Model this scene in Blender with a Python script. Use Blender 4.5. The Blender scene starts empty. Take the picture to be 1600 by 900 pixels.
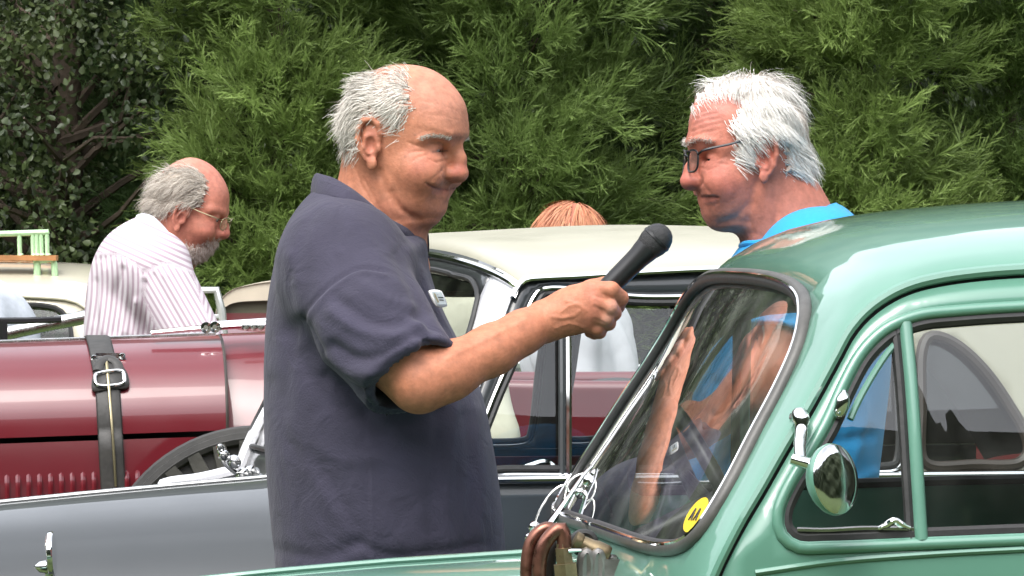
import bpy, math, random
import numpy as np
from mathutils import Vector, Matrix
from mathutils.geometry import delaunay_2d_cdt

random.seed(7)
rng = np.random.default_rng(11)
scene = bpy.context.scene
COL = scene.collection

# ------------------------------------------------------------------ camera
FPX = 10000.0            # focal length in photograph pixels (1600 wide)
CAM_Z = 1.55
HORIZON = 346.0
TILT = math.atan((450 - HORIZON) / FPX)
cam_d = bpy.data.cameras.new('camera')
cam = bpy.data.objects.new('camera', cam_d)
COL.objects.link(cam)
cam.location = (0, 0, CAM_Z)
cam.rotation_euler = (math.pi / 2 - TILT, 0, 0)
cam_d.sensor_width = 36.0
cam_d.lens = 36.0 * FPX / 1600.0
cam_d.clip_start = 0.1
cam_d.clip_end = 3000
cam_d.dof.use_dof = True
cam_d.dof.focus_distance = 9.3
cam_d.dof.aperture_fstop = 150.0
scene.camera = cam

# ------------------------------------------------------------------ sky and sun (bright overcast)
SUN_EL, SUN_AZ = math.radians(58), math.radians(205)   # compass azimuth seen from above, 180 = behind the camera
w = bpy.data.worlds.new('World')
scene.world = w
w.use_nodes = True
nt = w.node_tree
bg = nt.nodes['Background']
sky = nt.nodes.new('ShaderNodeTexSky')
sky.sky_type = 'NISHITA'
sky.sun_disc = False
sky.sun_elevation = SUN_EL
sky.sun_rotation = SUN_AZ
sky.dust_density = 2.0
sky.air_density = 1.0
hs = nt.nodes.new('ShaderNodeHueSaturation')
hs.inputs['Saturation'].default_value = 0.22
tc = nt.nodes.new('ShaderNodeTexCoord')
cl = nt.nodes.new('ShaderNodeTexNoise')
cl.inputs['Scale'].default_value = 2.2
cl.inputs['Detail'].default_value = 5.0
cl.inputs['Roughness'].default_value = 0.55
cr = nt.nodes.new('ShaderNodeMapRange')
cr.inputs[1].default_value = 0.35
cr.inputs[2].default_value = 0.65
cr.inputs[3].default_value = 1.35
cr.inputs[4].default_value = 2.4
mul = nt.nodes.new('ShaderNodeMixRGB')
mul.blend_type = 'MULTIPLY'
mul.inputs[0].default_value = 1.0
nt.links.new(tc.outputs['Generated'], cl.inputs['Vector'])
nt.links.new(cl.outputs['Fac'], cr.inputs[0])
nt.links.new(sky.outputs[0], hs.inputs['Color'])
nt.links.new(hs.outputs[0], mul.inputs[1])
nt.links.new(cr.outputs[0], mul.inputs[2])
nt.links.new(mul.outputs[0], bg.inputs['Color'])
bg.inputs['Strength'].default_value = 0.15

sun_d = bpy.data.lights.new('sun', 'SUN')
sun = bpy.data.objects.new('sun', sun_d)
COL.objects.link(sun)
sun_d.energy = 0.95
sun_d.angle = math.radians(32)
sun_d.color = (1.0, 0.95, 0.88)
_az = SUN_AZ
_dir = Vector((math.sin(_az) * math.cos(SUN_EL), math.cos(_az) * math.cos(SUN_EL), math.sin(SUN_EL)))  # towards the sun
sun.rotation_euler = (-_dir).to_track_quat('-Z', 'Y').to_euler()
sun.location = (0, 0, 30)

scene.view_settings.view_transform = 'Standard'
scene.view_settings.look = 'None'
scene.view_settings.exposure = 1.05
scene.view_settings.gamma = 1.0
scene.view_settings.use_curve_mapping = False
scene.cycles.max_bounces = 8
scene.cycles.transparent_max_bounces = 16
scene.cycles.use_denoising = True
# ------------------------------------------------------------------ helpers
_FW = np.array([0, math.cos(TILT), -math.sin(TILT)])
_UP = np.array([0, math.sin(TILT), math.cos(TILT)])
_RT = np.array([1.0, 0, 0])
_CO = np.array([0, 0, CAM_Z])


def ray(px, py):
    return _FW * FPX + _RT * (px - 800.0) + _UP * (450.0 - py)


def wp(px, py, Y):
    """world point that a place in the picture has at distance Y"""
    d = ray(px, py)
    return _CO + d * (Y / d[1])


def project(P):
    P = np.asarray(P, float) - _CO
    zf = P @ _FW
    return np.stack([800 + FPX * (P @ _RT) / zf, 450 - FPX * (P @ _UP) / zf], -1)


class Frame:
    """local frame of a vehicle: x to the right, y away, z up; turned by theta about z"""
    def __init__(s, px, Y, theta):
        p = wp(px, HORIZON, Y)
        s.o = np.array([p[0], p[1], 0.0])
        s.th = theta
        c, n = math.cos(theta), math.sin(theta)
        s.R = np.array([[c, -n, 0], [n, c, 0], [0, 0, 1.0]])

    def world(s, P):
        return np.asarray(P, float) @ s.R.T + s.o

    def local(s, P):
        return (np.asarray(P, float) - s.o) @ s.R

    def at(s, px, py, v=0.0):
        """local (x, y, z) where the sight line meets the local plane y = v"""
        d = ray(px, py) @ s.R
        o = s.local(_CO)
        t = (v - o[1]) / d[1]
        return o + d * t

    def on(s, px, py, yf):
        v = 0.0
        for _ in range(8):
            p = s.at(px, py, v)
            v = yf(p[2])
        return s.at(px, py, v)

    def empty(s, name):
        e = bpy.data.objects.new(name, None)
        COL.objects.link(e)
        e.location = s.o
        e.rotation_euler = (0, 0, s.th)
        return e


def tag(o, label=None, cat=None, group=None, kind=None):
    if label: o['label'] = label
    if cat: o['category'] = cat
    if group: o['group'] = group
    if kind: o['kind'] = kind
    return o


def empty(name, loc=(0, 0, 0), rz=0.0):
    e = bpy.data.objects.new(name, None)
    COL.objects.link(e)
    e.location = loc
    e.rotation_euler = (0, 0, rz)
    return e


def obj(name, V, F, mat, parent=None, smooth=True, autosharp=None):
    me = bpy.data.meshes.new(name)
    V = np.asarray(V, dtype=np.float32)
    if isinstance(F, np.ndarray):
        n, k = F.shape
        me.vertices.add(len(V))
        me.vertices.foreach_set('co', V.ravel())
        me.loops.add(n * k)
        me.loops.foreach_set('vertex_index', F.astype(np.int32).ravel())
        me.polygons.add(n)
        me.polygons.foreach_set('loop_start', np.arange(0, n * k, k, dtype=np.int32))
        me.polygons.foreach_set('loop_total', np.full(n, k, dtype=np.int32))
        me.update(calc_edges=True)
        me.validate()
    else:
        me.from_pydata([tuple(map(float, v)) for v in V], [], F)
        me.update()
    if smooth:
        me.polygons.foreach_set('use_smooth', np.ones(len(me.polygons), dtype=bool))
        if autosharp:
            me.set_sharp_from_angle(angle=math.radians(autosharp))
    o = bpy.data.objects.new(name, me)
    if mat is not None:
        me.materials.append(mat)
    COL.objects.link(o)
    if parent is not None:
        o.parent = parent
    return o


class MB:
    def __init__(s):
        s.V, s.F, s.n = [], [], 0

    def add(s, V, F):
        V = np.asarray(V, float)
        s.V.append(V)
        for f in F:
            s.F.append([int(i) + s.n for i in f])
        s.n += len(V)
        return s

    def box(s, c, h, R=None):
        v = np.array([[x, y, z] for x in (-1, 1) for y in (-1, 1) for z in (-1, 1)], float) * np.asarray(h, float)
        if R is not None:
            v = v @ np.asarray(R).T
        return s.add(v + np.asarray(c, float), [[0, 1, 3, 2], [4, 6, 7, 5], [0, 4, 5, 1], [2, 3, 7, 6], [0, 2, 6, 4], [1, 5, 7, 3]])

    def tube(s, path, r, n=8, closed=False, cap=True, up=None, flat=1.0):
        return s.add(*tube(path, r, n, closed, cap, up, flat))

    def lathe(s, o, axis, prof, n=20):
        return s.add(*lathe(o, axis, prof, n))

    def build(s, name, mat, parent=None, smooth=True, autosharp=40):
        return obj(name, np.concatenate(s.V), s.F, mat, parent, smooth, autosharp)


def tube(path, r, n=8, closed=False, cap=True, up=None, flat=1.0):
    P = np.asarray(path, float)
    m = len(P)
    r = np.broadcast_to(np.asarray(r, float), (m,))
    if closed:
        T = np.roll(P, -1, 0) - np.roll(P, 1, 0)
    else:
        T = np.gradient(P, axis=0)
    T /= np.linalg.norm(T, axis=1)[:, None] + 1e-12
    if up is None:
        up = np.array([0, 0, 1.0]) if abs(T[0][2]) < 0.9 else np.array([0, 1.0, 0])
    N = np.zeros_like(P)
    u = np.asarray(up, float)
    for i in range(m):
        u = u - T[i] * (u @ T[i])
        nn = np.linalg.norm(u)
        u = u / nn if nn > 1e-9 else np.array([0, 1.0, 0])
        N[i] = u
    B = np.cross(T, N)
    a = np.arange(n) * 2 * math.pi / n
    V = (P[:, None] + r[:, None, None] * (np.cos(a)[None, :, None] * N[:, None] * flat + np.sin(a)[None, :, None] * B[:, None])).reshape(-1, 3)
    F = []
    for i in range(m if closed else m - 1):
        j = (i + 1) % m
        for k in range(n):
            l = (k + 1) % n
            F.append([i * n + k, i * n + l, j * n + l, j * n + k])
    if cap and not closed:
        F.append(list(range(n))[::-1])
        F.append([(m - 1) * n + k for k in range(n)])
    return V, F


def lathe(o, axis, prof, n=20):
    """prof: list of (distance along axis, radius)"""
    ax = np.asarray(axis, float)
    ax = ax / np.linalg.norm(ax)
    h = np.array([0, 0, 1.0]) if abs(ax[2]) < 0.9 else np.array([1.0, 0, 0])
    e1 = np.cross(ax, h); e1 /= np.linalg.norm(e1)
    e2 = np.cross(ax, e1)
    a = np.arange(n) * 2 * math.pi / n
    ring = np.cos(a)[:, None] * e1 + np.sin(a)[:, None] * e2
    V = np.concatenate([np.asarray(o, float) + ax * d + ring * max(r, 1e-5) for d, r in prof])
    F = []
    for i in range(len(prof) - 1):
        for k in range(n):
            l = (k + 1) % n
            F.append([i * n + k, (i + 1) * n + k, (i + 1) * n + l, i * n + l])
    F.append(list(range(n)))
    F.append([(len(prof) - 1) * n + k for k in range(n)][::-1])
    return V, F


def smooth_path(pts, n=60, closed=False):
    """Catmull-Rom through points, resampled evenly by length"""
    P = np.asarray(pts, float)
    m = len(P)
    out = []
    rngi = range(m) if closed else range(m - 1)
    for i in rngi:
        if closed:
            p0, p1, p2, p3 = P[i - 1], P[i], P[(i + 1) % m], P[(i + 2) % m]
        else:
            p1, p2 = P[i], P[i + 1]
            p0 = P[i - 1] if i > 0 else 2 * p1 - p2
            p3 = P[i + 2] if i + 2 < m else 2 * p2 - p1
        # centripetal knots
        d1 = max(np.linalg.norm(p1 - p0), 1e-9) ** .5; d2 = max(np.linalg.norm(p2 - p1), 1e-9) ** .5; d3 = max(np.linalg.norm(p3 - p2), 1e-9) ** .5
        m1 = (p1 - p0) / d1 - (p2 - p0) / (d1 + d2) + (p2 - p1) / d2
        m2 = (p2 - p1) / d2 - (p3 - p1) / (d2 + d3) + (p3 - p2) / d3
        m1, m2 = m1 * d2, m2 * d2
        for t in np.linspace(0, 1, 12, endpoint=False):
            t2, t3 = t * t, t * t * t
            out.append((2 * t3 - 3 * t2 + 1) * p1 + (t3 - 2 * t2 + t) * m1 + (-2 * t3 + 3 * t2) * p2 + (t3 - t2) * m2)
    out.append(P[0] if closed else P[-1])
    out = np.array(out)
    s = np.concatenate([[0], np.cumsum(np.linalg.norm(np.diff(out, axis=0), axis=1))])
    q = np.linspace(0, s[-1], n + 1 if closed else n)
    res = np.stack([np.interp(q, s, out[:, k]) for k in range(out.shape[1])], -1)
    return res[:-1] if closed else res


def inside(poly, P):
    poly = np.asarray(poly, float)
    x, y = P[:, 0], P[:, 1]
    r = np.zeros(len(P), bool)
    j = len(poly) - 1
    for i in range(len(poly)):
        xi, yi = poly[i]; xj, yj = poly[j]
        c = ((yi > y) != (yj > y)) & (x < (xj - xi) * (y - yi) / (yj - yi + 1e-15) + xi)
        r ^= c
        j = i
    return r


def seg_dist(loop, P, closed=True):
    loop = np.asarray(loop, float)
    d = np.full(len(P), 1e9)
    n = len(loop)
    for i in range(n if closed else n - 1):
        a, b = loop[i], loop[(i + 1) % n]
        ab = b - a
        t = np.clip(((P - a) @ ab) / (ab @ ab + 1e-15), 0, 1)
        d = np.minimum(d, np.linalg.norm(P - (a + t[:, None] * ab), axis=1))
    return d


def cdt(outer, holes, h):
    """triangulate a 2D outline with holes, with inner points every h"""
    outer = np.asarray(outer, float)
    holes = [np.asarray(q, float) for q in holes]
    lo, hi = outer.min(0), outer.max(0)
    gx, gy = np.meshgrid(np.arange(lo[0], hi[0], h), np.arange(lo[1], hi[1], h))
    G = np.stack([gx.ravel(), gy.ravel()], -1)
    G = G[inside(outer, G)]
    for q in holes:
        G = G[~inside(q, G)]
    for q in [outer] + holes:
        if len(G):
            G = G[seg_dist(q, G) > h * 0.45]
    pts, edges = [], []
    for q in [outer] + holes:
        b = len(pts)
        pts += [tuple(p) for p in q]
        edges += [(b + i, b + (i + 1) % len(q)) for i in range(len(q))]
    pts += [tuple(p) for p in G]
    V, _, F, *_r = delaunay_2d_cdt([Vector(p) for p in pts], edges, [], 0, 1e-7)
    V = np.array([[v[0], v[1]] for v in V])
    F = np.array([list(f) for f in F])
    C = V[F].mean(1)
    k = inside(outer, C)
    for q in holes:
        k &= ~inside(q, C)
    F = F[k]
    a = V[F]
    area = (a[:, 1, 0] - a[:, 0, 0]) * (a[:, 2, 1] - a[:, 0, 1]) - (a[:, 2, 0] - a[:, 0, 0]) * (a[:, 1, 1] - a[:, 0, 1])
    F[area < 0] = F[area < 0][:, ::-1]
    return V, F


def solidify(o, t, offset=-1.0):
    m = o.modifiers.new('thickness', 'SOLIDIFY')
    m.thickness = t
    m.offset = offset
    return o


def grid_faces(nu, nv, closed_v=False):
    F = []
    for i in range(nu - 1):
        for j in range(nv if closed_v else nv - 1):
            k = (j + 1) % nv
            F.append([i * nv + j, (i + 1) * nv + j, (i + 1) * nv + k, i * nv + k])
    return F


def outset(loop, d):
    """push a closed 2D loop outwards by d"""
    L = np.asarray(loop, float)
    T = np.roll(L, -1, 0) - np.roll(L, 1, 0)
    N = np.stack([T[:, 1], -T[:, 0]], -1)
    N /= np.linalg.norm(N, axis=1)[:, None] + 1e-12
    area = np.sum(L[:, 0] * np.roll(L[:, 1], -1) - np.roll(L[:, 0], -1) * L[:, 1])
    if area < 0: N = -N
    return L + N * d

def paint(o, cols):
    me = o.data
    a = me.color_attributes.new('col', 'FLOAT_COLOR', 'POINT')
    c = np.ones((len(me.vertices), 4), np.float32)
    c[:, :3] = cols
    a.data.foreach_set('color', c.ravel())


# ------------------------------------------------------------------ materials
MATS = {}


def material(name, col, rough=0.5, metal=0.0, coat=0.0, spec=0.5, var=0.0, vscale=8.0, bump=0.0, bscale=60.0,
             col2=None, sss=0.0, attr=None, rvar=0.0, sheen=0.0, coat_rough=0.03, coat_ior=1.5, wrinkle=0.0, wscale=15.0):
    m = bpy.data.materials.new(name)
    m.use_nodes = True
    nt = m.node_tree
    b = nt.nodes['Principled BSDF']
    b.inputs['Roughness'].default_value = rough
    b.inputs['Metallic'].default_value = metal
    b.inputs['Coat Weight'].default_value = coat
    b.inputs['Coat Roughness'].default_value = coat_rough
    b.inputs['Coat IOR'].default_value = coat_ior
    b.inputs['Specular IOR Level'].default_value = spec
    if sheen:
        b.inputs['Sheen Weight'].default_value = sheen
        b.inputs['Sheen Roughness'].default_value = 0.5
    if sss:
        b.inputs['Subsurface Weight'].default_value = sss
        b.inputs['Subsurface Radius'].default_value = (1.0, 0.35, 0.2)
        b.inputs['Subsurface Scale'].default_value = 0.006
    tc = nt.nodes.new('ShaderNodeTexCoord')
    c = (*col, 1.0)
    b.inputs['Base Color'].default_value = c
    src = None
    if attr:
        a = nt.nodes.new('ShaderNodeVertexColor')
        a.layer_name = attr
        src = a.outputs['Color']
    if var or col2:
        n = nt.nodes.new('ShaderNodeTexNoise')
        n.inputs['Scale'].default_value = vscale
        n.inputs['Detail'].default_value = 6
        n.inputs['Roughness'].default_value = 0.6
        nt.links.new(tc.outputs['Object'], n.inputs['Vector'])
        mr = nt.nodes.new('ShaderNodeMapRange')
        mr.inputs[1].default_value = 0.3
        mr.inputs[2].default_value = 0.7
        nt.links.new(n.outputs['Fac'], mr.inputs[0])
        if src is not None:
            mr.inputs[3].default_value = 1 - var
            mr.inputs[4].default_value = 1 + var
            mx = nt.nodes.new('ShaderNodeMixRGB')
            mx.blend_type = 'MULTIPLY'
            mx.inputs[0].default_value = 1.0
            nt.links.new(src, mx.inputs[1])
            nt.links.new(mr.outputs[0], mx.inputs[2])
            src = mx.outputs[0]
        else:
            mx = nt.nodes.new('ShaderNodeMixRGB')
            k = col2 if col2 else tuple(min(1, v * (1 + var)) for v in col)
            k0 = col if col2 else tuple(v * (1 - var) for v in col)
            mx.inputs[1].default_value = (*k0, 1)
            mx.inputs[2].default_value = (*k, 1)
            nt.links.new(mr.outputs[0], mx.inputs[0])
            src = mx.outputs[0]
    if src is not None:
        nt.links.new(src, b.inputs['Base Color'])
    if rvar:
        n2 = nt.nodes.new('ShaderNodeTexNoise')
        n2.inputs['Scale'].default_value = vscale * 2.3
        n2.inputs['Detail'].default_value = 5
        nt.links.new(tc.outputs['Object'], n2.inputs['Vector'])
        m2 = nt.nodes.new('ShaderNodeMapRange')
        m2.inputs[1].default_value = 0.3
        m2.inputs[2].default_value = 0.7
        m2.inputs[3].default_value = max(0.0, rough - rvar)
        m2.inputs[4].default_value = rough + rvar
        nt.links.new(n2.outputs['Fac'], m2.inputs[0])
        nt.links.new(m2.outputs[0], b.inputs['Roughness'])
    if bump:
        n3 = nt.nodes.new('ShaderNodeTexNoise')
        n3.inputs['Scale'].default_value = bscale
        n3.inputs['Detail'].default_value = 4
        nt.links.new(tc.outputs['Object'], n3.inputs['Vector'])
        bp = nt.nodes.new('ShaderNodeBump')
        bp.inputs['Strength'].default_value = 1.0
        bp.inputs['Distance'].default_value = bump
        nt.links.new(n3.outputs['Fac'], bp.inputs['Height'])
        nt.links.new(bp.outputs[0], b.inputs['Normal'])
        if wrinkle:
            n4 = nt.nodes.new('ShaderNodeTexNoise')
            n4.inputs['Scale'].default_value = wscale
            n4.inputs['Detail'].default_value = 3
            n4.inputs['Distortion'].default_value = 1.2
            nt.links.new(tc.outputs['Object'], n4.inputs['Vector'])
            b4 = nt.nodes.new('ShaderNodeBump')
            b4.inputs['Strength'].default_value = 1.0
            b4.inputs['Distance'].default_value = wrinkle
            nt.links.new(n4.outputs['Fac'], b4.inputs['Height'])
            nt.links.new(b4.outputs[0], bp.inputs['Normal'])
    MATS[name] = m
    return m


def glass_material(name, tint=(0.9, 0.93, 0.92), ior=1.52, boost=1.0, dirt_haze=0.012):
    m = bpy.data.materials.new(name)
    m.use_nodes = True
    nt = m.node_tree
    for n in list(nt.nodes):
        nt.nodes.remove(n)
    out = nt.nodes.new('ShaderNodeOutputMaterial')
    tr = nt.nodes.new('ShaderNodeBsdfTransparent')
    tr.inputs[0].default_value = (*tint, 1)
    gl = nt.nodes.new('ShaderNodeBsdfGlossy')
    gl.inputs['Roughness'].default_value = 0.0
    # Schlick reflectance, the same from either side of the thin pane
    ge = nt.nodes.new('ShaderNodeNewGeometry')
    dt = nt.nodes.new('ShaderNodeVectorMath'); dt.operation = 'DOT_PRODUCT'
    nt.links.new(ge.outputs['Normal'], dt.inputs[0])
    nt.links.new(ge.outputs['Incoming'], dt.inputs[1])
    ab = nt.nodes.new('ShaderNodeMath'); ab.operation = 'ABSOLUTE'
    nt.links.new(dt.outputs['Value'], ab.inputs[0])
    om = nt.nodes.new('ShaderNodeMath'); om.operation = 'SUBTRACT'; om.use_clamp = True
    om.inputs[0].default_value = 1.0
    nt.links.new(ab.outputs[0], om.inputs[1])
    pw = nt.nodes.new('ShaderNodeMath'); pw.operation = 'POWER'
    pw.inputs[1].default_value = 5.0
    nt.links.new(om.outputs[0], pw.inputs[0])
    f0 = ((ior - 1) / (ior + 1)) ** 2
    fr = nt.nodes.new('ShaderNodeMath'); fr.operation = 'MULTIPLY_ADD'
    fr.inputs[1].default_value = 1 - f0
    fr.inputs[2].default_value = f0
    nt.links.new(pw.outputs[0], fr.inputs[0])
    ma = nt.nodes.new('ShaderNodeMath')
    ma.operation = 'MULTIPLY'
    ma.use_clamp = True
    ma.inputs[1].default_value = 1.35 * boost      # front and back face of the pane together
    mx = nt.nodes.new('ShaderNodeMixShader')
    nt.links.new(fr.outputs[0], ma.inputs[0])
    nt.links.new(ma.outputs[0], mx.inputs[0])
    nt.links.new(tr.outputs[0], mx.inputs[1])
    nt.links.new(gl.outputs[0], mx.inputs[2])
    df = nt.nodes.new('ShaderNodeBsdfDiffuse')
    df.inputs[0].default_value = (0.6, 0.6, 0.58, 1)
    tc = nt.nodes.new('ShaderNodeTexCoord')
    no = nt.nodes.new('ShaderNodeTexNoise')
    no.inputs['Scale'].default_value = 14
    no.inputs['Detail'].default_value = 8
    nt.links.new(tc.outputs['Object'], no.inputs['Vector'])
    mr = nt.nodes.new('ShaderNodeMapRange')
    mr.inputs[1].default_value = 0.4
    mr.inputs[2].default_value = 0.8
    mr.inputs[3].default_value = dirt_haze * 0.3
    mr.inputs[4].default_value = dirt_haze * 2
    nt.links.new(no.outputs['Fac'], mr.inputs[0])
    m2 = nt.nodes.new('ShaderNodeMixShader')
    nt.links.new(mr.outputs[0], m2.inputs[0])
    nt.links.new(mx.outputs[0], m2.inputs[1])
    nt.links.new(df.outputs[0], m2.inputs[2])
    nt.links.new(m2.outputs[0], out.inputs[0])
    MATS[name] = m
    return m


M_GREEN = material('green_paint', (0.105, 0.250, 0.185), rough=0.38, coat=1.0, var=0.04, vscale=3.0, rvar=0.06, coat_rough=0.04)
M_RUBBER = material('black_rubber', (0.022, 0.022, 0.022), rough=0.5, var=0.3, vscale=30, bump=0.0006, bscale=80)
M_GREYRUB = material('grey_rubber', (0.075, 0.072, 0.066), rough=0.45, var=0.25, vscale=25, bump=0.0006, bscale=60)
M_CHROME = material('chrome', (0.78, 0.78, 0.78), rough=0.08, metal=1.0, rvar=0.05, vscale=20)
M_DULLCHROME = material('dull_chrome', (0.62, 0.62, 0.6), rough=0.25, metal=1.0, rvar=0.1, vscale=20)
M_GLASS = glass_material('window_glass')
M_SCREEN = glass_material('windscreen_glass', boost=1.25, dirt_haze=0.045)  # pale film raised to paint haze over the screen
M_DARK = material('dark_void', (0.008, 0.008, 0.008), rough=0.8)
M_LINER = material('headlining', (0.42, 0.38, 0.31), rough=0.9, var=0.1, vscale=20)
M_LEATHER_R = material('red_leather', (0.16, 0.022, 0.026), rough=0.5, var=0.15, vscale=12, bump=0.001, bscale=90)
M_SEAT = material('brown_seat', (0.09, 0.055, 0.04), rough=0.6, var=0.2, vscale=12)
M_BLACK = material('black_plastic', (0.012, 0.012, 0.013), rough=0.35, var=0.2, vscale=40)
M_PAINT_W = material('white_plain', (0.75, 0.75, 0.74), rough=0.5)
M_TYRE = material('tyre_rubber', (0.03, 0.029, 0.027), rough=0.75, var=0.35, vscale=15, bump=0.001, bscale=70)
M_TYRE_LIT = material('lit_lug_rubber', (0.075, 0.072, 0.064), rough=0.8, var=0.3, vscale=15, bump=0.0015, bscale=70)  # lugs coloured paler, so the pits between them look shaded
M_WHEEL = material('wheel_paint', (0.35, 0.33, 0.28), rough=0.4, coat=0.5, var=0.1)
# ------------------------------------------------------------------ generic saloon shell
class Shell:
    """roof, screen and scuttle skin lofted between the near gutter line and its mirror image on the far side"""
    def __init__(s, fr, G, W, bulge, p=2.4, q=0.6, nt=150):
        s.fr, s.W, s.p, s.q = fr, W, p, q
        s.G = smooth_path(G, nt)
        T = np.gradient(s.G, axis=0)
        T[:, 1] = 0
        T /= np.linalg.norm(T, axis=1)[:, None]
        # G runs from rear roof to the foot of the screen pillar (towards -x); outward normal is up / forward
        s.N = np.stack([T[:, 2], np.zeros(nt), -T[:, 0]], -1)
        if s.N[nt // 3][2] < 0: s.N = -s.N
        for _ in range(12):
            s.N[1:-1] = (s.N[:-2] + 2 * s.N[1:-1] + s.N[2:]) / 4
        s.N /= np.linalg.norm(s.N, axis=1)[:, None]
        s.b = np.array([bulge(g) for g in s.G])
        s.nt = nt

    def pt(s, t, c):
        """t in 0..1 along the gutter, c in -1..1 from near to far"""
        t = np.asarray(t, float) * (s.nt - 1)
        c = np.asarray(c, float)
        i = np.clip(t.astype(int), 0, s.nt - 2)
        f = (t - i)[..., None]
        g = s.G[i] * (1 - f) + s.G[i + 1] * f
        n = s.N[i] * (1 - f) + s.N[i + 1] * f
        b = s.b[i] * (1 - f[..., 0]) + s.b[i + 1] * f[..., 0]
        h = b * np.maximum(1 - np.abs(c) ** s.p, 0) ** s.q
        y = g[..., 1] + (s.W - 2 * g[..., 1]) * (c + 1) / 2
        P = np.stack([g[..., 0], y, g[..., 2]], -1) + n * h[..., None]
        return P

    def find(s, px, py, near=True):
        """(t, tau) of the nearest skin point whose picture place is (px, py); c = sin(tau*pi/2)"""
        if not hasattr(s, '_g'):
            t = np.linspace(0, 1, 500)
            u = np.linspace(-1, 1, 401)
            s._t, s._u = np.meshgrid(t, u, indexing='ij')
            P = s.pt(s._t, np.sin(s._u * math.pi / 2))
            s._w = s.fr.world(P.reshape(-1, 3)).reshape(P.shape)
            s._g = project(s._w.reshape(-1, 3)).reshape(*P.shape[:2], 2)
        d = (s._g[..., 0] - px) ** 2 + (s._g[..., 1] - py) ** 2
        d = d + np.where(s._u > 0.05, 1e6, 0) if near else d
        k = np.unravel_index(np.argmin(d), d.shape)
        return s._t[k], s._u[k]


def skin2(sh, V2, off=0.0):
    """(t, tau) points to local 3D, pushed inwards by off"""
    t, u = V2[:, 0], V2[:, 1]
    P = sh.pt(t, np.sin(np.clip(u, -1, 1) * math.pi / 2))
    if off:
        e = 1e-3
        a = sh.pt(np.clip(t + e, 0, 1), np.sin(np.clip(u, -1, 1) * math.pi / 2)) - sh.pt(np.clip(t - e, 0, 1), np.sin(np.clip(u, -1, 1) * math.pi / 2))
        b = sh.pt(t, np.sin(np.clip(u + e, -1, 1) * math.pi / 2)) - sh.pt(t, np.sin(np.clip(u - e, -1, 1) * math.pi / 2))
        n = np.cross(b, a)
        n /= np.linalg.norm(n, axis=1)[:, None] + 1e-12
        c = P.mean(0)
        i = np.clip((t * (sh.nt - 1)).astype(int), 0, sh.nt - 1)
        sg = np.sign(np.sum(n * sh.N[i], axis=1))
        n *= np.where(sg == 0, 1, sg)[:, None]
        P = P - n * off
    return P


def side_panel(name, fr, outer, holes, yf, W, mat, parent, far=False, h=0.03, t=0.012, off=0.0, autosharp=None):
    """a panel of a body side, outline and holes in local (x, z); yf(z) is the side's curve"""
    V, F = cdt(outer, holes, h)
    y = np.array([yf(z) for z in V[:, 1]]) + off
    P = np.stack([V[:, 0], (W - y) if far else y, V[:, 1]], -1)
    F = F if not far else F[:, ::-1]
    # triangles are counter-clockwise in (x, z), which faces -y: outwards on the near side
    o = obj(name, P, F.astype(np.int32), mat, parent, True, autosharp)
    if t:
        solidify(o, t)
    return o


def side_curve(L2, yf, W, far, off=0.0):
    y = np.array([yf(z) for z in L2[:, 1]]) + off
    return np.stack([L2[:, 0], (W - y) if far else y, L2[:, 1]], -1)


def wheel(name, c, axis_y, R, wd, parent, hub=M_WHEEL, tyre=M_TYRE):
    """a road wheel: tyre with rim and hub cap under it"""
    c = np.asarray(c, float)
    a = np.array([0, axis_y, 0.0])
    r0 = R * 0.66
    prof = [(-wd / 2 * .8, r0), (-wd / 2, r0 + .02), (-wd / 2, R - .035), (-wd / 2 * .78, R - .008), (-wd / 4, R), (wd / 4, R), (wd / 2 * .78, R - .008), (wd / 2, R - .035), (wd / 2, r0 + .02), (wd / 2 * .8, r0)]
    o = MB().lathe(c, a, prof, 36).build(name, tyre, parent)
    MB().lathe(c, a, [(-wd / 2 * .75, r0 + .004), (-wd / 2 * .9, r0 * .95), (-wd / 2 * .4, r0 * .85), (-wd / 2 * .5, r0 * .4), (-wd / 2 * .9, r0 * .36), (-wd / 2 * 1.05, r0 * .2), (-wd / 2 * 1.08, 0.001)], 28).build('rim', hub, o)
    return o


# ------------------------------------------------------------------ the green saloon in front
GF = Frame(1130, 7.75, math.radians(7))
GW = 1.38


def g_y(z):
    if z > 1.15:
        return 0.085 * ((z - 1.15) / 0.33) ** 1.25
    if z < 0.95:
        return 0.10 * ((0.95 - z) / 0.6) ** 2
    return 0.0


green = GF.empty('green_car')
tag(green, 'pale green vintage saloon in the foreground with a round chrome mirror on its door', 'car')
shut = [(2900, 560), (2700, 480), (2450, 440), (2150, 425), (1850, 422), (1700, 424), (1600, 428), (1533, 433), (1473, 441), (1427, 452), (1393, 467), (1360, 490), (1333, 520), (1307, 567),
        (1267, 640), (1227, 707), (1193, 767), (1160, 823), (1128, 886), (1105, 945), (1090, 1010)]
shut3 = np.array([GF.on(px, py, g_y) for px, py in shut])
shut2 = smooth_path(shut3[:, [0, 2]], 140)
# outward 2D normal of the shut line
_T = np.gradient(shut2, axis=0); _T /= np.linalg.norm(_T, axis=1)[:, None]
_N = np.stack([_T[:, 1], -_T[:, 0]], -1)
G2 = shut2 + _N * 0.006
if G2[20][1] < shut2[20][1]:
    _N = -_N
    G2 = shut2 + _N * 0.006
G3 = np.stack([G2[:, 0], [g_y(z) for z in G2[:, 1]], G2[:, 1]], -1)
# the tail: roof falls to the boot behind the picture's right edge
tail = np.array([[2.05, 0.02, 0.95], [1.92, 0.03, 1.12], [1.72, 0.06, 1.28]])
G3 = np.concatenate([tail, G3])


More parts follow.
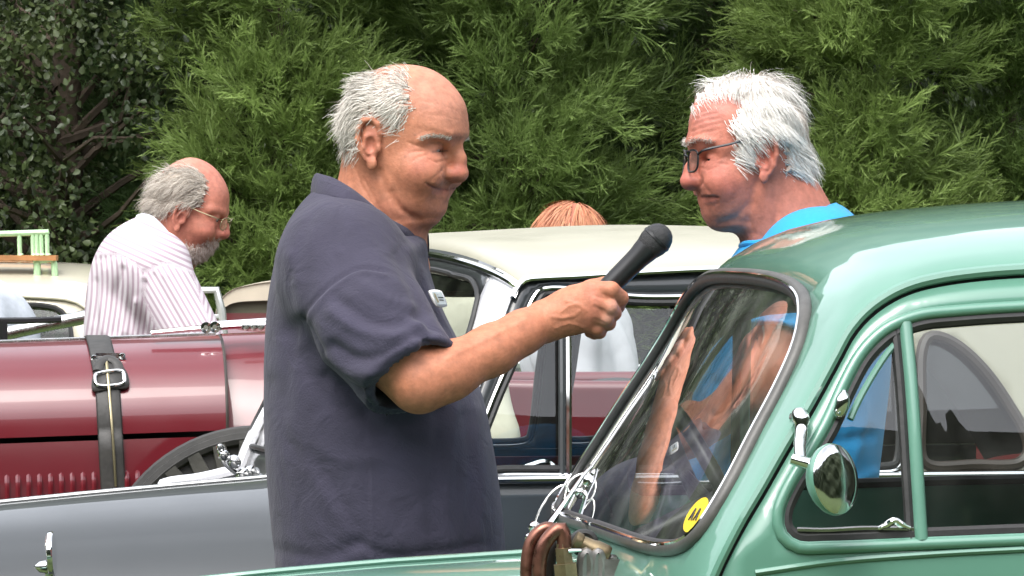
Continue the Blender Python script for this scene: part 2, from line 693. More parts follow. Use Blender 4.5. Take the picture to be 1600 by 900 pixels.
def g_bulge(g):
    x, z = g[0], g[2]
    return 0.068 + 0.016 * min(1.0, max(0.0, (x - 0.15) / 0.4)) - 0.010 * min(1.0, max(0.0, (1.47 - z) / 0.10)) * (x < .6)


GS = Shell(GF, G3, GW, g_bulge)
scr = [(1262, 462), (1263, 476), (1251, 517), (1224, 578), (1194, 650), (1158, 726), (1127, 783), (1104, 823), (1088, 846), (1068, 858), (1045, 861), (1004, 852), (960, 839)]
scr_top = [(1165, 443), (1209, 440), (1240, 443), (1256, 451)]
tu = np.array([GS.find(px, py) for px, py in scr_top + scr])
t_lo, t_hi = float(tu[1:4, 0].mean()), float(tu[-3:, 0].max())
bot_t = t_hi
_a = np.linspace(0, 2 * math.pi, 241)[:-1]
_T = np.sign(np.cos(_a)) * np.abs(np.cos(_a)) ** (2 / 5.5)
_U = np.sign(np.sin(_a)) * np.abs(np.sin(_a)) ** (2 / 5.5)
ap = np.stack([(t_lo + t_hi) / 2 + (t_hi - t_lo) / 2 * _T - .004 * (_T < 0) * (np.abs(_U) - .6).clip(0) * 0, _U * (.705 + .058 * _T)], -1)
ap = smooth_path(ap * [3, 1], 160, closed=True) / [3, 1]
# skin with the windscreen hole; stretch t so both directions have like lengths
K = 3.0
outer = np.array([[0, -1.0], [1, -1.0], [1, 1.0], [0, 1.0]]) * [K, 1]
ob = []
for i in range(4):
    a, b = outer[i], outer[(i + 1) % 4]
    m = 60
    ob += [a + (b - a) * k / m for k in range(m)]
V2, F2 = cdt(np.array(ob), [ap * [K, 1]], 0.035)
P = skin2(GS, V2 / [K, 1])
shell_o = obj('roof_and_scuttle', P, F2[:, ::-1].astype(np.int32), M_GREEN, green, True)
solidify(shell_o, 0.01)
Pl = skin2(GS, V2 / [K, 1], 0.022)
obj('headlining', Pl, F2.astype(np.int32), M_LINER, green, True)
# windscreen glass, rubber seal and bright strip
apc = ap.mean(0)
Vg, Fg = cdt(((ap - apc) * 1.004 + apc) * [K, 1], [], 0.05)
ws = obj('windscreen', skin2(GS, Vg / [K, 1], 0.004), Fg[:, ::-1].astype(np.int32), M_SCREEN, green, True)
ap3 = skin2(GS, ap, -0.001)
MB().tube(ap3, 0.0098, 10, closed=True, up=(0, 1, 0)).build('windscreen_seal', M_GREYRUB, ws)
apin = (ap - apc) * [0.972, 0.984] + apc
MB().tube(skin2(GS, apin, -0.002), 0.0065, 10, closed=True, up=(0, 1, 0)).build('inner_seal', M_RUBBER, ws)
apm = (ap - apc) * [0.985, 0.991] + apc
MB().tube(skin2(GS, apm, -0.009), 0.0028, 6, closed=True, up=(0, 1, 0)).build('bright_strip', M_CHROME, ws)

# gutter lip along the door opening, both sides
for far in (False, True):
    q = G3.copy()
    if far: q[:, 1] = GW - q[:, 1]
    q = smooth_path(q, 200)
    MB().tube(q, 0.0075, 8).build('rain_gutter', M_GREEN, green)

# door outline and window openings
win = [(1900, 488), (1750, 486), (1600, 490), (1493, 497), (1440, 503), (1403, 516), (1380, 531), (1353, 560), (1327, 607), (1300, 667), (1273, 713), (1240, 767), (1226, 803), (1229, 829), (1247, 844), (1293, 845),
       (1447, 839), (1600, 833), (1800, 826), (2000, 818), (2060, 800), (2075, 760), (2060, 640), (2030, 540), (1985, 500)]
win2 = smooth_path(np.array([GF.on(px, py, g_y) for px, py in win])[:, [0, 2]], 170, closed=True)
in2 = shut2 - _N * 0.005
k0 = int(np.argmin(np.abs(in2[:, 0] - GF.on(2150, 425, g_y)[0])))
front_low = in2[-1]
door_outer = np.concatenate([in2[k0:], [[front_low[0] - .005, 0.7], [front_low[0] + .02, 0.42], [in2[k0][0] - .02, 0.42], [in2[k0][0], 1.0]]])
lat_t = np.linspace(0, 1, 12)[1:-1, None]
dense = []
for i in range(len(door_outer)):
    a, b = door_outer[i], door_outer[(i + 1) % len(door_outer)]
    m = max(1, int(np.linalg.norm(b - a) / 0.04))
    dense += [a + (b - a) * k / m for k in range(m)]
door_outer = np.array(dense)
for far in (False, True):
    d = side_panel('door', GF, door_outer, [win2], g_y, GW, M_GREEN, green, far, t=0.014)
    # dark recess behind the shut line
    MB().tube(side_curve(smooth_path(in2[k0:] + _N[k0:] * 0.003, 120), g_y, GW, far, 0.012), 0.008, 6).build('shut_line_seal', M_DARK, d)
    MB().tube(side_curve(outset(win2, 0.0085), g_y, GW, far, 0.001), 0.0075, 10, closed=True).build('window_moulding', M_GREEN, d)
    MB().tube(side_curve(outset(win2, -0.003), g_y, GW, far, 0.008), 0.0085, 8, closed=True).build('window_rubber', M_RUBBER, d)
    # swage line under the windows
    sw = np.array([GF.on(px, py, g_y)[[0, 2]] for px, py in [(1180, 895), (1300, 878), (1450, 866), (1600, 858), (1900, 845), (2130, 835)]])
    MB().tube(side_curve(smooth_path(sw, 40), g_y, GW, far, 0.004), 0.008, 8, flat=0.6).build('swage_line', M_GREEN, d)
    # division bar between quarterlight and main window
    bar = np.array([GF.on(px, py, g_y) for px, py in [(1415, 505), (1424, 600), (1432, 720), (1440, 845)]])
    if far: bar[:, 1] = GW - bar[:, 1]
    sg = -1 if far else 1
    b = smooth_path(bar, 16)
    MB().tube(b + [0, 0.002 * sg, 0], 0.0085, 10, flat=1.0).build('division_bar', M_GREEN, d)
    MB().tube(b + [-0.0125, 0.006 * sg, 0], 0.0065, 8).build('division_rubber', M_RUBBER, d)
    # quarterlight: glass, green frame along the slope, chrome rail and catch
    ql = np.array([GF.on(px, py, g_y)[[0, 2]] for px, py in [(1403, 523), (1384, 540), (1360, 570), (1334, 615), (1307, 675), (1280, 722), (1249, 773), (1238, 803), (1241, 824), (1256, 834), (1300, 836), (1428, 833), (1420, 680), (1409, 523)]])
    qls = smooth_path(ql[:11], 50)
    qlp = np.concatenate([qls, ql[11:]])
    gq = side_panel('quarterlight', GF, qlp, [], g_y, GW, M_GLASS, d, far, t=0, off=0.008)
    fr2 = np.array([GF.on(px, py, g_y)[[0, 2]] for px, py in [(1403, 535), (1388, 552), (1366, 585), (1341, 630), (1330, 655)]])
    MB().tube(side_curve(smooth_path(fr2, 20), g_y, GW, far, 0.006), 0.0045, 8).build('quarterlight_frame', M_GREEN, d)
    rail = np.array([GF.on(px, py, g_y)[[0, 2]] for px, py in [(1246, 828), (1290, 829), (1350, 826), (1428, 827)]])
    MB().tube(side_curve(smooth_path(rail, 16), g_y, GW, far, 0.003), 0.0032, 6).build('chrome_rail', M_CHROME, d)
    mb = MB()
    cc = GF.on(1396, 823, g_y)
    if far: cc[1] = GW - cc[1]
    mb.tube(smooth_path(cc + np.array([[-.018, 0, -.002], [-.008, -.004 * sg, .003], [0, -.006 * sg, .008], [.008, -.004 * sg, .003], [.02, 0, -.002]]), 14), [0.003] * 3 + [0.0045] * 8 + [0.003] * 3, 8)
    mb.build('quarterlight_catch', M_CHROME, d)
    hb = MB()
    cc = GF.on(1314, 634, g_y)
    if far: cc[1] = GW - cc[1]
    hb.tube(smooth_path(cc + np.array([[-.006, -.004 * sg, -.014], [-.002, -.008 * sg, -.004], [.001, -.008 * sg, .008], [.003, -.004 * sg, .018]]), 10), [.005, .008, .009, .009, .009, .009, .009, .008, .006, .004], 10)
    if not far: hb.build('quarterlight_hinge', M_CHROME, d)
    # main window glass
    mw = win2[(win2[:, 0] > GF.on(1450, 700, g_y)[0])]
    mw = np.array([p for p in win2 if p[0] > bar[:, 0].mean() + 0.004])
    i0 = int(np.argmax(np.linalg.norm(np.roll(mw, -1, 0) - mw, axis=1)))
    mw = np.roll(mw, -(i0 + 1), 0)
    side_panel('door_glass', GF, mw, [], g_y, GW, M_GLASS, d, far, t=0, off=0.011)

# body sides behind the door and below the pillars
rear_x = in2[k0][0] + 0.008
ro = np.array([p for p in in2[:k0 - 1]][::-1])
rear_outer = np.concatenate([[[rear_x, 0.42]], [[rear_x, 0.8]], [[rear_x, 1.1]], ro[ro[:, 0] > rear_x], [[1.95, 1.06], [2.04, 0.92], [2.08, 0.7], [2.0, 0.42]]])
frn = np.array([[front_low[0] - .012, front_low[1]], [front_low[0] - .012, 0.7], [front_low[0] + .012, 0.42], [front_low[0] - .25, 0.42], [front_low[0] - .25, front_low[1] - 0.02], [front_low[0] - .08, front_low[1] + .03]])
for far in (False, True):
    side_panel('rear_quarter', GF, rear_outer, [], g_y, GW, M_GREEN, green, far, h=0.06)
    side_panel('scuttle_side', GF, frn, [], g_y, GW, M_GREEN, green, far, h=0.05)


def loft(name, secs, mat, parent, closed=False, capends=False, autosharp=50):
    S = np.array(secs, float)
    nu, nv = S.shape[:2]
    F = grid_faces(nu, nv, closed)
    if capends:
        F = F + [list(range(nv))[::-1], [(nu - 1) * nv + j for j in range(nv)]]
    return obj(name, S.reshape(-1, 3), F, mat, parent, True, autosharp)


def arch(x, yc, hw, zb, zt, n=25, e=2.4):
    """a superelliptic arch across the car at station x"""
    a = np.linspace(0, math.pi, n)
    c, s_ = np.cos(a), np.sin(a)
    return np.stack([np.full(n, x), yc + hw * np.sign(c) * np.abs(c) ** (2 / e), zb + (zt - zb) * np.abs(s_) ** (2 / e)], -1)


# bonnet: tops measured along its centre line in the photograph
def gz(px, py):
    p = GF.at(px, py, GW / 2)
    return p[0], p[2]


ctop = [gz(975, 858), gz(900, 862), gz(830, 866), gz(600, 881), gz(430, 896), gz(150, 925), gz(-150, 965), gz(-400, 1020), gz(-560, 1120)]
cx, cz = [c[0] for c in ctop][::-1], [c[1] for c in ctop][::-1]
xs = np.linspace(cx[-1], cx[0], 34)
secs = []
for x in xs:
    f = (cx[-1] - x) / (cx[-1] - cx[0])
    zt = np.interp(x, cx, cz)
    secs.append(arch(x, GW / 2, 0.60 - 0.30 * f ** 1.2, 0.62, zt, 33, 2.7))
loft('bonnet', secs, M_GREEN, green)
nose = arch(xs[-1] - 0.012, GW / 2, 0.26, 0.45, 0.92, 25, 2.6)
mbn = MB()
for j in range(9):
    yy = GW / 2 - 0.2 + 0.05 * j
    mbn.box((xs[-1] - 0.03, yy, 0.72), (0.012, 0.006, 0.2))
mbn.build('radiator_grille', M_CHROME, green)
obj('radiator_backing', nose, [list(range(25))], M_DARK, green)
# bonnet centre strip
cs = np.array([[x, GW / 2, np.interp(x, cx, cz) + .003] for x in xs[2:]])
MB().tube(cs, 0.007, 8, flat=0.6).build('bonnet_strip', M_GREEN, green)
# front wings, headlamps, wheels, bumper (below the picture, for the car's own completeness)
for sgn, yc in ((-1, 0.13), (1, GW - 0.13)):
    ws_ = []
    for x in np.linspace(-0.02, -1.5, 20):
        f = (-0.02 - x) / 1.48
        zt = 0.62 + 0.26 * math.sin(math.pi * min(1, max(0, f * 0.95 + 0.05))) ** 0.7
        ws_.append(arch(x, yc, 0.17, 0.42 if f < .35 or f > .92 else 0.60, zt, 17, 2.3))
    loft('front_wing', ws_, M_GREEN, green)
    lp = MB().lathe((-1.44, yc + sgn * -0.02, 0.78), (-1, 0, 0), [(-.12, .02), (-.08, .07), (0, .085), (.012, .088), (.02, .08)], 22).build('headlamp', M_GREEN, green)
    MB().lathe((-1.452, yc + sgn * -0.02, 0.78), (-1, 0, 0), [(0, .078), (.02, .06), (.03, .01)], 22).build('lens', M_CHROME, lp)
    wheel('wheel', (-1.02, yc - sgn * .01, 0.3), -sgn * -1 if False else (1 if sgn < 0 else -1), 0.30, 0.13, green)
    wheel('wheel', (1.28, yc - sgn * .01, 0.3), (1 if sgn < 0 else -1), 0.30, 0.13, green)
MB().tube(smooth_path([(-1.5, 0.0, .42), (-1.64, .2, .42), (-1.68, GW / 2, .42), (-1.64, GW - .2, .42), (-1.5, GW, .42)], 24), 0.03, 10).build('bumper', M_CHROME, green)
MB().box((0.35, GW / 2, 0.36), (1.6, GW / 2 - 0.1, 0.05)).build('floor_pan', M_DARK, green)
# boot closing panel
bt = [arch(x, GW / 2, hw, 0.4, zt, 21, 3) for x, hw, zt in ((1.85, 0.66, 1.14), (2.0, 0.66, 1.0), (2.1, 0.64, 0.85), (2.16, 0.6, 0.7), (2.18, .55, .5))]
loft('boot_lid', bt, M_GREEN, green)
# dashboard, steering wheel, seats
MB().box((0.03, GW / 2, 1.04), (0.06, GW / 2 - 0.1, 0.06)).build('dashboard', M_GREEN, green)
swc = GF.at(1118, 790, GW - 0.42)
ax = np.array([0.90, 0, 0.44])
e1 = np.array([0, 1.0, 0]); e2 = np.cross(ax / np.linalg.norm(ax), e1)
circ = np.array([swc + 0.155 * (math.cos(a) * e1 + math.sin(a) * e2) for a in np.linspace(0, 2 * math.pi, 41)[:-1]])
sw_o = MB().tube(circ, 0.011, 10, closed=True).build('steering_wheel', M_BLACK, green)
mb = MB()
for a in (0.3, 2.84, 4.71):
    mb.tube([swc, swc + 0.15 * (math.cos(a) * e1 + math.sin(a) * e2)], 0.006, 6)
mb.tube([swc + ax * .03, swc - ax * 0.45], [0.02, 0.02], 10)
mb.build('spokes_and_column', M_BLACK, sw_o)
for yc in (0.42, GW - 0.42):
    so = MB().tube(smooth_path([(0.95, yc, 0.72), (1.02, yc, 0.9), (1.06, yc, 1.05), (1.07, yc, 1.09)], 10), [0.24, 0.24, .24, .24, .235, .23, .22, .2, .17, .1], 16, flat=0.35, up=(1, 0, 0)).build('seat_back', M_SEAT, green)
    MB().box((0.72, yc, 0.66), (0.25, 0.24, 0.07)).build('seat_cushion', M_SEAT, green)

# round chrome door mirror on its bent arm
base = GF.on(1244, 655, g_y) + [0, -0.012, 0]
mir = GF.on(1282, 745, g_y) + [0, -0.085, 0]
mo = MB()
clip = GF.on(1240, 700, g_y) + [0, -.03, 0]
mo.tube(smooth_path([base + [0, .016, .002], base + [0.002, -.01, .004], base + [0.001, -.02, -.015], GF.on(1240, 695, g_y) + [0, -.045, 0], GF.on(1238, 716, g_y) + [0, -.06, 0]], 22), [.0085] * 4 + [.0105] * 4 + [.008] * 8 + [.0075] * 6, 12)
mo.tube([GF.on(1222, 714, g_y) + [0, -.07, 0], GF.on(1250, 722, g_y) + [0, -.075, 0], GF.on(1268, 728, g_y) + [0, -.08, 0]], [.0065, .008, .006], 12)
arm = mo.build('mirror_arm', M_CHROME, green)
nrm = np.array([0.66, -0.75, 0.0]); nrm /= np.linalg.norm(nrm)
tilt = np.array([nrm[0], nrm[1], 0.13]); tilt /= np.linalg.norm(tilt)
MB().lathe(mir, tilt, [(-.026, .004), (-.022, .022), (-.012, .036), (-.003, .0425), (.002, .044), (.005, .043)], 40).build('mirror_bowl', M_GREEN, arm)
MB().lathe(mir + tilt * .0052, tilt, [(0, .0425), (.0015, .041), (.004, .03), (.0055, .015), (.006, .0005)], 40).build('mirror_glass', M_CHROME, arm)

# yellow membership sticker inside the screen
M_YEL = material('yellow_sticker', (0.72, 0.50, 0.02), rough=0.5)
st, su = GS.find(1090, 805)
ang = np.linspace(0, 2 * math.pi, 33)[:-1]
c0 = skin2(GS, np.array([[st, su]]), -0.001)[0]
ta = skin2(GS, np.array([[st + .004, su]]), -0.001)[0] - c0; ta /= np.linalg.norm(ta)
tb = skin2(GS, np.array([[st, su + .02]]), -0.001)[0] - c0; tb -= ta * (ta @ tb); tb /= np.linalg.norm(tb)
nn = np.cross(ta, tb)
if nn[0] > 0: nn = -nn
R_ = 0.0245
Vs = [c0 + nn * .001] + [c0 + nn * .001 + R_ * (math.cos(a) * ta * 1.0 + math.sin(a) * tb * 1.35) for a in ang]
stk = obj('round_sticker', Vs, [[0, i + 1, (i + 1) % 32 + 1] for i in range(32)], M_YEL, green)
stk['label'] = 'round yellow sticker with dark letters AA'
M_INK = material('dark_ink', (0.03, 0.03, 0.03), rough=0.6)
mb = MB()
upv, rtv = -ta, tb          # up the screen, and away from the camera (letters read from outside)
for k, ox in enumerate((0.0072, -0.0072)):
    def lp_(a, b): return c0 + nn * .0022 + rtv * -(a + ox) * -1 * 1.2 + upv * b
    for (a0, b0, a1, b1) in ((-.0042, -.0085, 0, .0085), (.0042, -.0085, 0, .0085), (-.0028, -.003, .0028, -.003)):
        p, q = lp_(a0, b0), lp_(a1, b1)
        mb.tube([p, q], 0.0009, 5)
mb.build('sticker_letters', M_INK, stk)

# wiper and its wire linkage at the far foot of the screen
wb = skin2(GS, np.array([[bot_t + 0.012, 0.55]]), -0.02)[0]
def gp(px, py, v): return GF.at(px, py, v)
wm = MB()
vv = GW - 0.36
wm.tube(smooth_path([gp(830, 858, vv), gp(862, 815, vv), gp(893, 770, vv), gp(915, 738, vv), gp(926, 728, vv)], 16), [.006, .012, .014, .014, .014, .014, .013, .012, .011, .01, .01, .009, .008, .007, .006, .004], 8, flat=0.4)
wo = wm.build('wiper_arm', M_CHROME, green)
wm = MB()
wm.tube(smooth_path([gp(832, 826, vv), gp(846, 792, vv), gp(868, 764, vv), gp(884, 758, vv), gp(888, 768, vv)], 18), .0016, 6)
wm.tube(smooth_path([gp(880, 820, vv), gp(881, 780, vv), gp(890, 752, vv), gp(914, 740, vv), gp(938, 758, vv), gp(952, 786, vv), gp(956, 808, vv)], 26), .0016, 6)
wm.tube(smooth_path([gp(905, 805, vv), gp(908, 770, vv), gp(918, 745, vv), gp(922, 725, vv)], 12), .0018, 6)
wm.build('wiper_linkage', M_DULLCHROME, wo)
for (px, py, r) in ((834, 824, .009), (826, 840, .007), (892, 822, .01), (905, 770, .008), (922, 752, .011), (930, 742, .009), (925, 766, .008)):
    MB().lathe(gp(px, py, vv) + [0, -.012, 0], (-.3, -1, .3), [(-.01, r * .6), (-.006, r), (.004, r), (.009, r * .6), (.011, .001)], 12).build('wiper_pivot', M_CHROME, wo)
# ------------------------------------------------------------------ the black saloon with cream roof
M_BLACKCAR = material('black_car_paint', (0.030, 0.034, 0.036), rough=0.4, spec=.35, coat=0.75, var=0.08, vscale=3, rvar=0.06, coat_rough=0.04, coat_ior=1.5)
M_CREAM = material('cream_roof_cloth', (0.38, 0.365, 0.285), rough=0.42, var=0.06, vscale=5, rvar=0.08, coat=0.25, coat_rough=0.2)
M_WOODDARK = material('dark_wood_trim', (0.035, 0.026, 0.02), rough=0.45, var=0.3, vscale=10)
BF = Frame(800, 10.4, math.radians(15))
BW = 1.45


def b_y(z):
    if z > 1.13:
        return 0.085 * ((z - 1.13) / 0.33) ** 1.2
    if z < 1.0:
        return -0.02 + 0.12 * ((1.0 - z) / 0.6) ** 2
    return -0.02 * (1.13 - z) / 0.13


black = BF.empty('black_car')
tag(black, 'dark grey vintage saloon with cream roof parked behind the man in navy polo shirt', 'car')
gut = [(1990, 760), (1900, 640), (1800, 545), (1700, 488), (1580, 450), (1400, 428), (1200, 420), (1109, 420), (1000, 425), (900, 431), (840, 434), (818, 437), (806, 450), (790, 490), (765, 560), (738, 635), (708, 710), (690, 760), (676, 810)]
bg3 = smooth_path(np.array([BF.on(px, py, b_y) for px, py in gut]), 160)


def b_bulge(g):
    return 0.072 if g[2] > 1.40 else 0.072 - .012 * min(1, (1.40 - g[2]) / .1)


BS = Shell(BF, bg3, BW, b_bulge, p=2.3, q=0.62)
# header and foot of the windscreen on the skin
cxs = BS.G[:, 0]
t_head = float(np.argmin(np.linalg.norm(BS.G[:, [0, 2]] - BF.on(812, 442, b_y)[[0, 2]], axis=1))) / (BS.nt - 1)
t_foot = float(np.argmin(np.linalg.norm(BS.G[:, [0, 2]] - BF.on(694, 748, b_y)[[0, 2]], axis=1))) / (BS.nt - 1)
tt0, tt1 = t_head + 0.012, t_foot
UE = .70
apb = smooth_path(np.array([[tt0, -0.45], [tt0, 0.0], [tt0, .45], [tt0 + .004, UE - .07], [tt0 + .02, UE - .01], [(tt0 + tt1) / 2, UE], [tt1 - .02, UE], [tt1 - .004, UE - .07], [tt1, .45], [tt1 + .004, 0], [tt1, -.45], [tt1 - .004, .07 - UE], [tt1 - .02, -UE], [(tt0 + tt1) / 2, -UE], [tt0 + .02, .01 - UE], [tt0 + .004, .07 - UE]]), 120, closed=True)
M_SKYWHITE = material('sky_white_trim', (0.72, 0.72, 0.75), rough=0.25, coat=0.6)  # white stands for sky reflected in the polished pillars and trim
V2, F2 = cdt(np.array(ob), [apb * [K, 1]], 0.035)
P = skin2(BS, V2 / [K, 1])
tc_ = (V2[F2].mean(1) / [K, 1])[:, 0]
roof_f = F2[tc_ < t_head]
uc_ = np.abs(V2[F2].mean(1)[:, 1])
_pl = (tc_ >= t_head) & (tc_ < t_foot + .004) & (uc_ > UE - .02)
low_f = F2[(tc_ >= t_head) & ~_pl]
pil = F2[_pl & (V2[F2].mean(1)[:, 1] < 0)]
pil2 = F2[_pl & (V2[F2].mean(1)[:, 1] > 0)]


def sub(P, F):
    u, inv = np.unique(F, return_inverse=True)
    return P[u], inv.reshape(F.shape)


for nm, ff, mt in (('roof', roof_f, M_CREAM), ('scuttle', low_f, M_BLACKCAR), ('sky_white_pillar', pil, M_SKYWHITE), ('sky_white_pillar', pil2, M_SKYWHITE)):
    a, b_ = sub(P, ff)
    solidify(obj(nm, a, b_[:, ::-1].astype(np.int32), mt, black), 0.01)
M_DARKLINE = material('dark_brown_lining', (.045, .036, .03), rough=.9, var=.2, vscale=15)
a, b_ = sub(skin2(BS, V2 / [K, 1], .018), roof_f)
obj('headlining', a, b_.astype(np.int32), M_DARKLINE, black)
apc = apb.mean(0)
Vg, Fg = cdt(apb * [K, 1], [], 0.05)
bws = obj('windscreen', skin2(BS, Vg / [K, 1], 0.004), Fg[:, ::-1].astype(np.int32), M_GLASS, black)
MB().tube(skin2(BS, apb, -0.002), 0.005, 8, closed=True).build('windscreen_frame', M_RUBBER, bws)
for far in (False, True):
    q = BS.G[:int(t_head * (BS.nt - 1)) + 3].copy()
    if far: q[:, 1] = BW - q[:, 1]
    sg = -1 if far else 1
    MB().tube(q + [0, -.004 * sg, 0], 0.0055, 8).build('rain_gutter', M_CHROME, black)
hd = skin2(BS, np.array([[t_head + .003, u] for u in np.linspace(-1, 1, 60)]), -0.004)
MB().tube(hd, 0.0065, 8).build('screen_header_trim', M_CHROME, black)

# body sides with window openings
gz2 = BS.G[:, [0, 2]]


def bpx(L): return np.array([BF.on(px, py, b_y)[[0, 2]] for px, py in L])


h1 = smooth_path(bpx([(850, 452), (1000, 464), (1140, 464), (1178, 470), (1190, 490), (1193, 600), (1193, 725), (1185, 738), (1000, 741), (800, 741), (742, 741), (736, 728), (765, 640), (805, 545), (836, 464)]), 110, closed=True)
h2 = smooth_path(bpx([(1250, 466), (1370, 470), (1402, 480), (1410, 510), (1412, 600), (1412, 715), (1404, 732), (1330, 736), (1250, 738), (1240, 726), (1238, 600), (1238, 490), (1242, 470)]), 80, closed=True)
h3 = smooth_path(bpx([(1446, 545), (1455, 530), (1475, 532), (1505, 550), (1540, 585), (1575, 635), (1600, 680), (1604, 705), (1592, 720), (1520, 723), (1455, 724), (1445, 715), (1444, 640)]), 80, closed=True)
gl = gz2[(gz2[:, 1] > 1.0)]
gi = bg3[:, [0, 2]]
gi = gi[gi[:, 1] > 1.14]
waist_z = lambda x: BF.on(800, 748, b_y)[2] - 0.0 * x
up = gi[::-1]          # from the pillar foot along the gutter to the tail
xw = up[:, 0]
outer = np.concatenate([up, [[up[-1][0] + .005, 1.13]], [[x, 1.13] for x in np.linspace(up[-1][0], up[0][0], 40)[1:-1]], [[up[0][0] - .005, 1.13]]])
split_x = bpx([(1427, 600)])[0][0]
for far in (False, True):
    V2s, F2s = cdt(outer, [h1, h2, h3], 0.03)
    y = np.array([b_y(z) for z in V2s[:, 1]]) + 0.004
    P3 = np.stack([V2s[:, 0], (BW - y) if far else y, V2s[:, 1]], -1)
    cx_ = V2s[F2s].mean(1)[:, 0]
    for nm, ff, mt in (('window_surround', F2s[cx_ < split_x], M_BLACKCAR), ('rear_quarter', F2s[cx_ >= split_x], M_CREAM)):
        a, b_ = sub(P3, ff if not far else ff[:, ::-1])
        po = solidify(obj(nm, a, b_.astype(np.int32), mt, black), 0.012)
        if nm == 'rear_quarter':
            obj('quarter_lining', a + [0, (-.017 if far else .017), 0], b_[:, ::-1].astype(np.int32), M_DARKLINE, po)
    low = np.array([[up[0][0] + .0, 1.128], [up[0][0], 0.42], [up[-1][0], 0.42], [up[-1][0] + .02, 0.8], [up[-1][0], 1.128]])
    lowd = []
    for i in range(5):
        a, b_ = low[i], low[(i + 1) % 5]
        m = max(1, int(np.linalg.norm(b_ - a) / .05))
        lowd += [a + (b_ - a) * k / m for k in range(m)]
    side_panel('lower_body', BF, np.array(lowd), [], b_y, BW, M_BLACKCAR, black, far, h=0.04)
    for hh, nm, mt in ((h1, 'front_door_glass', M_CHROME), (h2, 'rear_door_glass', M_CHROME), (h3, 'quarter_glass', M_WOODDARK)):
        g_ = side_panel(nm, BF, hh, [], b_y, BW, M_GLASS, black, far, t=0, off=0.014)
        MB().tube(side_curve(outset(hh, 0.004 if mt is M_WOODDARK else 0.001), b_y, BW, far, 0.003), 0.010 if mt is M_WOODDARK else 0.0045, 8, closed=True).build('glass_frame', mt, g_)
        if mt is M_CHROME:
            MB().tube(side_curve(outset(hh, -0.009), b_y, BW, far, 0.006), 0.006, 8, closed=True).build('glass_rubber', M_RUBBER, g_)
    sg = -1 if far else 1
    # quarterlight bar
    for dx, r, mt in ((0, .0062, M_CHROME), (-.011, .006, M_BLACKCAR)):
        b0 = np.array([BF.on(px, py, b_y) for px, py in [(888, 455), (889, 600), (889, 742)]])
        if far: b0[:, 1] = BW - b0[:, 1]
        MB().tube(smooth_path(b0, 8) + [dx, 0.004 * sg, 0], r, 8).build('quarterlight_bar', mt, black)
    # waist strip, and the line under the drip rail
    wl = np.array([[x, b_y(1.13) - 0.006, 1.1315] for x in np.linspace(up[0][0], up[-1][0], 40)])
    if far: wl[:, 1] = BW - wl[:, 1]
    MB().tube(wl, 0.0055, 8).build('waist_strip', M_CHROME, black)
    # shut lines of the doors
    for px in (1215, 1425):
        xx = BF.on(px, 740, b_y)[0]
        L = np.array([[xx, b_y(z) - .0015, z] for z in np.linspace(0.5, 1.12, 12)])
        if far: L[:, 1] = BW - L[:, 1]
        MB().tube(L, 0.0025, 6).build('door_shut_line', M_DARK, black)
    sl = np.array([[x, b_y(0.985) - .004, 0.985] for x in np.linspace(up[0][0] - .0, up[-1][0], 40)])
    if far: sl[:, 1] = BW - sl[:, 1]
    MB().tube(sl, 0.010, 8).build('body_moulding', M_BLACKCAR, black)
# interior: red leather trims and seat backs, handle
for yc in (BW - 0.06,):
    MB().box((0.50, yc, 0.95), (0.52, 0.01, 0.165)).build('door_trim', M_LEATHER_R, black)
for yc in (0.4, BW - 0.4):
    MB().tube(smooth_path([(0.62, yc, 0.6), (0.68, yc, 0.85), (0.72, yc, 1.0), (0.73, yc, 1.06)], 10), [0.26, 0.26, .26, .26, .255, .25, .24, .22, .18, .1], 16, flat=0.35, up=(1, 0, 0)).build('seat_back', M_LEATHER_R, black)
MB().tube(smooth_path([(1.0, BW / 2, 0.6), (1.08, BW / 2, 0.85), (1.12, BW / 2, 1.08)], 10), [0.6, 0.6, .6, .6, .6, .58, .56, .5, .45, .3], 16, flat=0.16, up=(1, 0, 0)).build('rear_seat', M_LEATHER_R, black)
hp = MB()
hp.tube(smooth_path([BF.at(808, 735, .05), BF.at(830, 727, .05), BF.at(850, 722, .05), BF.at(862, 728, .05), BF.at(868, 738, .05)], 14), .007, 8)
hp.build('interior_handle', M_CHROME, black)
MB().box((-0.02, BW / 2, 1.0), (0.05, BW / 2 - .1, 0.08)).build('dashboard', M_WOODDARK, black)

# bonnet
def bz(px, py):
    p = BF.at(px, py, BW / 2)
    return p[0], p[2]


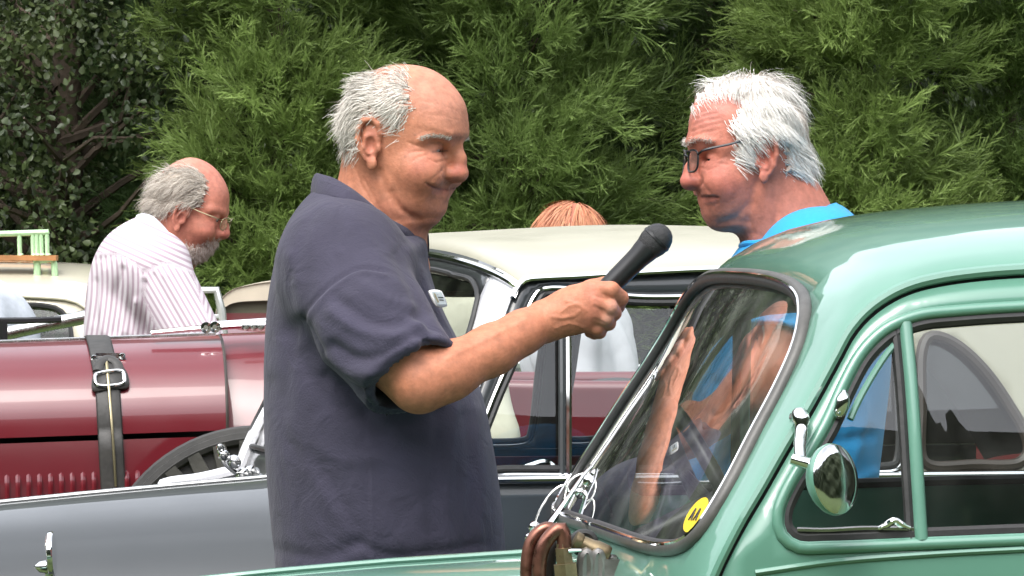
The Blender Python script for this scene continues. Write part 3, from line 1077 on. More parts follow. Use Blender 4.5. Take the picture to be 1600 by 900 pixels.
ct = [bz(520, 728), bz(415, 747), bz(300, 757), bz(150, 771), bz(0, 786), bz(-250, 815), bz(-500, 860), bz(-650, 930)]
cx2, cz2 = [c[0] for c in ct][::-1], [c[1] for c in ct][::-1]
xs = np.linspace(cx2[-1], cx2[0], 34)
secs = []
for x in xs:
    f = (cx2[-1] - x) / (cx2[-1] - cx2[0])
    secs.append(arch(x, BW / 2, 0.56 - 0.26 * f ** 1.1, 0.60, np.interp(x, cx2, cz2), 41, 2.15))
loft('bonnet', secs, M_BLACKCAR, black)
MB().tube(np.array([[x, BW / 2, np.interp(x, cx2, cz2) + .002] for x in xs[3:]]), 0.006, 8, flat=0.7).build('bonnet_hinge', M_DULLCHROME, black)
obj('radiator_shell', arch(xs[-1] - .005, BW / 2, .3, .5, cz2[0], 25, 2.2), [list(range(25))], M_CHROME, black)
for sgn, yc in ((-1, 0.10), (1, BW - 0.10)):
    ws_ = []
    for x in np.linspace(0.0, -1.75, 24):
        f = -x / 1.75
        zt = 0.62 + 0.30 * math.sin(math.pi * min(1, max(0, f * 0.9 + 0.08))) ** 0.8
        ws_.append(arch(x - .1, yc, 0.20, 0.42 if f < .3 or f > .93 else 0.62, zt, 21, 2.2))
    loft('front_wing', ws_, M_BLACKCAR, black)
    wheel('wheel', (-1.3, yc, 0.34), (1 if sgn < 0 else -1), 0.34, 0.14, black)
    wheel('wheel', (1.25, yc, 0.34), (1 if sgn < 0 else -1), 0.34, 0.14, black)
    MB().lathe((-1.62, yc + .12 * -sgn, 0.86), (-1, 0, 0), [(-.16, .02), (-.1, .08), (0, .1), (.012, .1), (.03, .06), (.035, .001)], 24).build('headlamp', M_CHROME, black)
MB().box((0.2, BW / 2, 0.40), (1.55, BW / 2 - 0.1, 0.05)).build('floor_pan', M_DARK, black)
bt = [arch(x, BW / 2, hw, 0.4, zt, 21, 2.6) for x, hw, zt in ((1.05, 0.7, 1.12), (1.3, 0.7, 1.05), (1.6, 0.66, 0.9), (1.75, 0.6, 0.7), (1.8, .5, .45))]
loft('boot_lid', bt, M_BLACKCAR, black)
# wing mirror seen edge-on
wmx = MB()
m0 = wp(80, 866, 10.02)
wmo = wmx.lathe(BF.local(m0), (math.cos(.30), -math.sin(.30), 0.05), [(-.006, .03), (-.003, .035), (.003, .036), (.005, .034), (.006, .001)], 32).build('wing_mirror', M_CHROME, black)
MB().lathe(BF.local(wp(77, 886, 10.02)), (-1, 0, 0), [(0, .0105), (.006, .011), (.016, .009), (.022, .004), (.024, .0005)], 16).build('mirror_cone', M_CHROME, wmo)
MB().tube([BF.local(wp(76, 892, 10.02)), BF.local(wp(79, 960, 10.03)), BF.local(wp(82, 1010, 10.05))], .006, 8).build('mirror_stalk', M_CHROME, wmo)
# wiper, screen pivots and scuttle trim, its white a painted sky reflection
vf = BW - 0.2
def bq(px, py, v=vf): return BF.at(px, py, v)
tr = MB().tube(smooth_path([bq(236, 768), bq(262, 757), bq(310, 750), bq(345, 742), bq(372, 733), bq(388, 700), bq(403, 668), bq(418, 640)], 40), [.008] * 3 + [.016] * 30 + [.012] * 7, 10, flat=0.8).build('scuttle_trim', M_SKYWHITE, black)
MB().tube(smooth_path([bq(238, 776), bq(285, 768), bq(330, 755), bq(362, 748)], 16), .008, 8).build('scuttle_edge', M_DULLCHROME, tr)
MB().tube([bq(316, 762, vf - .25), bq(338, 757, vf - .25), bq(366, 750, vf - .25)], [.003, .005, .006], 8).build('wiper_blade', M_BLACK, tr)
for (px, py, r) in ((350, 712, .010), (366, 722, .012), (379, 742, .012), (392, 738, .011), (400, 752, .010), (345, 700, .007)):
    MB().lathe(bq(px, py, vf - .12), (-.5, -1, .4), [(-.01, r * .5), (-.005, r), (.006, r), (.012, r * .5), (.014, .001)], 12).build('screen_pivot', M_CHROME, tr)
MB().tube(smooth_path([bq(343, 703, vf - .12), bq(350, 722, vf - .12), bq(368, 738, vf - .12), bq(398, 752, vf - .12)], 16), .0045, 8).build('pivot_lever', M_CHROME, tr)
MB().tube(smooth_path([bq(318, 764, vf - .3), bq(362, 778, vf - .3), bq(430, 786, vf - .3)], 16), .004, 8).build('screen_base_trim', M_CHROME, tr)

# ------------------------------------------------------------------ the red tourer
M_RED = material('red_car_paint', (0.12, 0.004, 0.010), rough=0.38, coat=0.7, var=0.06, vscale=3, rvar=0.06, coat_rough=0.05)
M_LEATHER = material('dark_strap_leather', (0.035, 0.033, 0.03), rough=0.55, var=0.3, vscale=30, bump=0.0008, bscale=90)
M_BRASS = material('worn_brass', (0.42, 0.36, 0.22), rough=0.35, metal=1.0, var=0.2)
RF = Frame(172, 13.7, math.radians(6))
red = RF.empty('red_car')
tag(red, 'dark red vintage tourer with a leather strap over its long bonnet', 'car')
RH = 0.29


def rx(px): return RF.at(px, 600, 0)[0]


def rtop(x):
    return np.interp(x, [rx(-900), rx(0), rx(355), rx(430), rx(520)], [1.262, 1.285, 1.302, 1.306, 1.315])


def rgap(x):
    return np.interp(x, [rx(-900), rx(0), rx(355), rx(520)], [1.05, 1.086, 1.102, 1.11])


def rhalf(x):
    return np.interp(x, [rx(-900), rx(355), rx(520)], [0.23, 0.30, 0.34])


YC = 0.30


def red_arch(x, grow=0.0, n=41, zb=None):
    return arch(x, YC, rhalf(x) + grow, rgap(x) if zb is None else zb, rtop(x) + grow, n, 2.15)


x_seam = rx(355)
loft('bonnet_top', [red_arch(x) for x in np.linspace(rx(-900), x_seam - .003, 24)], M_RED, red)
loft('scuttle', [red_arch(x, .002, zb=0.7) for x in np.linspace(x_seam + .004, rx(545), 12)], M_RED, red)
MB().tube(red_arch(x_seam, -.003), .004, 6).build('scuttle_joint', M_WOODDARK, red)
obj('radiator', arch(rx(-900) - .01, YC, .25, .6, 1.27, 25, 2.2), [list(range(25))], M_CHROME, red)
for far in (False, True):
    V, F = [], []
    n = 30
    X = np.linspace(rx(-900), x_seam - .003, n)
    for x in X:
        y = YC - rhalf(x) if not far else YC + rhalf(x)
        V += [(x, y, rgap(x) - .012), (x, y, 0.66)]
    F = [[2 * i, 2 * i + 1, 2 * i + 3, 2 * i + 2] for i in range(n - 1)]
    bs = obj('bonnet_side', V, F if not far else [f[::-1] for f in F], M_RED, red, False)
    pass
    if not far:
        for k in range(24):
            px = 232 - 17.0 * k
            x = rx(px)
            yy = YC - rhalf(x)
            zt = rgap(x) - 0.088
            lv = MB().tube(smooth_path([(x, yy + .004, zt + .006), (x, yy - .004, zt), (x, yy - .006, zt - .02), (x, yy - .006, zt - .14), (x, yy + .003, zt - .16)], 12), .0058, 6, flat=1.0).build('louvre', M_RED, bs)
    else:
        pass
MB().box(((rx(-900) + rx(545)) / 2, YC, 0.95), ((rx(545) - rx(-900)) / 2 - .02, 0.15, 0.15)).build('engine_block', M_DARK, red)
MB().box(((rx(-900) + rx(355)) / 2, YC - .22, 1.085), ((rx(355) - rx(-900)) / 2 - .02, 0.005, 0.02)).build('bonnet_gap', M_DARK, red)
MB().tube(np.array([[x, YC, rtop(x) + .002] for x in np.linspace(rx(-900), rx(350), 12)]), .004, 6).build('bonnet_hinge', M_DULLCHROME, red)
# open tub behind the scuttle
x0, x1 = rx(540), rx(1750)
for far in (False, True):
    secs = []
    for x in np.linspace(x0, x1, 26):
        f = (x - x0) / (x1 - x0)
        zt = 1.20 + 0.03 * (1 - f) ** 6 + 0.02 * f
        y0 = YC - 0.34 - 0.10 * math.sin(math.pi * min(1, f * .8 + .1))
        ang = np.linspace(-0.3, math.pi + .3, 12)
        ring = [(x, y0 + .02 - .02 * math.cos(a) * 1.0, zt - .02 + .02 * math.sin(a)) for a in ang]
        sec = [(x, y0 - .002, 0.6)] + [(x, y0 - .01, .85)] + ring + [(x, y0 + .045, .85), (x, y0 + .045, .6)]
        sec = np.array(sec)
        if far: sec[:, 1] = 2 * YC - sec[:, 1]
        secs.append(sec)
    loft('tub_side', secs, M_RED, red)
    MB().tube([RF.at(902, 612, -.1 if not far else .7), RF.at(903, 600, -.1 if not far else .7)], [.004, .0055], 8).build('hood_peg', M_CHROME, red)
loft('tail', [np.array([[x1 + dx, YC + s_ * (.36 - dx * .2), z] for s_, z in ((-1, .6), (-1, 1.1), (-.6, 1.2 - dx * .3), (.6, 1.2 - dx * .3), (1, 1.1), (1, .6))]) for dx in (0, .2, .4, .5)], M_RED, red)
for xc in (rx(900), rx(1450)):
    MB().tube(smooth_path([(xc, YC, .6), (xc + .06, YC, .9), (xc + .1, YC, 1.12)], 8), [.33, .33, .33, .33, .32, .3, .27, .2], 16, flat=.2, up=(1, 0, 0)).build('seat', M_LEATHER, red)
MB().tube(smooth_path([RF.at(925, 604, .1), RF.at(960, 600, .1), RF.at(995, 602, .1)], 12), .014, 8).build('folded_hood', M_RUBBER, red)
# leather bonnet strap with buckle
sx0, sx1 = rx(165) , rx(178)
M_ = []
aa = np.linspace(math.pi, math.pi * 0.30, 34)
path = []
for a in aa:
    c, s_ = math.cos(a), math.sin(a)
    xx = rx(166) + .004
    path.append((YC + (rhalf(xx) + .006) * np.sign(c) * abs(c) ** (2 / 2.15), rgap(xx) + (rtop(xx) + .006 - rgap(xx)) * abs(s_) ** (2 / 2.15)))
path = [(YC - rhalf(xx) - .010, z) for z in np.linspace(0.70, rgap(xx) - .002, 12)] + path
path = np.array(path)
V, F = [], []
for i, (y, z) in enumerate(path):
    xc = np.interp(z, [.95, 1.10, 1.20, 1.30], [rx(178), rx(172), rx(169), rx(160)])
    for dx in (-.0255, -.022, .022, .0255):
        V.append((xc + dx, y + (.0025 if abs(dx) > .024 else 0), z - (.002 if abs(dx) > .024 and z > 1.2 else 0)))
F = [[4 * i + k, 4 * i + k + 1, 4 * i + k + 5, 4 * i + k + 4] for i in range(len(path) - 1) for k in range(3)]
strap = obj('bonnet_strap', V, F, M_LEATHER, red)
solidify(strap, .005, 0)


def rb(px, py, d=0.0):
    """a place on the strap's near face"""
    z = wp(px, py, 13.68)[2]
    yy = np.interp(z, path[:, 1][path[:, 0] < YC], path[:, 0][path[:, 0] < YC])
    p = RF.at(px, py, yy - d)
    return p


def loop_tube(pts, r, mat, name, par, n=40, closed=True):
    return MB().tube(smooth_path(np.array(pts), n, closed), r, 8, closed=closed).build(name, mat, par)


sh_ = [rb(px, py, .006) for px, py in [(150, 582), (143, 600), (146, 612), (172, 608), (200, 606), (201, 592), (192, 575), (172, 570)]]
bp = smooth_path(np.array(sh_), 30, closed=True)
cen = bp.mean(0)
bo = obj('buckle_pad', np.concatenate([[cen + [0, -.004, 0]], bp]), [[0, 1 + (i + 1) % 30, 1 + i] for i in range(30)], M_LEATHER, strap)
solidify(bo, .006, 0)
loop_tube([rb(px, py, .014) for px, py in [(150, 585), (148, 592), (151, 601), (160, 603), (186, 601), (193, 598), (194, 588), (191, 580)]], .0042, M_CHROME, 'buckle', strap)
MB().tube([rb(166, 562, .012), rb(170, 602, .016), rb(176, 680, .010), rb(181, 760, .008)], [.004, .0035, .003, .003], 8).build('buckle_pin', M_BRASS, strap)
cp = rb(168, 556, .008)
MB().box(cp, (.026, .003, .006)).build('hook_plate', M_CHROME, strap)
for px in (147, 191):
    MB().lathe(rb(px, 557 if px > 160 else 560, .008), (0, -1, 0), [(-.003, .008), (0, .0085), (.004, .007), (.0042, .003), (.001, .0025)], 12).build('hook_eye', M_CHROME, strap)
MB().tube(smooth_path([rb(152, 580, .008), rb(157, 566, .012), rb(169, 560, .014), rb(182, 566, .012), rb(187, 580, .008)], 16), .011, 8, flat=.5).build('strap_keeper', M_LEATHER, strap)
# folded windscreen on the scuttle
fw = MB()
vz = 0.18
def rq(px, py, v=vz): return RF.at(px, py, v)
fwo = MB().tube([rq(236, 520), rq(300, 514), rq(360, 510), rq(560, 498)], [.009, .011, .011, .011], 8, flat=.6).build('folded_windscreen', M_CHROME, red)
MB().tube([rq(330, 506), rq(420, 500), rq(560, 491)], .005, 8).build('upper_rail', M_CHROME, fwo)
for px in (322, 336):
    MB().lathe(rq(px, 512 - (px - 322) * .06, vz - .02), (0, -1, 0), [(-.004, .011), (0, .0125), (.003, .0125), (.004, .006), (-.001, .005)], 14).build('pivot_plate', M_CHROME, fwo)
for px in (384, 396, 407):
    MB().lathe(rq(px, 509, vz - .025), (0, -1, .2), [(-.004, .008), (0, .011), (.006, .009), (.008, .003)], 10).build('screen_bolt', M_DULLCHROME, fwo)
pp = MB().tube(smooth_path([wp(-400, 606, 15.9), wp(-80, 541, 15.9), wp(0, 523, 15.9), wp(70, 508, 15.9), wp(150, 492, 15.9), wp(230, 476, 15.9)], 24), .0175, 12).build('metal_pipe', M_DULLCHROME)
tag(pp, 'slanting polished metal pipe behind the bonnet of the red car at the left edge', 'pipe')
MB().tube([wp(-350, 596, 15.9), wp(-350, 596, 15.9) * [1, 1, 0]], .015, 8).build('pipe_stand', M_DULLCHROME, pp)
MB().tube([wp(200, 484, 15.9), wp(200, 484, 15.9) * [1, 1, 0]], .015, 8).build('pipe_stand', M_DULLCHROME, pp)
# side-mounted spare wheel with a chunky tread
tcen = RF.at(402, 915, -0.38)
TR = 0.335
ty = MB().lathe(tcen, (0, -1, 0), [(-.07, TR - .03), (-.06, TR - .004), (0, TR), (.046, TR - .002), (.05, TR - .011), (.056, TR - .012), (.06, TR - .022), (.066, TR - .024), (.062, TR - .034), (.05, TR - .04), (.052, TR - .10), (.045, TR - .13), (0, TR - .13)], 72).build('spare_tyre', M_TYRE, red)  # darker rubber than the lugs paints the shade of the pits
for k in range(34):
    a = 2 * math.pi * k / 34
    rad = np.array([math.cos(a), 0, math.sin(a)]); tan = np.array([-math.sin(a), 0, math.cos(a)])
    c = tcen + np.array([0, -.052, 0])
    r0, r1 = TR - .105, TR - .026
    V = []
    for (rr, hw, y) in ((r0, .017, -.002), (r1, .013, -.013)):
        for s_ in (-1, 1):
            V.append(c + rad * rr + tan * s_ * hw + [0, y, 0])
            V.append(c + rad * rr + tan * s_ * (hw + .004) + [0, .012, 0])
    F = [[0, 2, 6, 4], [0, 4, 5, 1], [2, 3, 7, 6], [4, 6, 7, 5], [0, 1, 3, 2]]
    lug = obj('tread_lug', V, F, M_TYRE_LIT, ty, False)
MB().lathe(tcen + [0, -.02, 0], (0, -1, 0), [(0, TR - .12), (.02, TR - .125), (.01, .06), (.04, .05), (.045, .001)], 30).build('wheel_disc', M_RED, ty)
for sgn, yc in ((-1, YC - .45), (1, YC + .45)):
    wheel('road_wheel', (rx(-600), yc, 0.36), (1 if sgn < 0 else -1), 0.36, 0.13, red, M_RED)
    wheel('road_wheel', (rx(1500), yc, 0.36), (1 if sgn < 0 else -1), 0.36, 0.13, red, M_RED)
    ws_ = []
    for x in np.linspace(rx(-880), rx(100), 22):
        f = (x - rx(-880)) / (rx(100) - rx(-880))
        zt = 0.42 + 0.42 * math.sin(math.pi * (0.12 + .85 * (1 - f) ** .8 if False else .15 + .7 * (1 - f))) ** 1.0
        ws_.append(arch(x, yc, .11, zt - .06, zt, 9, 2.2))
    loft('front_wing', ws_, M_RED, red)
MB().box((rx(500), YC - .42, .38), (.9, .12, .015)).build('running_board', M_RED, red)
MB().box((rx(500), YC + .42, .38), (.9, .12, .015)).build('running_board', M_RED, red)
MB().box((rx(400), YC, .55), (1.75, .3, .05)).build('chassis', M_DARK, red)

# ------------------------------------------------------------------ pale car with roof rack, far left
M_IVORY = material('ivory_paint', (0.52, 0.48, 0.38), rough=0.35, coat=0.8, var=0.04, vscale=4)
M_PALEGREEN = material('pale_green_rack_paint', (0.42, 0.62, 0.36), rough=0.5, var=0.1, vscale=20)
M_PLANK = material('orange_brown_plank', (0.42, 0.19, 0.07), rough=0.6, var=0.3, vscale=14)
PF = Frame(0, 19.0, math.radians(-4))
pale = PF.empty('pale_car')
tag(pale, 'ivory car with a roof rack at the far left behind the red tourer', 'car')
p_y = lambda z: 0.08 * max(0, (z - 1.2) / .2)
pg = smooth_path(np.array([PF.on(px, py, p_y) for px, py in [(-760, 640), (-700, 560), (-600, 500), (-450, 470), (-250, 463), (-50, 465), (60, 468), (115, 474), (140, 490), (165, 530), (195, 585), (215, 630)]])[::-1], 90)
PS = Shell(PF, pg[::-1] if pg[0][0] < pg[-1][0] else pg, 1.35, lambda g: 0.095, p=2.2, q=.6, nt=90)
V2, F2 = cdt(np.array(ob), [], 0.06)
solidify(obj('roof', skin2(PS, V2 / [K, 1]), F2.astype(np.int32), M_IVORY, pale), .01)
po = PS.G[:, [0, 2]]
if po[0][0] < po[-1][0]: po = po[::-1]
pout = np.concatenate([po, [[po[-1][0], 1.0], [po[-1][0] - .1, .45], [po[0][0] + .2, .45], [po[0][0] + .15, 1.0]]])
pw = smooth_path(np.array([PF.on(px, py, p_y)[[0, 2]] for px, py in [(-80, 476), (20, 476), (70, 478), (92, 484), (106, 500), (112, 530), (112, 560), (-90, 565), (-95, 500)]]), 50, closed=True)
pw2 = smooth_path(np.array([PF.on(px, py, p_y)[[0, 2]] for px, py in [(-130, 478), (-200, 478), (-420, 490), (-470, 520), (-480, 560), (-200, 565), (-130, 565)]]), 50, closed=True)
for far in (False, True):
    side_panel('body_side', PF, pout, [pw, pw2], p_y, 1.35, M_IVORY, pale, far, h=.08)
    for q in (pw, pw2):
        g_ = side_panel('side_glass', PF, q, [], p_y, 1.35, M_GLASS, pale, far, t=0, off=.012)
        MB().tube(side_curve(q, p_y, 1.35, far, .003), .008, 6, closed=True).build('glass_rubber', M_RUBBER, g_)
loft('bonnet', [arch(x, .675, .5 - .1 * f, .5, 1.08 - .18 * f, 21, 2.5) for x, f in ((po[-1][0] - .05 if po[-1][0] > 0 else .4, 0), (.8, .3), (1.1, .7), (1.25, 1))], M_IVORY, pale)
for sgn, yc in ((-1, .1), (1, 1.25)):
    wheel('wheel', (.85, yc, .3), (1 if sgn < 0 else -1), .3, .13, pale)
    wheel('wheel', (-1.0, yc, .3), (1 if sgn < 0 else -1), .3, .13, pale)
rk = empty('roof_rack')
tag(rk, 'pale green metal roof rack with a wooden plank on the ivory car', 'roof rack')
YR = 19.2
def kp(px, py, dy=0.0): return wp(px, py, YR + dy)
for dy in (0, .9):
    MB().tube([kp(-120, 366, dy), kp(0, 365.5, dy), kp(76, 363, dy)], .009, 8).build('top_rail', M_PALEGREEN, rk)
    for px in (-90, -50, -10, 30, 51, 57, 64, 73):
        MB().tube([kp(px, 364, dy), kp(px + 1, 396, dy), kp(px + 2, 399, dy)], [.007, .007, .011], 8).build('post', M_PALEGREEN, rk)
    MB().tube(smooth_path([kp(52, 407, dy), kp(70, 406, dy), kp(82, 405, dy), kp(85, 418, dy), kp(86, 440, dy), kp(87, 456, dy)], 14), .010, 8).build('foot', M_PALEGREEN, rk)
    MB().tube([kp(58, 406, dy), kp(58, 434, dy)], .011, 8).build('stay', M_PALEGREEN, rk)
    MB().lathe(kp(88, 461, dy), (0, 0, 1), [(-.012, .014), (0, .012), (.01, .008)], 10).build('foot_clamp', M_CHROME, rk)
    MB().tube(smooth_path([kp(-118, 407, dy), kp(-124, 420, dy), kp(-126, 460, dy)], 8), .010, 8).build('foot', M_PALEGREEN, rk)
for dy in (-.02, .3, .6, .9):
    MB().box(kp(-20, 403, dy + .05), (.21, .05, .008)).build('plank', M_PLANK, rk)
MB().tube([kp(73, 364, 0), kp(73, 364, .9)], .009, 8).build('cross_rail', M_PALEGREEN, rk)

# dark rail in front of the grey sleeve
rail = MB().tube([wp(-300, 503, 15.4), wp(40, 501, 15.4), wp(96, 499, 15.4)], .008, 6).build('black_rail', M_BLACK)
tag(rail, 'thin black horizontal rail in front of the grey sleeve at the far left', 'rail')
for px in (5, -150):
    MB().tube([wp(px, 502, 15.4), wp(px, 900, 15.4), wp(px, 1346, 15.4)], .012, 6).build('rail_post', M_BLACK, rail)

# low car with cream hood behind the man in navy
M_HOOD = material('cream_hood', (0.52, 0.46, 0.36), rough=0.5, var=0.08, vscale=6, coat=.3, coat_rough=.2)
M_SMOKE = material('hood_window', (0.10, 0.095, 0.065), rough=0.25, var=.15, vscale=5)
M_MAROON = material('maroon_body', (0.10, 0.01, 0.015), rough=.35, coat=.8)
hc = empty('hooded_car', (0, 0, 0))
tag(hc, 'low open car with a rounded cream hood half hidden behind the man in navy', 'car')
YH = 22.0
sil = [(339, 492), (342, 478), (350, 464), (366, 452), (388, 446), (411, 442), (450, 438), (500, 436), (560, 437), (620, 442), (650, 455), (664, 478), (667, 492)]
so_ = smooth_path(np.array([wp(px, py, YH) for px, py in sil]), 50)
si_ = smooth_path(np.array([wp(px, py, YH) for px, py in [(346, 492), (350, 482), (358, 476), (372, 472), (400, 470), (430, 469), (500, 468), (560, 469), (620, 472), (645, 478), (655, 485), (659, 492)]]), 50)
secs = []
for dy, gr in ((0, 0), (-.01, .012), (.02, .02), (.4, .03), (.9, .03), (1.2, 0.0)):
    c = so_.mean(0)
    q = (so_ - c) * (1 + gr) + c
    q[:, 1] = YH + dy
    secs.append(q)
loft('hood_cloth', secs, M_HOOD, hc)
V = np.concatenate([so_ + [0, -.004, 0], si_ + [0, -.004, 0]])
obj('hood_rear_band', V, [[i, i + 1, 51 + i, 50 + i] for i in range(49)], M_HOOD, hc)
obj('hood_window', si_ + [0, .02, 0], [list(range(50))], M_SMOKE, hc)
bl = [arch(0, 0, 1, 0, 1)]
loft('body', [np.array([wp(502, 346, YH)[0] + s_ * .42 * k for s_ in (-1, -1, -.8, .8, 1, 1)])[:, None] * [1, 0, 0] + np.array([[0, YH + dy, z] for z in (.4, 1.0, zt, zt, 1.0, .4)]) for dy, k, zt in ((-.6, .8, .9), (-.3, 1, 1.15), (0, 1.05, 1.235), (.9, 1.05, 1.235), (1.0, 1, 1.1), (2.0, .8, 1.05), (2.4, .7, .9))], M_MAROON, hc)
for sx in (-.45, .45):
    for dy in (-.1, 2.0):
        MB().lathe((wp(502, 346, YH)[0] + sx, YH + dy, .33), (1, 0, 0), [(-.06, .2), (-.06, .32), (0, .33), (.06, .32), (.06, .2)], 24).build('wheel', M_TYRE, hc)

# steel crowd barrier on the lawn
M_STEEL = material('galvanised_steel', (0.62, 0.63, 0.62), rough=.4, metal=.7, var=.1)
for bi, (xa, xb, lab) in enumerate(((300, 345, 'pale metal tube frame beside the bearded man'), (560, 1060, 'steel crowd barrier seen through the quarterlight of the black car'))):
    YB = 20.5 if bi == 0 else 18.5
    zt, zb = (1.335, .3) if bi == 0 else (1.10, .2)
    br = empty('metal_barrier', (wp((xa + xb) / 2, 346, YB)[0], YB, 0))
    tag(br, lab, 'barrier')
    X0, X1 = wp(xa, 346, YB)[0] - br.location[0], wp(xb, 346, YB)[0] - br.location[0]
    MB().tube(smooth_path([(X0, 0, 0), (X0, 0, zt - .05), (X0 + .02, 0, zt), (X1 - .02, 0, zt), (X1, 0, zt - .05), (X1, 0, 0)], 40), .014, 8).build('frame', M_STEEL, br)
    MB().tube([(X0, 0, zt - .09), (X1, 0, zt - .09)], .008, 6).build('cross_rail', M_STEEL, br)
    MB().tube([(X0, 0, zb), (X1, 0, zb)], .012, 6).build('cross_rail', M_STEEL, br)
    nb = max(2, int((X1 - X0) / .09))
    for k in range(1, nb):
        x = X0 + (X1 - X0) * k / nb
        MB().tube([(x, 0, zb), (x, 0, zt - .09)], .006, 6).build('upright', M_STEEL, br)

# ground
M_GRASS = material('grass_ground', (0.055, 0.085, 0.022), rough=.9, var=.3, vscale=1.5, bump=.01, bscale=30)
gr = obj('ground', [(-600, -300, 0), (600, -300, 0), (600, 1500, 0), (-600, 1500, 0)], [[0, 1, 2, 3]], M_GRASS, None, False)
tag(gr, kind='structure')
# ------------------------------------------------------------------ trees behind the cars
def leaf_material(name, trans=0.35, rough=0.55, var=0.25):
    m = bpy.data.materials.new(name)
    m.use_nodes = True
    nt = m.node_tree
    b = nt.nodes['Principled BSDF']
    out = [n for n in nt.nodes if n.type == 'OUTPUT_MATERIAL'][0]
    a = nt.nodes.new('ShaderNodeVertexColor')
    a.layer_name = 'col'
    b.inputs['Roughness'].default_value = rough
    b.inputs['Specular IOR Level'].default_value = 0.35
    t = nt.nodes.new('ShaderNodeBsdfTranslucent')
    mx = nt.nodes.new('ShaderNodeMixShader')
    mx.inputs[0].default_value = trans
    nt.links.new(a.outputs[0], b.inputs['Base Color'])
    nt.links.new(a.outputs[0], t.inputs['Color'])
    nt.links.new(b.outputs[0], mx.inputs[1])
    nt.links.new(t.outputs[0], mx.inputs[2])
    nt.links.new(mx.outputs[0], out.inputs['Surface'])
    return m


M_NEEDLE = leaf_material('conifer_foliage', 0.42)
M_LEAF = leaf_material('broad_leaf', 0.2, 0.4)
M_BARK = material('bark', (0.07, 0.05, 0.035), rough=0.9, var=0.35, vscale=9, bump=.01, bscale=25)


def spray_template(seed, n_side=13):
    r = np.random.default_rng(seed)
    V, F, tipness = [], [], []

    def twig(p, d, L, wd, t0, t1, n):
        d = d / np.linalg.norm(d)
        s = np.cross(d, n); s /= np.linalg.norm(s) + 1e-9
        b = len(V)
        m_ = p + d * L * .45
        V.extend([p, m_ + s * wd, p + d * L, m_ - s * wd])
        tipness.extend([t0, (t0 + t1) / 2, t1, (t0 + t1) / 2])
        F.append([b, b + 1, b + 2]); F.append([b, b + 2, b + 3])
    def needle(p, d, L, wd, t0, t1, n):
        d = d / np.linalg.norm(d)
        s = np.cross(d, n); s /= np.linalg.norm(s) + 1e-9
        b = len(V)
        V.extend([p + d * L * .15 + s * wd, p + d * L, p + d * L * .15 - s * wd])
        tipness.extend([t0, t1, t0])
        F.append([b, b + 1, b + 2])
    ax = np.array([1.0, 0, 0])
    twig(np.zeros(3), ax, 1.0, .012, .2, 1, np.array([0, .3, 1.0]))
    for k in range(n_side):
        s = 0.12 + 0.84 * k / (n_side - 1)
        roll = r.uniform(0, 2 * math.pi)
        rad = np.array([0, math.cos(roll), math.sin(roll)])
        d = ax * r.uniform(.85, 1.1) + rad * r.uniform(.40, .75)
        L = (.20 + .34 * (1 - s)) * r.uniform(.8, 1.2)
        p = ax * s
        n = r.normal(size=3)
        twig(p, d, L, .014, .3 + .4 * s, .9, n)
        dn = d / np.linalg.norm(d)
        for j in range(4):
            q = p + dn * L * (.18 + .2 * j)
            d2 = dn + ax * .25 + r.normal(size=3) * .32
            needle(q, d2, L * r.uniform(.34, .60), .0115, .5, 1.0, r.normal(size=3))
    return np.array(V), np.array(F), np.array(tipness)


TEMPL = [spray_template(i) for i in range(6)]


def rot_to(D, roll):
    """rotation matrices taking +x to D with a roll"""
    D = D / np.linalg.norm(D, axis=1)[:, None]
    h = np.where(np.abs(D[:, 2:3]) < .9, np.array([[0, 0, 1.0]]), np.array([[0, 1.0, 0]]))
    s = np.cross(h, D); s /= np.linalg.norm(s, axis=1)[:, None]
    u = np.cross(D, s)
    c, n = np.cos(roll)[:, None], np.sin(roll)[:, None]
    s2 = s * c + u * n
    u2 = -s * n + u * c
    return np.stack([D, s2, u2], -1)


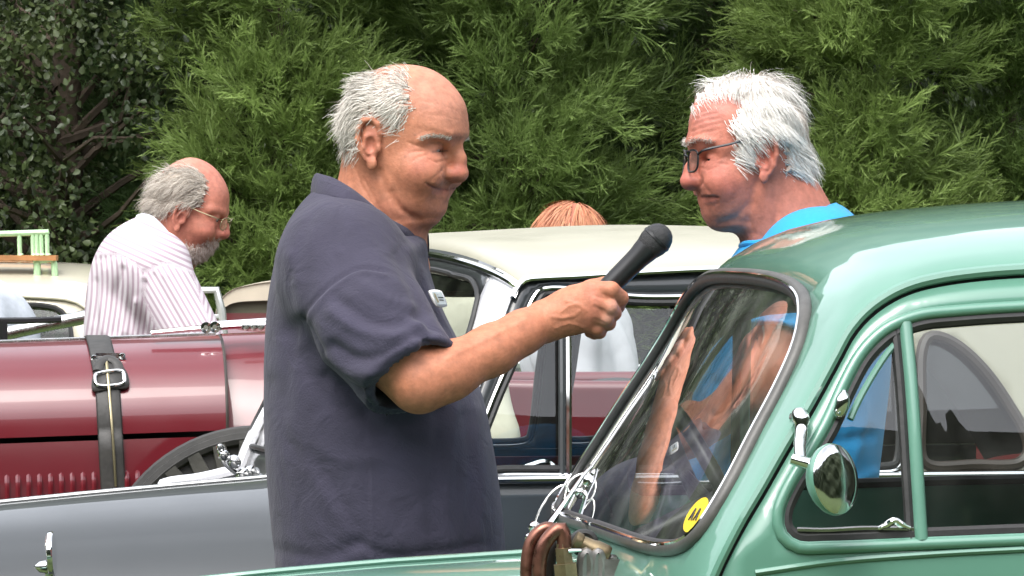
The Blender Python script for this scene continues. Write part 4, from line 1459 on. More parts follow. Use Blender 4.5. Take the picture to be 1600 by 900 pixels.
def conifer(label, px, Y, r0, H, seed, base, tip, nbr=120, per=30, zmax=None, group='conifers behind the cars', size=(.18, .32)):
    r = np.random.default_rng(seed)
    x0 = wp(px, 346, Y)[0]
    root = empty('conifer_tree', (x0, Y, 0))
    tag(root, label, 'tree', group)
    MB().tube([(0, 0, 0), (.02, 0, H * .4), (0, .02, H)], [.07, .018, .008], 10).build('trunk', M_BARK, root)
    pos, dirs, sc, tone = [], [], [], []
    limbs = MB()
    for k in range(nbr):
        z = 0.15 + (H * .93 - .15) * (k / nbr) ** 1.25
        rr = r0 * (1 - z / H) ** .75 * r.uniform(.72, 1.12)
        ph = -math.pi / 2 + r.uniform(-1, 1) * math.pi * (.75 if z < 3.4 else 1)
        if k % 4 == 0: ph = -math.pi / 2 + r.uniform(-.3, .3)
        out = np.array([math.cos(ph), math.sin(ph), 0])
        up = r.uniform(-.10, .30)
        d = out + [0, 0, up]
        tone_b = r.uniform(-1, 1)
        P0 = np.array([0, 0, z - rr * .15])
        if k % 2 == 0:
            limbs.tube([P0, P0 + d * rr * .5, P0 + d * rr * .9 + [0, 0, .05]], [.02, .012, .004], 5)
        big = 1.0 if z < 2.95 else 1.9
        n = per if 1.05 < z < 2.95 else int(per * (.28 if z > 2.5 else .2))
        for j in range(n):
            t = 1 - .6 * r.random() ** 1.6 if j % 4 else r.uniform(.12, .6)
            wob = r.normal(size=3) * [.095, .095, .075] * (1.0 if z < 3.3 else 1.6)
            p = P0 + d * rr * t * np.array([1, 1, 1]) + wob * (.5 + .7 * rr)
            sd = out * .75 + np.array([0, 0, .42]) + r.normal(size=3) * .40
            pos.append(p); dirs.append(sd)
            sc.append(r.uniform(*size) * big); tone.append(tone_b * .6 + r.normal() * .4)
    pos, dirs, sc, tone = np.array(pos), np.array(dirs), np.array(sc), np.array(tone)
    Rm = rot_to(dirs, r.uniform(0, 6.28, len(pos)))
    Vs, Fs, Cs, nb = [], [], [], 0
    base, tip = np.array(base), np.array(tip)
    which = r.integers(0, len(TEMPL), len(pos))
    for w_ in range(len(TEMPL)):
        i = np.nonzero(which == w_)[0]
        tv, tf, tn = TEMPL[w_]
        tv = tv.copy()
        v = np.einsum('nij,vj->nvi', Rm[i], tv) * sc[i][:, None, None] + pos[i][:, None]
        # tips hang or lift a little
        f = tf[None] + (np.arange(len(i)) * len(tv))[:, None, None] + nb
        nb += len(i) * len(tv)
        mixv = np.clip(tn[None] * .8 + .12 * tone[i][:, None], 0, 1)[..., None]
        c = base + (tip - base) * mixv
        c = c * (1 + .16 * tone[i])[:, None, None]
        Vs.append(v.reshape(-1, 3)); Fs.append(f.reshape(-1, 3)); Cs.append(np.clip(c, .004, 1).reshape(-1, 3))
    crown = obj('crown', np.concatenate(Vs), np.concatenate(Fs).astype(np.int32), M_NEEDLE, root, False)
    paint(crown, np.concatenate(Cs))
    tag(limbs.build('limbs', M_BARK, root), kind='stuff')
    return root


def broadleaf(label, px, Y, rx_, ry_, H, seed, cols, nclump=260, per=150, leaf=.034, clump=.22, group='broadleaf trees behind the cars', zlo=.2):
    r = np.random.default_rng(seed)
    x0 = wp(px, 346, Y)[0]
    root = empty('broadleaf_tree', (x0, Y, 0))
    tag(root, label, 'tree', group)
    MB().tube(smooth_path([(0, 0, 0), (.05, .05, H * .3), (-.08, 0, H * .6), (0, 0, H * .9)], 12), np.linspace(.10, .03, 12), 10).build('trunk', M_BARK, root)
    lm = MB()
    ctr = []
    for k in range(nclump):
        z = r.uniform(zlo, H) if k % 3 else r.uniform(zlo, min(H, 3.4))
        a = r.uniform(-math.pi, math.pi)
        f = r.random() ** .45
        k_ = 1.0 - .25 * max(0, (z / H - .6) / .4)
        ctr.append((math.cos(a) * rx_ * f * k_, math.sin(a) * ry_ * f * k_, z))
    ctr = np.array(ctr)
    for k in range(0, nclump, 4):
        c = ctr[k]
        b = np.array([0, 0, c[2] * .75])
        lm.tube(smooth_path([b, (b + c) / 2 + r.normal(size=3) * .15, c], 6), np.linspace(.03, .006, 6), 5)
    tag(lm.build('limbs', M_BARK, root), kind='stuff')
    n = nclump * per
    ci = np.repeat(np.arange(nclump), per)
    g = r.normal(size=(n, 3))
    g /= np.linalg.norm(g, axis=1)[:, None]
    P = ctr[ci] + g * (clump * r.random(n) ** .5)[:, None] * [1.15, 1.15, .8]
    D = g * .5 + r.normal(size=(n, 3)) * .6 + [0, -.1, -.15]
    Rm = rot_to(D, r.uniform(0, 6.28, n))
    hw = .34
    T = np.array([[0, 0, 0], [.35, hw * .8, .10], [.72, hw, .10], [1, 0, 0], [.72, -hw, .10], [.35, -hw * .8, .10]])
    TF = np.array([[0, 3, 2], [0, 2, 1], [0, 4, 3], [0, 5, 4]])
    s = leaf * r.uniform(.7, 1.35, n)
    V = np.einsum('nij,vj->nvi', Rm, T) * s[:, None, None] + P[:, None]
    F = TF[None] + (np.arange(n) * 6)[:, None, None]
    cols = np.array(cols)
    w_ = np.clip(r.normal(.4, .3, nclump)[ci] + r.normal(0, .2, n), 0, 1)[:, None]
    C = cols[0] * (1 - w_) + cols[1] * w_
    o = obj('crown', V.reshape(-1, 3), F.reshape(-1, 3).astype(np.int32), M_LEAF, root, False)
    paint(o, np.repeat(C, 6, axis=0))
    return root


YT = 33.0
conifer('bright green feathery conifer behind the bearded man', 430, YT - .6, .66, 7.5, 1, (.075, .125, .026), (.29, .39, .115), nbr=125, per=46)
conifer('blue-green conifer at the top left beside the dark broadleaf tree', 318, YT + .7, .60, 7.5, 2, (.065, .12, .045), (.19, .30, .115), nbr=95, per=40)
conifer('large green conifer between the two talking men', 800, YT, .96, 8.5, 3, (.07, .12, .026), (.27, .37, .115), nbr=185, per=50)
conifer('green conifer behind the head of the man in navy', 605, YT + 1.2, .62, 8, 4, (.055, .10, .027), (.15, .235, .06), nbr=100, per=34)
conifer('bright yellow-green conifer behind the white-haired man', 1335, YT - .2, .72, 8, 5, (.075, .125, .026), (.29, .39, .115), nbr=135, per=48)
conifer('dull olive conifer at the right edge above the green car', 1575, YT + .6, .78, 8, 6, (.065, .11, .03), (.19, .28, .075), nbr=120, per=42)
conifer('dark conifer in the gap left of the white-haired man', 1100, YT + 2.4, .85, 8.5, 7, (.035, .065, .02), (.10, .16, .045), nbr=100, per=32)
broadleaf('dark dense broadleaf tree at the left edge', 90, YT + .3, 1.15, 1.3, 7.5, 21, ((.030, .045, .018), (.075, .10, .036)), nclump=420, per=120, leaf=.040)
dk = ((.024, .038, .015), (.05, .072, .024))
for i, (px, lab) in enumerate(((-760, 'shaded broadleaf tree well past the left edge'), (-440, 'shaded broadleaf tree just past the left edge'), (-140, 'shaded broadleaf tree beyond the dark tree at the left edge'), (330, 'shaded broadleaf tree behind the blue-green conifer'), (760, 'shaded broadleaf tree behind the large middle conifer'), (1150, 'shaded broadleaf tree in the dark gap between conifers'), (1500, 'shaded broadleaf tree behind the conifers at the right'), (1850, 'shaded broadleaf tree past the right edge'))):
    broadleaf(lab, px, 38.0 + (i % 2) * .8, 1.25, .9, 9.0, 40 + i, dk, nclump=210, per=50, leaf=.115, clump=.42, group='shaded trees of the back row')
# the wood behind the trees, carried round unseen to block sky reflections
wv, wf = [], []
nx_, nz_ = 300, 26
for i in range(nx_):
    a = 2 * math.pi * i / nx_
    for j in range(nz_):
        z = -.1 + 18 * j / (nz_ - 1)
        rr = 1 + .03 * math.sin(a * 23 + math.sin(z * 1.3)) + .02 * math.sin(a * 61 + z * 1.7) + rng.normal() * .006 + .0006 * z * z
        wv.append((30 * rr * math.cos(a) * 1.15, 12 + 30.5 * rr * math.sin(a), z + .5 * math.sin(a * 37)* (j == nz_ - 1)))
wf = [[i * nz_ + j, ((i + 1) % nx_) * nz_ + j, ((i + 1) % nx_) * nz_ + j + 1, i * nz_ + j + 1] for i in range(nx_) for j in range(nz_ - 1)]
wood = obj('wood_and_sky_screen', wv, wf, material('wood_mass', (.022, .032, .012), rough=.9, var=.5, vscale=4, bump=.08, bscale=7), None, True)
tag(wood, 'dark mass of woodland behind the trees, added unseen round the camera to block low sky', 'woodland', kind='stuff')
# ------------------------------------------------------------------ implicit-surface modelling for people
class Field:
    def __init__(s, lo, hi, h):
        s.lo, s.h = np.asarray(lo, np.float32), h
        n = np.ceil((np.asarray(hi) - np.asarray(lo)) / h).astype(int) + 1
        s.ax = [(s.lo[k] + h * np.arange(n[k])).astype(np.float32) for k in range(3)]
        s.D = np.full(n, 0.5, np.float32)

    def _box(s, lo, hi, m):
        sl = []
        for k in range(3):
            a = int(np.searchsorted(s.ax[k], lo[k] - m)); b = int(np.searchsorted(s.ax[k], hi[k] + m))
            sl.append(slice(a, b))
        sl = tuple(sl)
        X = s.ax[0][sl[0]][:, None, None]; Y = s.ax[1][sl[1]][None, :, None]; Z = s.ax[2][sl[2]][None, None, :]
        return sl, X, Y, Z

    def put(s, fn, lo, hi, k=.01, sub=False, m=.035):
        sl, X, Y, Z = s._box(lo, hi, m)
        if min(q.stop - q.start for q in sl) <= 0: return
        d = fn(X, Y, Z).astype(np.float32)
        a = s.D[sl]
        if sub:
            d = -d
            hh = np.clip(.5 - .5 * (a - d) / k, 0, 1) if k else None
            s.D[sl] = (a * (1 - hh) + d * hh + k * hh * (1 - hh)) if k else np.maximum(a, d)
        else:
            hh = np.clip(.5 + .5 * (a - d) / k, 0, 1) if k else None
            s.D[sl] = (a * (1 - hh) + d * hh - k * hh * (1 - hh)) if k else np.minimum(a, d)

    def ell(s, c, r, k=.01, sub=False, R=None):
        c = np.asarray(c, float); r = np.asarray(r, float)

        def fn(X, Y, Z):
            x, y, z = X - c[0], Y - c[1], Z - c[2]
            if R is not None:
                x, y, z = (x * R[0, 0] + y * R[1, 0] + z * R[2, 0], x * R[0, 1] + y * R[1, 1] + z * R[2, 1], x * R[0, 2] + y * R[1, 2] + z * R[2, 2])
            k0 = np.sqrt((x / r[0]) ** 2 + (y / r[1]) ** 2 + (z / r[2]) ** 2)
            k1 = np.sqrt((x / r[0] ** 2) ** 2 + (y / r[1] ** 2) ** 2 + (z / r[2] ** 2) ** 2) + 1e-9
            return k0 * (k0 - 1) / k1
        e = r if R is None else np.full(3, r.max())
        s.put(fn, c - e, c + e, k, sub)

    def cone(s, a, b, ra, rb, k=.01, sub=False, cut=None):
        a = np.asarray(a, float); b = np.asarray(b, float)
        ab = b - a
        L2 = ab @ ab + 1e-12

        def fn(X, Y, Z):
            x, y, z = X - a[0], Y - a[1], Z - a[2]
            t = np.clip((x * ab[0] + y * ab[1] + z * ab[2]) / L2, 0, 1)
            d = np.sqrt((x - t * ab[0]) ** 2 + (y - t * ab[1]) ** 2 + (z - t * ab[2]) ** 2) - (ra + (rb - ra) * t)
            if cut is not None:
                o, n = cut
                d = np.maximum(d, (X - o[0]) * n[0] + (Y - o[1]) * n[1] + (Z - o[2]) * n[2])
            return d
        m = max(ra, rb)
        s.put(fn, np.minimum(a, b) - m, np.maximum(a, b) + m, k, sub)

    def chain(s, pts, rad, k=.01, sub=False, kk=None):
        for i in range(len(pts) - 1):
            s.cone(pts[i], pts[i + 1], rad[i], rad[i + 1], k if i == 0 or kk is None else kk, sub)

    def inflate(s, poly, wctl, sig, ax=(0, 2), y0=0.0, k=.01, e=2.0, wscale=1.0):
        """a side outline blown up sideways; wctl rows: (u, v, half width, edge radius)"""
        poly = np.asarray(poly, float)
        wc = np.asarray(wctl, float)
        U, Vv = s.ax[0], s.ax[2]
        gu, gv = np.meshgrid(U, Vv, indexing='ij')
        Q = np.stack([gu.ravel(), gv.ravel()], -1)
        dd = seg_dist(poly, Q)
        ins = inside(poly, Q)
        Dm = np.where(ins, dd, -dd).reshape(gu.shape)
        w2 = ((Q[:, None] - wc[None, :, :2]) ** 2).sum(-1)
        wt = np.exp(-(w2 - w2.min(1)[:, None]) / (2 * sig * sig))
        wt /= wt.sum(1)[:, None]
        Wm = (wt @ wc[:, 2]).reshape(gu.shape) * wscale
        Rm = (wt @ wc[:, 3]).reshape(gu.shape)
        # smooth the medial ridge away
        q = np.clip((Rm - Dm) / Rm, 0, None)
        q = np.where(q < .3, (q / .3) ** 2 * .15 + .15 * (q / .3) * 0 + 0.0, q) if False else q
        y = np.abs(s.ax[1] - y0)[None, :, None]
        f = (q[:, None, :] ** e + (y / Wm[:, None, :]) ** e) ** (1 / e) - 1
        d = (f * np.minimum(Rm, Wm)[:, None, :]).astype(np.float32)
        a = s.D
        hh = np.clip(.5 + .5 * (a - d) / k, 0, 1)
        s.D = a * (1 - hh) + d * hh - k * hh * (1 - hh)

    def mesh(s):
        D = s.D
        S = D < 0
        c = [S[i:i + S.shape[0] - 1, j:j + S.shape[1] - 1, l:l + S.shape[2] - 1] for i in (0, 1) for j in (0, 1) for l in (0, 1)]
        al = c[0].copy(); an = c[0].copy()
        for q in c[1:]:
            al &= q; an |= q
        act = an & ~al
        idx = np.argwhere(act)
        n = len(idx)
        cid = np.full(act.shape, -1, np.int32)
        cid[act] = np.arange(n)
        off = np.array([[i, j, l] for i in (0, 1) for j in (0, 1) for l in (0, 1)])
        val = np.stack([D[idx[:, 0] + o[0], idx[:, 1] + o[1], idx[:, 2] + o[2]] for o in off], 1)
        P = np.zeros((n, 3)); cnt = np.zeros(n)
        for a in range(8):
            for b in range(a + 1, 8):
                if np.abs(off[a] - off[b]).sum() != 1: continue
                m = (val[:, a] < 0) != (val[:, b] < 0)
                t = val[m, a] / (val[m, a] - val[m, b])
                P[m] += off[a] + (off[b] - off[a]) * t[:, None]
                cnt[m] += 1
        V = s.lo + s.h * (idx + P / cnt[:, None])
        F = []
        for ax in range(3):
            o1, o2 = [(1, 2), (2, 0), (0, 1)][ax]
            A = np.take(S, range(S.shape[ax] - 1), ax); B = np.take(S, range(1, S.shape[ax]), ax)
            for flip, m in ((False, A & ~B), (True, ~A & B)):
                e = np.argwhere(m)
                e = e[(e[:, o1] > 0) & (e[:, o2] > 0) & (e[:, o1] < S.shape[o1] - 1) & (e[:, o2] < S.shape[o2] - 1)]
                q = []
                for d1, d2 in ((-1, -1), (0, -1), (0, 0), (-1, 0)):
                    f = e.copy(); f[:, o1] += d1; f[:, o2] += d2
                    q.append(cid[f[:, 0], f[:, 1], f[:, 2]])
                q = np.stack(q, 1)
                F.append(q[:, ::-1] if flip else q)
        F = np.concatenate(F)
        F = F[(F >= 0).all(1)]
        return V, F


def vnormals(V, F):
    n = np.cross(V[F[:, 2]] - V[F[:, 0]], V[F[:, 3]] - V[F[:, 1]])
    N = np.zeros_like(V)
    for k in range(4):
        np.add.at(N, F[:, k], n)
    return N / (np.linalg.norm(N, axis=1)[:, None] + 1e-12)


def relax(V, F, it=1, lam=.5):
    for _ in range(it):
        S = np.zeros_like(V); c = np.zeros(len(V))
        for k in range(4):
            a, b = F[:, k], F[:, (k + 1) % 4]
            np.add.at(S, a, V[b]); np.add.at(c, a, 1)
            np.add.at(S, b, V[a]); np.add.at(c, b, 1)
        V = V + lam * (S / np.maximum(c, 1)[:, None] - V)
    return V


def poly_dist(path, Q):
    return seg_dist(np.asarray(path, float), Q, closed=False)


def strands(root, d1, L, r, nseg=4, droop=0.0, curl=0.0, seed=0, taper=.35, hug=None, face=None):
    """many hair strands at once: root points, unit directions, lengths -> one triangle mesh"""
    R = np.random.default_rng(seed)
    n = len(root)
    d = d1 / (np.linalg.norm(d1, axis=1)[:, None] + 1e-9)
    P = [root]
    cur = root.copy()
    ph = R.uniform(0, 6.28, n)
    side = np.cross(d, R.normal(size=(n, 3))); side /= np.linalg.norm(side, axis=1)[:, None] + 1e-9
    for k in range(nseg):
        d = d + np.array([0, 0, -droop]) * (1.0 / nseg) + side * (curl * np.sin(ph + k * 1.9))[:, None]
        if hug is not None: d = d - hug / nseg
        d /= np.linalg.norm(d, axis=1)[:, None]
        cur = cur + d * (L / nseg)[:, None]
        P.append(cur)
    P = np.stack(P, 1)
    T = np.gradient(P, axis=1)
    T /= np.linalg.norm(T, axis=2)[..., None] + 1e-9
    fac = face if face is not None else side
    s = np.cross(T, fac[:, None, :] + .35 * side[:, None, :] + .01)
    s /= np.linalg.norm(s, axis=2)[..., None] + 1e-9
    tp = np.linspace(1, taper, nseg + 1)[None, :, None]
    rr = (r if np.ndim(r) else np.full(n, r))[:, None, None] * tp
    V = np.stack([P + s * rr, P - s * rr], 2).reshape(n, -1, 3)      # one fine ribbon per strand
    F = np.array([[2 * k, 2 * k + 1, 2 * k + 3, 2 * k + 2] for k in range(nseg)])
    F = F[None] + (np.arange(n) * V.shape[1])[:, None, None]
    return V.reshape(-1, 3), F.reshape(-1, 4)


class Head:
    """a head modelled from its side outline; near side is y < 0, forward is +x"""
    def __init__(s, o, m, sgn, yaw, pitch):
        s.o, s.m, s.sgn, s.yaw, s.pitch = o, m, sgn, yaw, pitch
        s.cy, s.sy, s.cp, s.sp = math.cos(yaw), math.sin(yaw), math.cos(pitch), math.sin(pitch)

    def loc(s, px, py, y=0.0):
        """head coordinates of a photo place lying at lateral offset y (near side negative)"""
        dx = (px - s.o[0]) * s.m * s.sgn
        dz = (s.o[1] - py) * s.m
        x1 = (dx - y * s.sy) / s.cy          # before yaw
        # undo pitch (forward tips down by pitch)
        return np.array([x1 * s.cp - dz * s.sp, y, x1 * s.sp + dz * s.cp])

    def seen(s, V):
        """photo place of head points folded on to the near side"""
        x = V[:, 0] * s.cp + V[:, 2] * s.sp
        z = -V[:, 0] * s.sp + V[:, 2] * s.cp
        y = -np.abs(V[:, 1])
        dx = x * s.cy + y * s.sy
        return np.stack([s.o[0] + dx / s.m * s.sgn, s.o[1] - z / s.m], -1)

    def world(s, V, W0):
        x = V[:, 0] * s.cp + V[:, 2] * s.sp
        z = -V[:, 0] * s.sp + V[:, 2] * s.cp
        y = V[:, 1]
        X = s.sgn * (x * s.cy + y * s.sy)
        Y = -x * s.sy + y * s.cy
        return np.stack([X, Y, z], -1) + W0


def build_head(H, h, prof, wctl, ft, neck, sig=.03, ear_r=1.0, e=2.15):
    P2 = np.array([H.loc(px, py)[[0, 2]] for px, py in prof])
    P2 = smooth_path(P2, 110, closed=True)
    wc = []
    for (px, py, W, R) in wctl:
        q = H.loc(px, py)
        wc.append((q[0], q[2], W, R))
    lo = np.array([P2[:, 0].min() - .05, -.115, P2[:, 1].min() - .10]); hi = np.array([P2[:, 0].max() + .04, .115, P2[:, 1].max() + .02])
    for (px, py, r) in neck:
        q = H.loc(px, py)
        lo = np.minimum(lo, [q[0] - r - .01, -.115, q[2] - .01]); hi = np.maximum(hi, [q[0] + r + .01, .115, 0])
    f = Field(lo, hi, h)
    f.inflate(P2, wc, sig, e=e)
    nk = [H.loc(px, py) for px, py, r in neck]
    f.chain(nk, [r for *_, r in neck], k=.03)
    # brow, sockets, cheeks
    for sg in (-1, 1):
        S = np.array([1, sg, 1.0])
        ec = ft['eye'] * [1, 1, 1]
        ec = np.array([ec[0], abs(ec[1]), ec[2]]) * S
        f.ell(ec + np.array([.006, .004 * sg, -.002]), (.0120, .020, .0120), .018, sub=True)
        f.cone(ec + np.array([.004, -.017 * sg, .0175]), ec + np.array([-.012, .020 * sg, .0165]), .0070, .0062, .014)
        f.ell(ec + np.array([-.010, .010 * sg, -.036]), (.026, .022, .020), .03)                     # cheekbone
        f.ell(ec + np.array([-.002, .0, 0]), (.0132, .0145, .0122), .008)                              # lids over the ball
        f.ell(ec + np.array([.004, -.001 * sg, -.0135]), (.0085, .0135, .0055), .006)                   # bag under the eye
        op = ft.get('open', .0035)
        R = np.eye(3)
        f.ell(ec + np.array([.0105, .0005 * sg, -.0005]), (.011, .0125, op), .0015, sub=True)
        al = ft['ala']
        al = np.array([al[0], abs(al[1]), al[2]]) * S
        f.ell(al, (.0130, .0085, .0095), .007)
        f.ell(al + np.array([.004, -.005 * sg, -.0105]), (.005, .0032, .0032), .003, sub=True)
        # ear
        ea = ft['ear']
        ey = ft['ear_y']
        q = lambda a, b_, c: np.array([ea[0] + a * ear_r, sg * (ey + b_ * ear_r), ea[2] + c * ear_r])
        f.ell(q(-.004, .004, .003), np.array([.015, .0065, .029]) * ear_r, .006)
        hel = [q(.008, .002, .000), q(.0115, .004, .014), q(.009, .006, .027), q(.0, .009, .034), q(-.010, .012, .032), q(-.0165, .014, .021), q(-.0175, .014, .006), q(-.014, .012, -.010), q(-.008, .009, -.021)]
        f.chain(hel, [.003, .0036, .004, .0042, .0044, .0042, .004, .0036, .0032], k=.003)
        f.chain([q(.004, .006, .012), q(-.006, .010, .010), q(-.009, .010, -.004), q(-.004, .009, -.013)], [.0028, .0032, .0034, .003], k=.003)
        f.ell(q(.001, .007, -.027), np.array([.0075, .0045, .0095]) * ear_r, .004)
        f.ell(q(.001, .0105, -.001), np.array([.0065, .0055, .0105]) * ear_r, .003, sub=True)
        f.ell(q(.0105, .004, -.006), np.array([.003, .004, .0065]) * ear_r, .003)                         # tragus
    # nose
    br, tip, base = ft['bridge'], ft['tip'], ft['base']
    mid = (br + tip) / 2 + np.array([.001, 0, 0])
    f.chain([br + [-.006, 0, .004], mid + [-.0085, 0, 0], tip + [-.0125, 0, .002]], [.0062, .0088, .0120], k=.010)
    f.ell(tip + [-.0120, 0, -.001], (.0125, .0135, .0118), .007)
    f.cone(tip + [-.012, 0, -.006], base + [-.004, 0, .001], .006, .0045, .006)
    # lips and chin
    mu, cl_, chn = ft['mouth'], ft['mouth_corner'], ft['chin']
    f.ell(mu + [-.0275, 0, .003], (.027, .030, .027), .022)          # the muzzle round the teeth
    f.ell(mu + [-.024, 0, -.020], (.019, .025, .019), .02)
    for sg in (-1, 1):
        c2 = np.array([cl_[0], abs(cl_[1]) * sg, cl_[2]])
        f.cone(mu + [-.0052, 0, .0048], c2 + np.array([-.003, -.004 * sg, .001]), .0050, .0020, .011)
        f.cone(mu + [-.0062, 0, -.0062], c2 + np.array([-.003, -.004 * sg, -.002]), .0058, .0020, .011)
        f.cone(mu + [.003, 0, -.0002], c2 + np.array([.001, 0, 0]), .0012, .0010, .002, sub=True)
    f.ell(chn + [-.017, 0, 0], (.0175, .022, .016), .016)
    for fn in ft.get('extra', []):
        fn(f)
    V, F = f.mesh()
    return V, F


def crease(H, V, N, paths):
    """press folds into (depth > 0) or raise ridges on (depth < 0) the skin along photo-traced lines"""
    Q = H.seen(V)
    out = V.copy()
    for path, depth, width in paths:
        d = poly_dist(np.array(path, float), Q)
        out -= N * (depth * np.exp(-(d / width) ** 2))[:, None]
    return out


M_SKIN = material('skin', (.5, .25, .17), rough=.58, sss=.08, attr='col', var=.20, vscale=75, bump=.0006, bscale=240, spec=.4)
M_HAIRW = material('white_hair', (.74, .72, .67), rough=.5, attr='col', spec=.3)
M_EYE = material('eye_ball', (.6, .57, .53), rough=.12, attr='col')


def person_obj(name, V, F, cols, mat):
    o = obj(name, V, F.astype(np.int32), mat, None)
    paint(o, cols)
    return o


def eyeball(H, W0, ec, parent, r=.0122, look=(1, 0, 0)):
    V, F = lathe((0, 0, 0), (1, 0, 0), [(-r, .0001)] + [(r * math.sin(a), r * math.cos(a)) for a in np.linspace(-1.4, 1.5, 16)] + [(r, .0001)], 20)
    lk = np.array(look, float); lk /= np.linalg.norm(lk)
    ang = np.arccos(np.clip(V @ lk / np.maximum(np.linalg.norm(V, axis=1), 1e-6), -1, 1))
    c = np.where((ang < .22)[:, None], (.008, .008, .008), np.where((ang < .50)[:, None], (.03, .03, .032), (.20, .165, .15)))
    V = H.world(np.asarray(V) + ec + [-.0008, 0, 0], W0)
    o = obj('eye', V, F, M_EYE, parent)
    paint(o, c)
    return o


def hair_mesh(H, W0, V, F, N, poly, parent, name, n, length, rad, comb, lift=.35, col=((.70, .68, .63), (.82, .80, .76)), cap=.006, droop=.5, curl=.25, seed=3, thin=None, jit=.45, clump=.0, zvar=1.0, capcol=None, capmin=.5, nseg=3, hug=9.0, side=0, ramp=.012):
    """hair: a soft cap over the scalp inside the traced outline and many strands growing from it"""
    R = np.random.default_rng(seed)
    Q = H.seen(V)
    wob = .0032 / H.m if cap else 0.0
    Q = Q + wob * np.stack([np.sin(Q[:, 1] * H.m * 420) + .7 * np.sin(Q[:, 1] * H.m * 1100 + 1) + .5 * np.sin(V[:, 1] * 700), np.sin(Q[:, 0] * H.m * 500) + .5 * np.sin(Q[:, 0] * H.m * 1300)], -1)
    ins = inside(np.array(poly, float), Q)
    if side: ins &= (V[:, 1] * side > 0)
    dist = seg_dist(np.array(poly, float), Q) * H.m
    wgt = np.where(ins, np.clip(dist / (ramp if cap else .010), 0, 1), 0)
    if thin is not None:
        for (tx, ty, tr, amt) in thin:
            g = np.exp(-(((Q[:, 0] - tx) ** 2 + (Q[:, 1] - ty) ** 2) / tr ** 2))
            wgt = wgt * (1 - amt * g)
    # cap
    parts_V, parts_F, parts_C = [], [], []
    off = 0
    c0, c1 = np.array(col[0]), np.array(col[1])
    if cap:
        nz = 1.0
        Vc = V + N * (np.clip((wgt - capmin) / (1 - capmin), 0, 1) * cap * nz - .0006)[:, None]
        fm = (wgt[F] > capmin).all(1)
        u, inv = np.unique(F[fm], return_inverse=True)
        parts_V.append(Vc[u]); parts_F.append(inv.reshape(-1, 4)); 
        parts_C.append(np.tile((c0 * .9 if capcol is None else np.array(capcol)), (len(u), 1)))
        off += len(u)
    pr = wgt ** .8 / (wgt ** .8).sum()
    k = R.choice(len(V), n, p=pr)
    p = V[k] + N[k] * (cap * np.clip((wgt[k] - capmin) / (1 - capmin), 0, 1) + .0002)[:, None] + R.normal(size=(n, 3)) * .0008
    cb = comb(V[k])
    nn = N[k]
    cb = cb - nn * np.sum(cb * nn, axis=1)[:, None]
    cb /= np.linalg.norm(cb, axis=1)[:, None] + 1e-9
    if clump:
        cs = np.sin(V[k] @ R.normal(size=(3, 3)) * 90)
        cb = cb + cs * clump
    d = cb + nn * lift + R.normal(size=(n, 3)) * jit * .5
    L = length * R.uniform(.55, 1.15, n) * (.45 + .55 * wgt[k])
    sv, sf = strands(p, d, L, rad * R.uniform(.7, 1.2, n), nseg, droop, curl, seed, hug=nn * (hug * L)[:, None], face=nn)
    per = len(sv) // n
    t = R.random(n)[:, None] * zvar
    sc = c0 * (1 - t) + c1 * t
    parts_V.append(sv); parts_F.append(sf + off); parts_C.append(np.repeat(sc, per, axis=0))
    VV = H.world(np.concatenate(parts_V), W0)
    FF = np.concatenate(parts_F)
    if H.sgn < 0: FF = FF[:, ::-1]
    o = obj(name, VV, FF.astype(np.int32), M_HAIRW, parent)
    paint(o, np.concatenate(parts_C))
    return o


def skin_cols(H, V, base, marks):
    """colours of the skin: base plus traced patches, the shade of the mouth line among them (photo place, radius px, colour, strength)"""
    Q = H.seen(V)
    C = np.tile(np.array(base, float), (len(V), 1))
    for (path, rad, col, k) in marks:
        P = np.array(path, float)
        d = poly_dist(P, Q) if len(P) > 1 else np.linalg.norm(Q - P[0], axis=1)
        w_ = (k * np.exp(-(d / rad) ** 2))[:, None]
        C = C * (1 - w_) + np.array(col) * .86 * w_
    return C


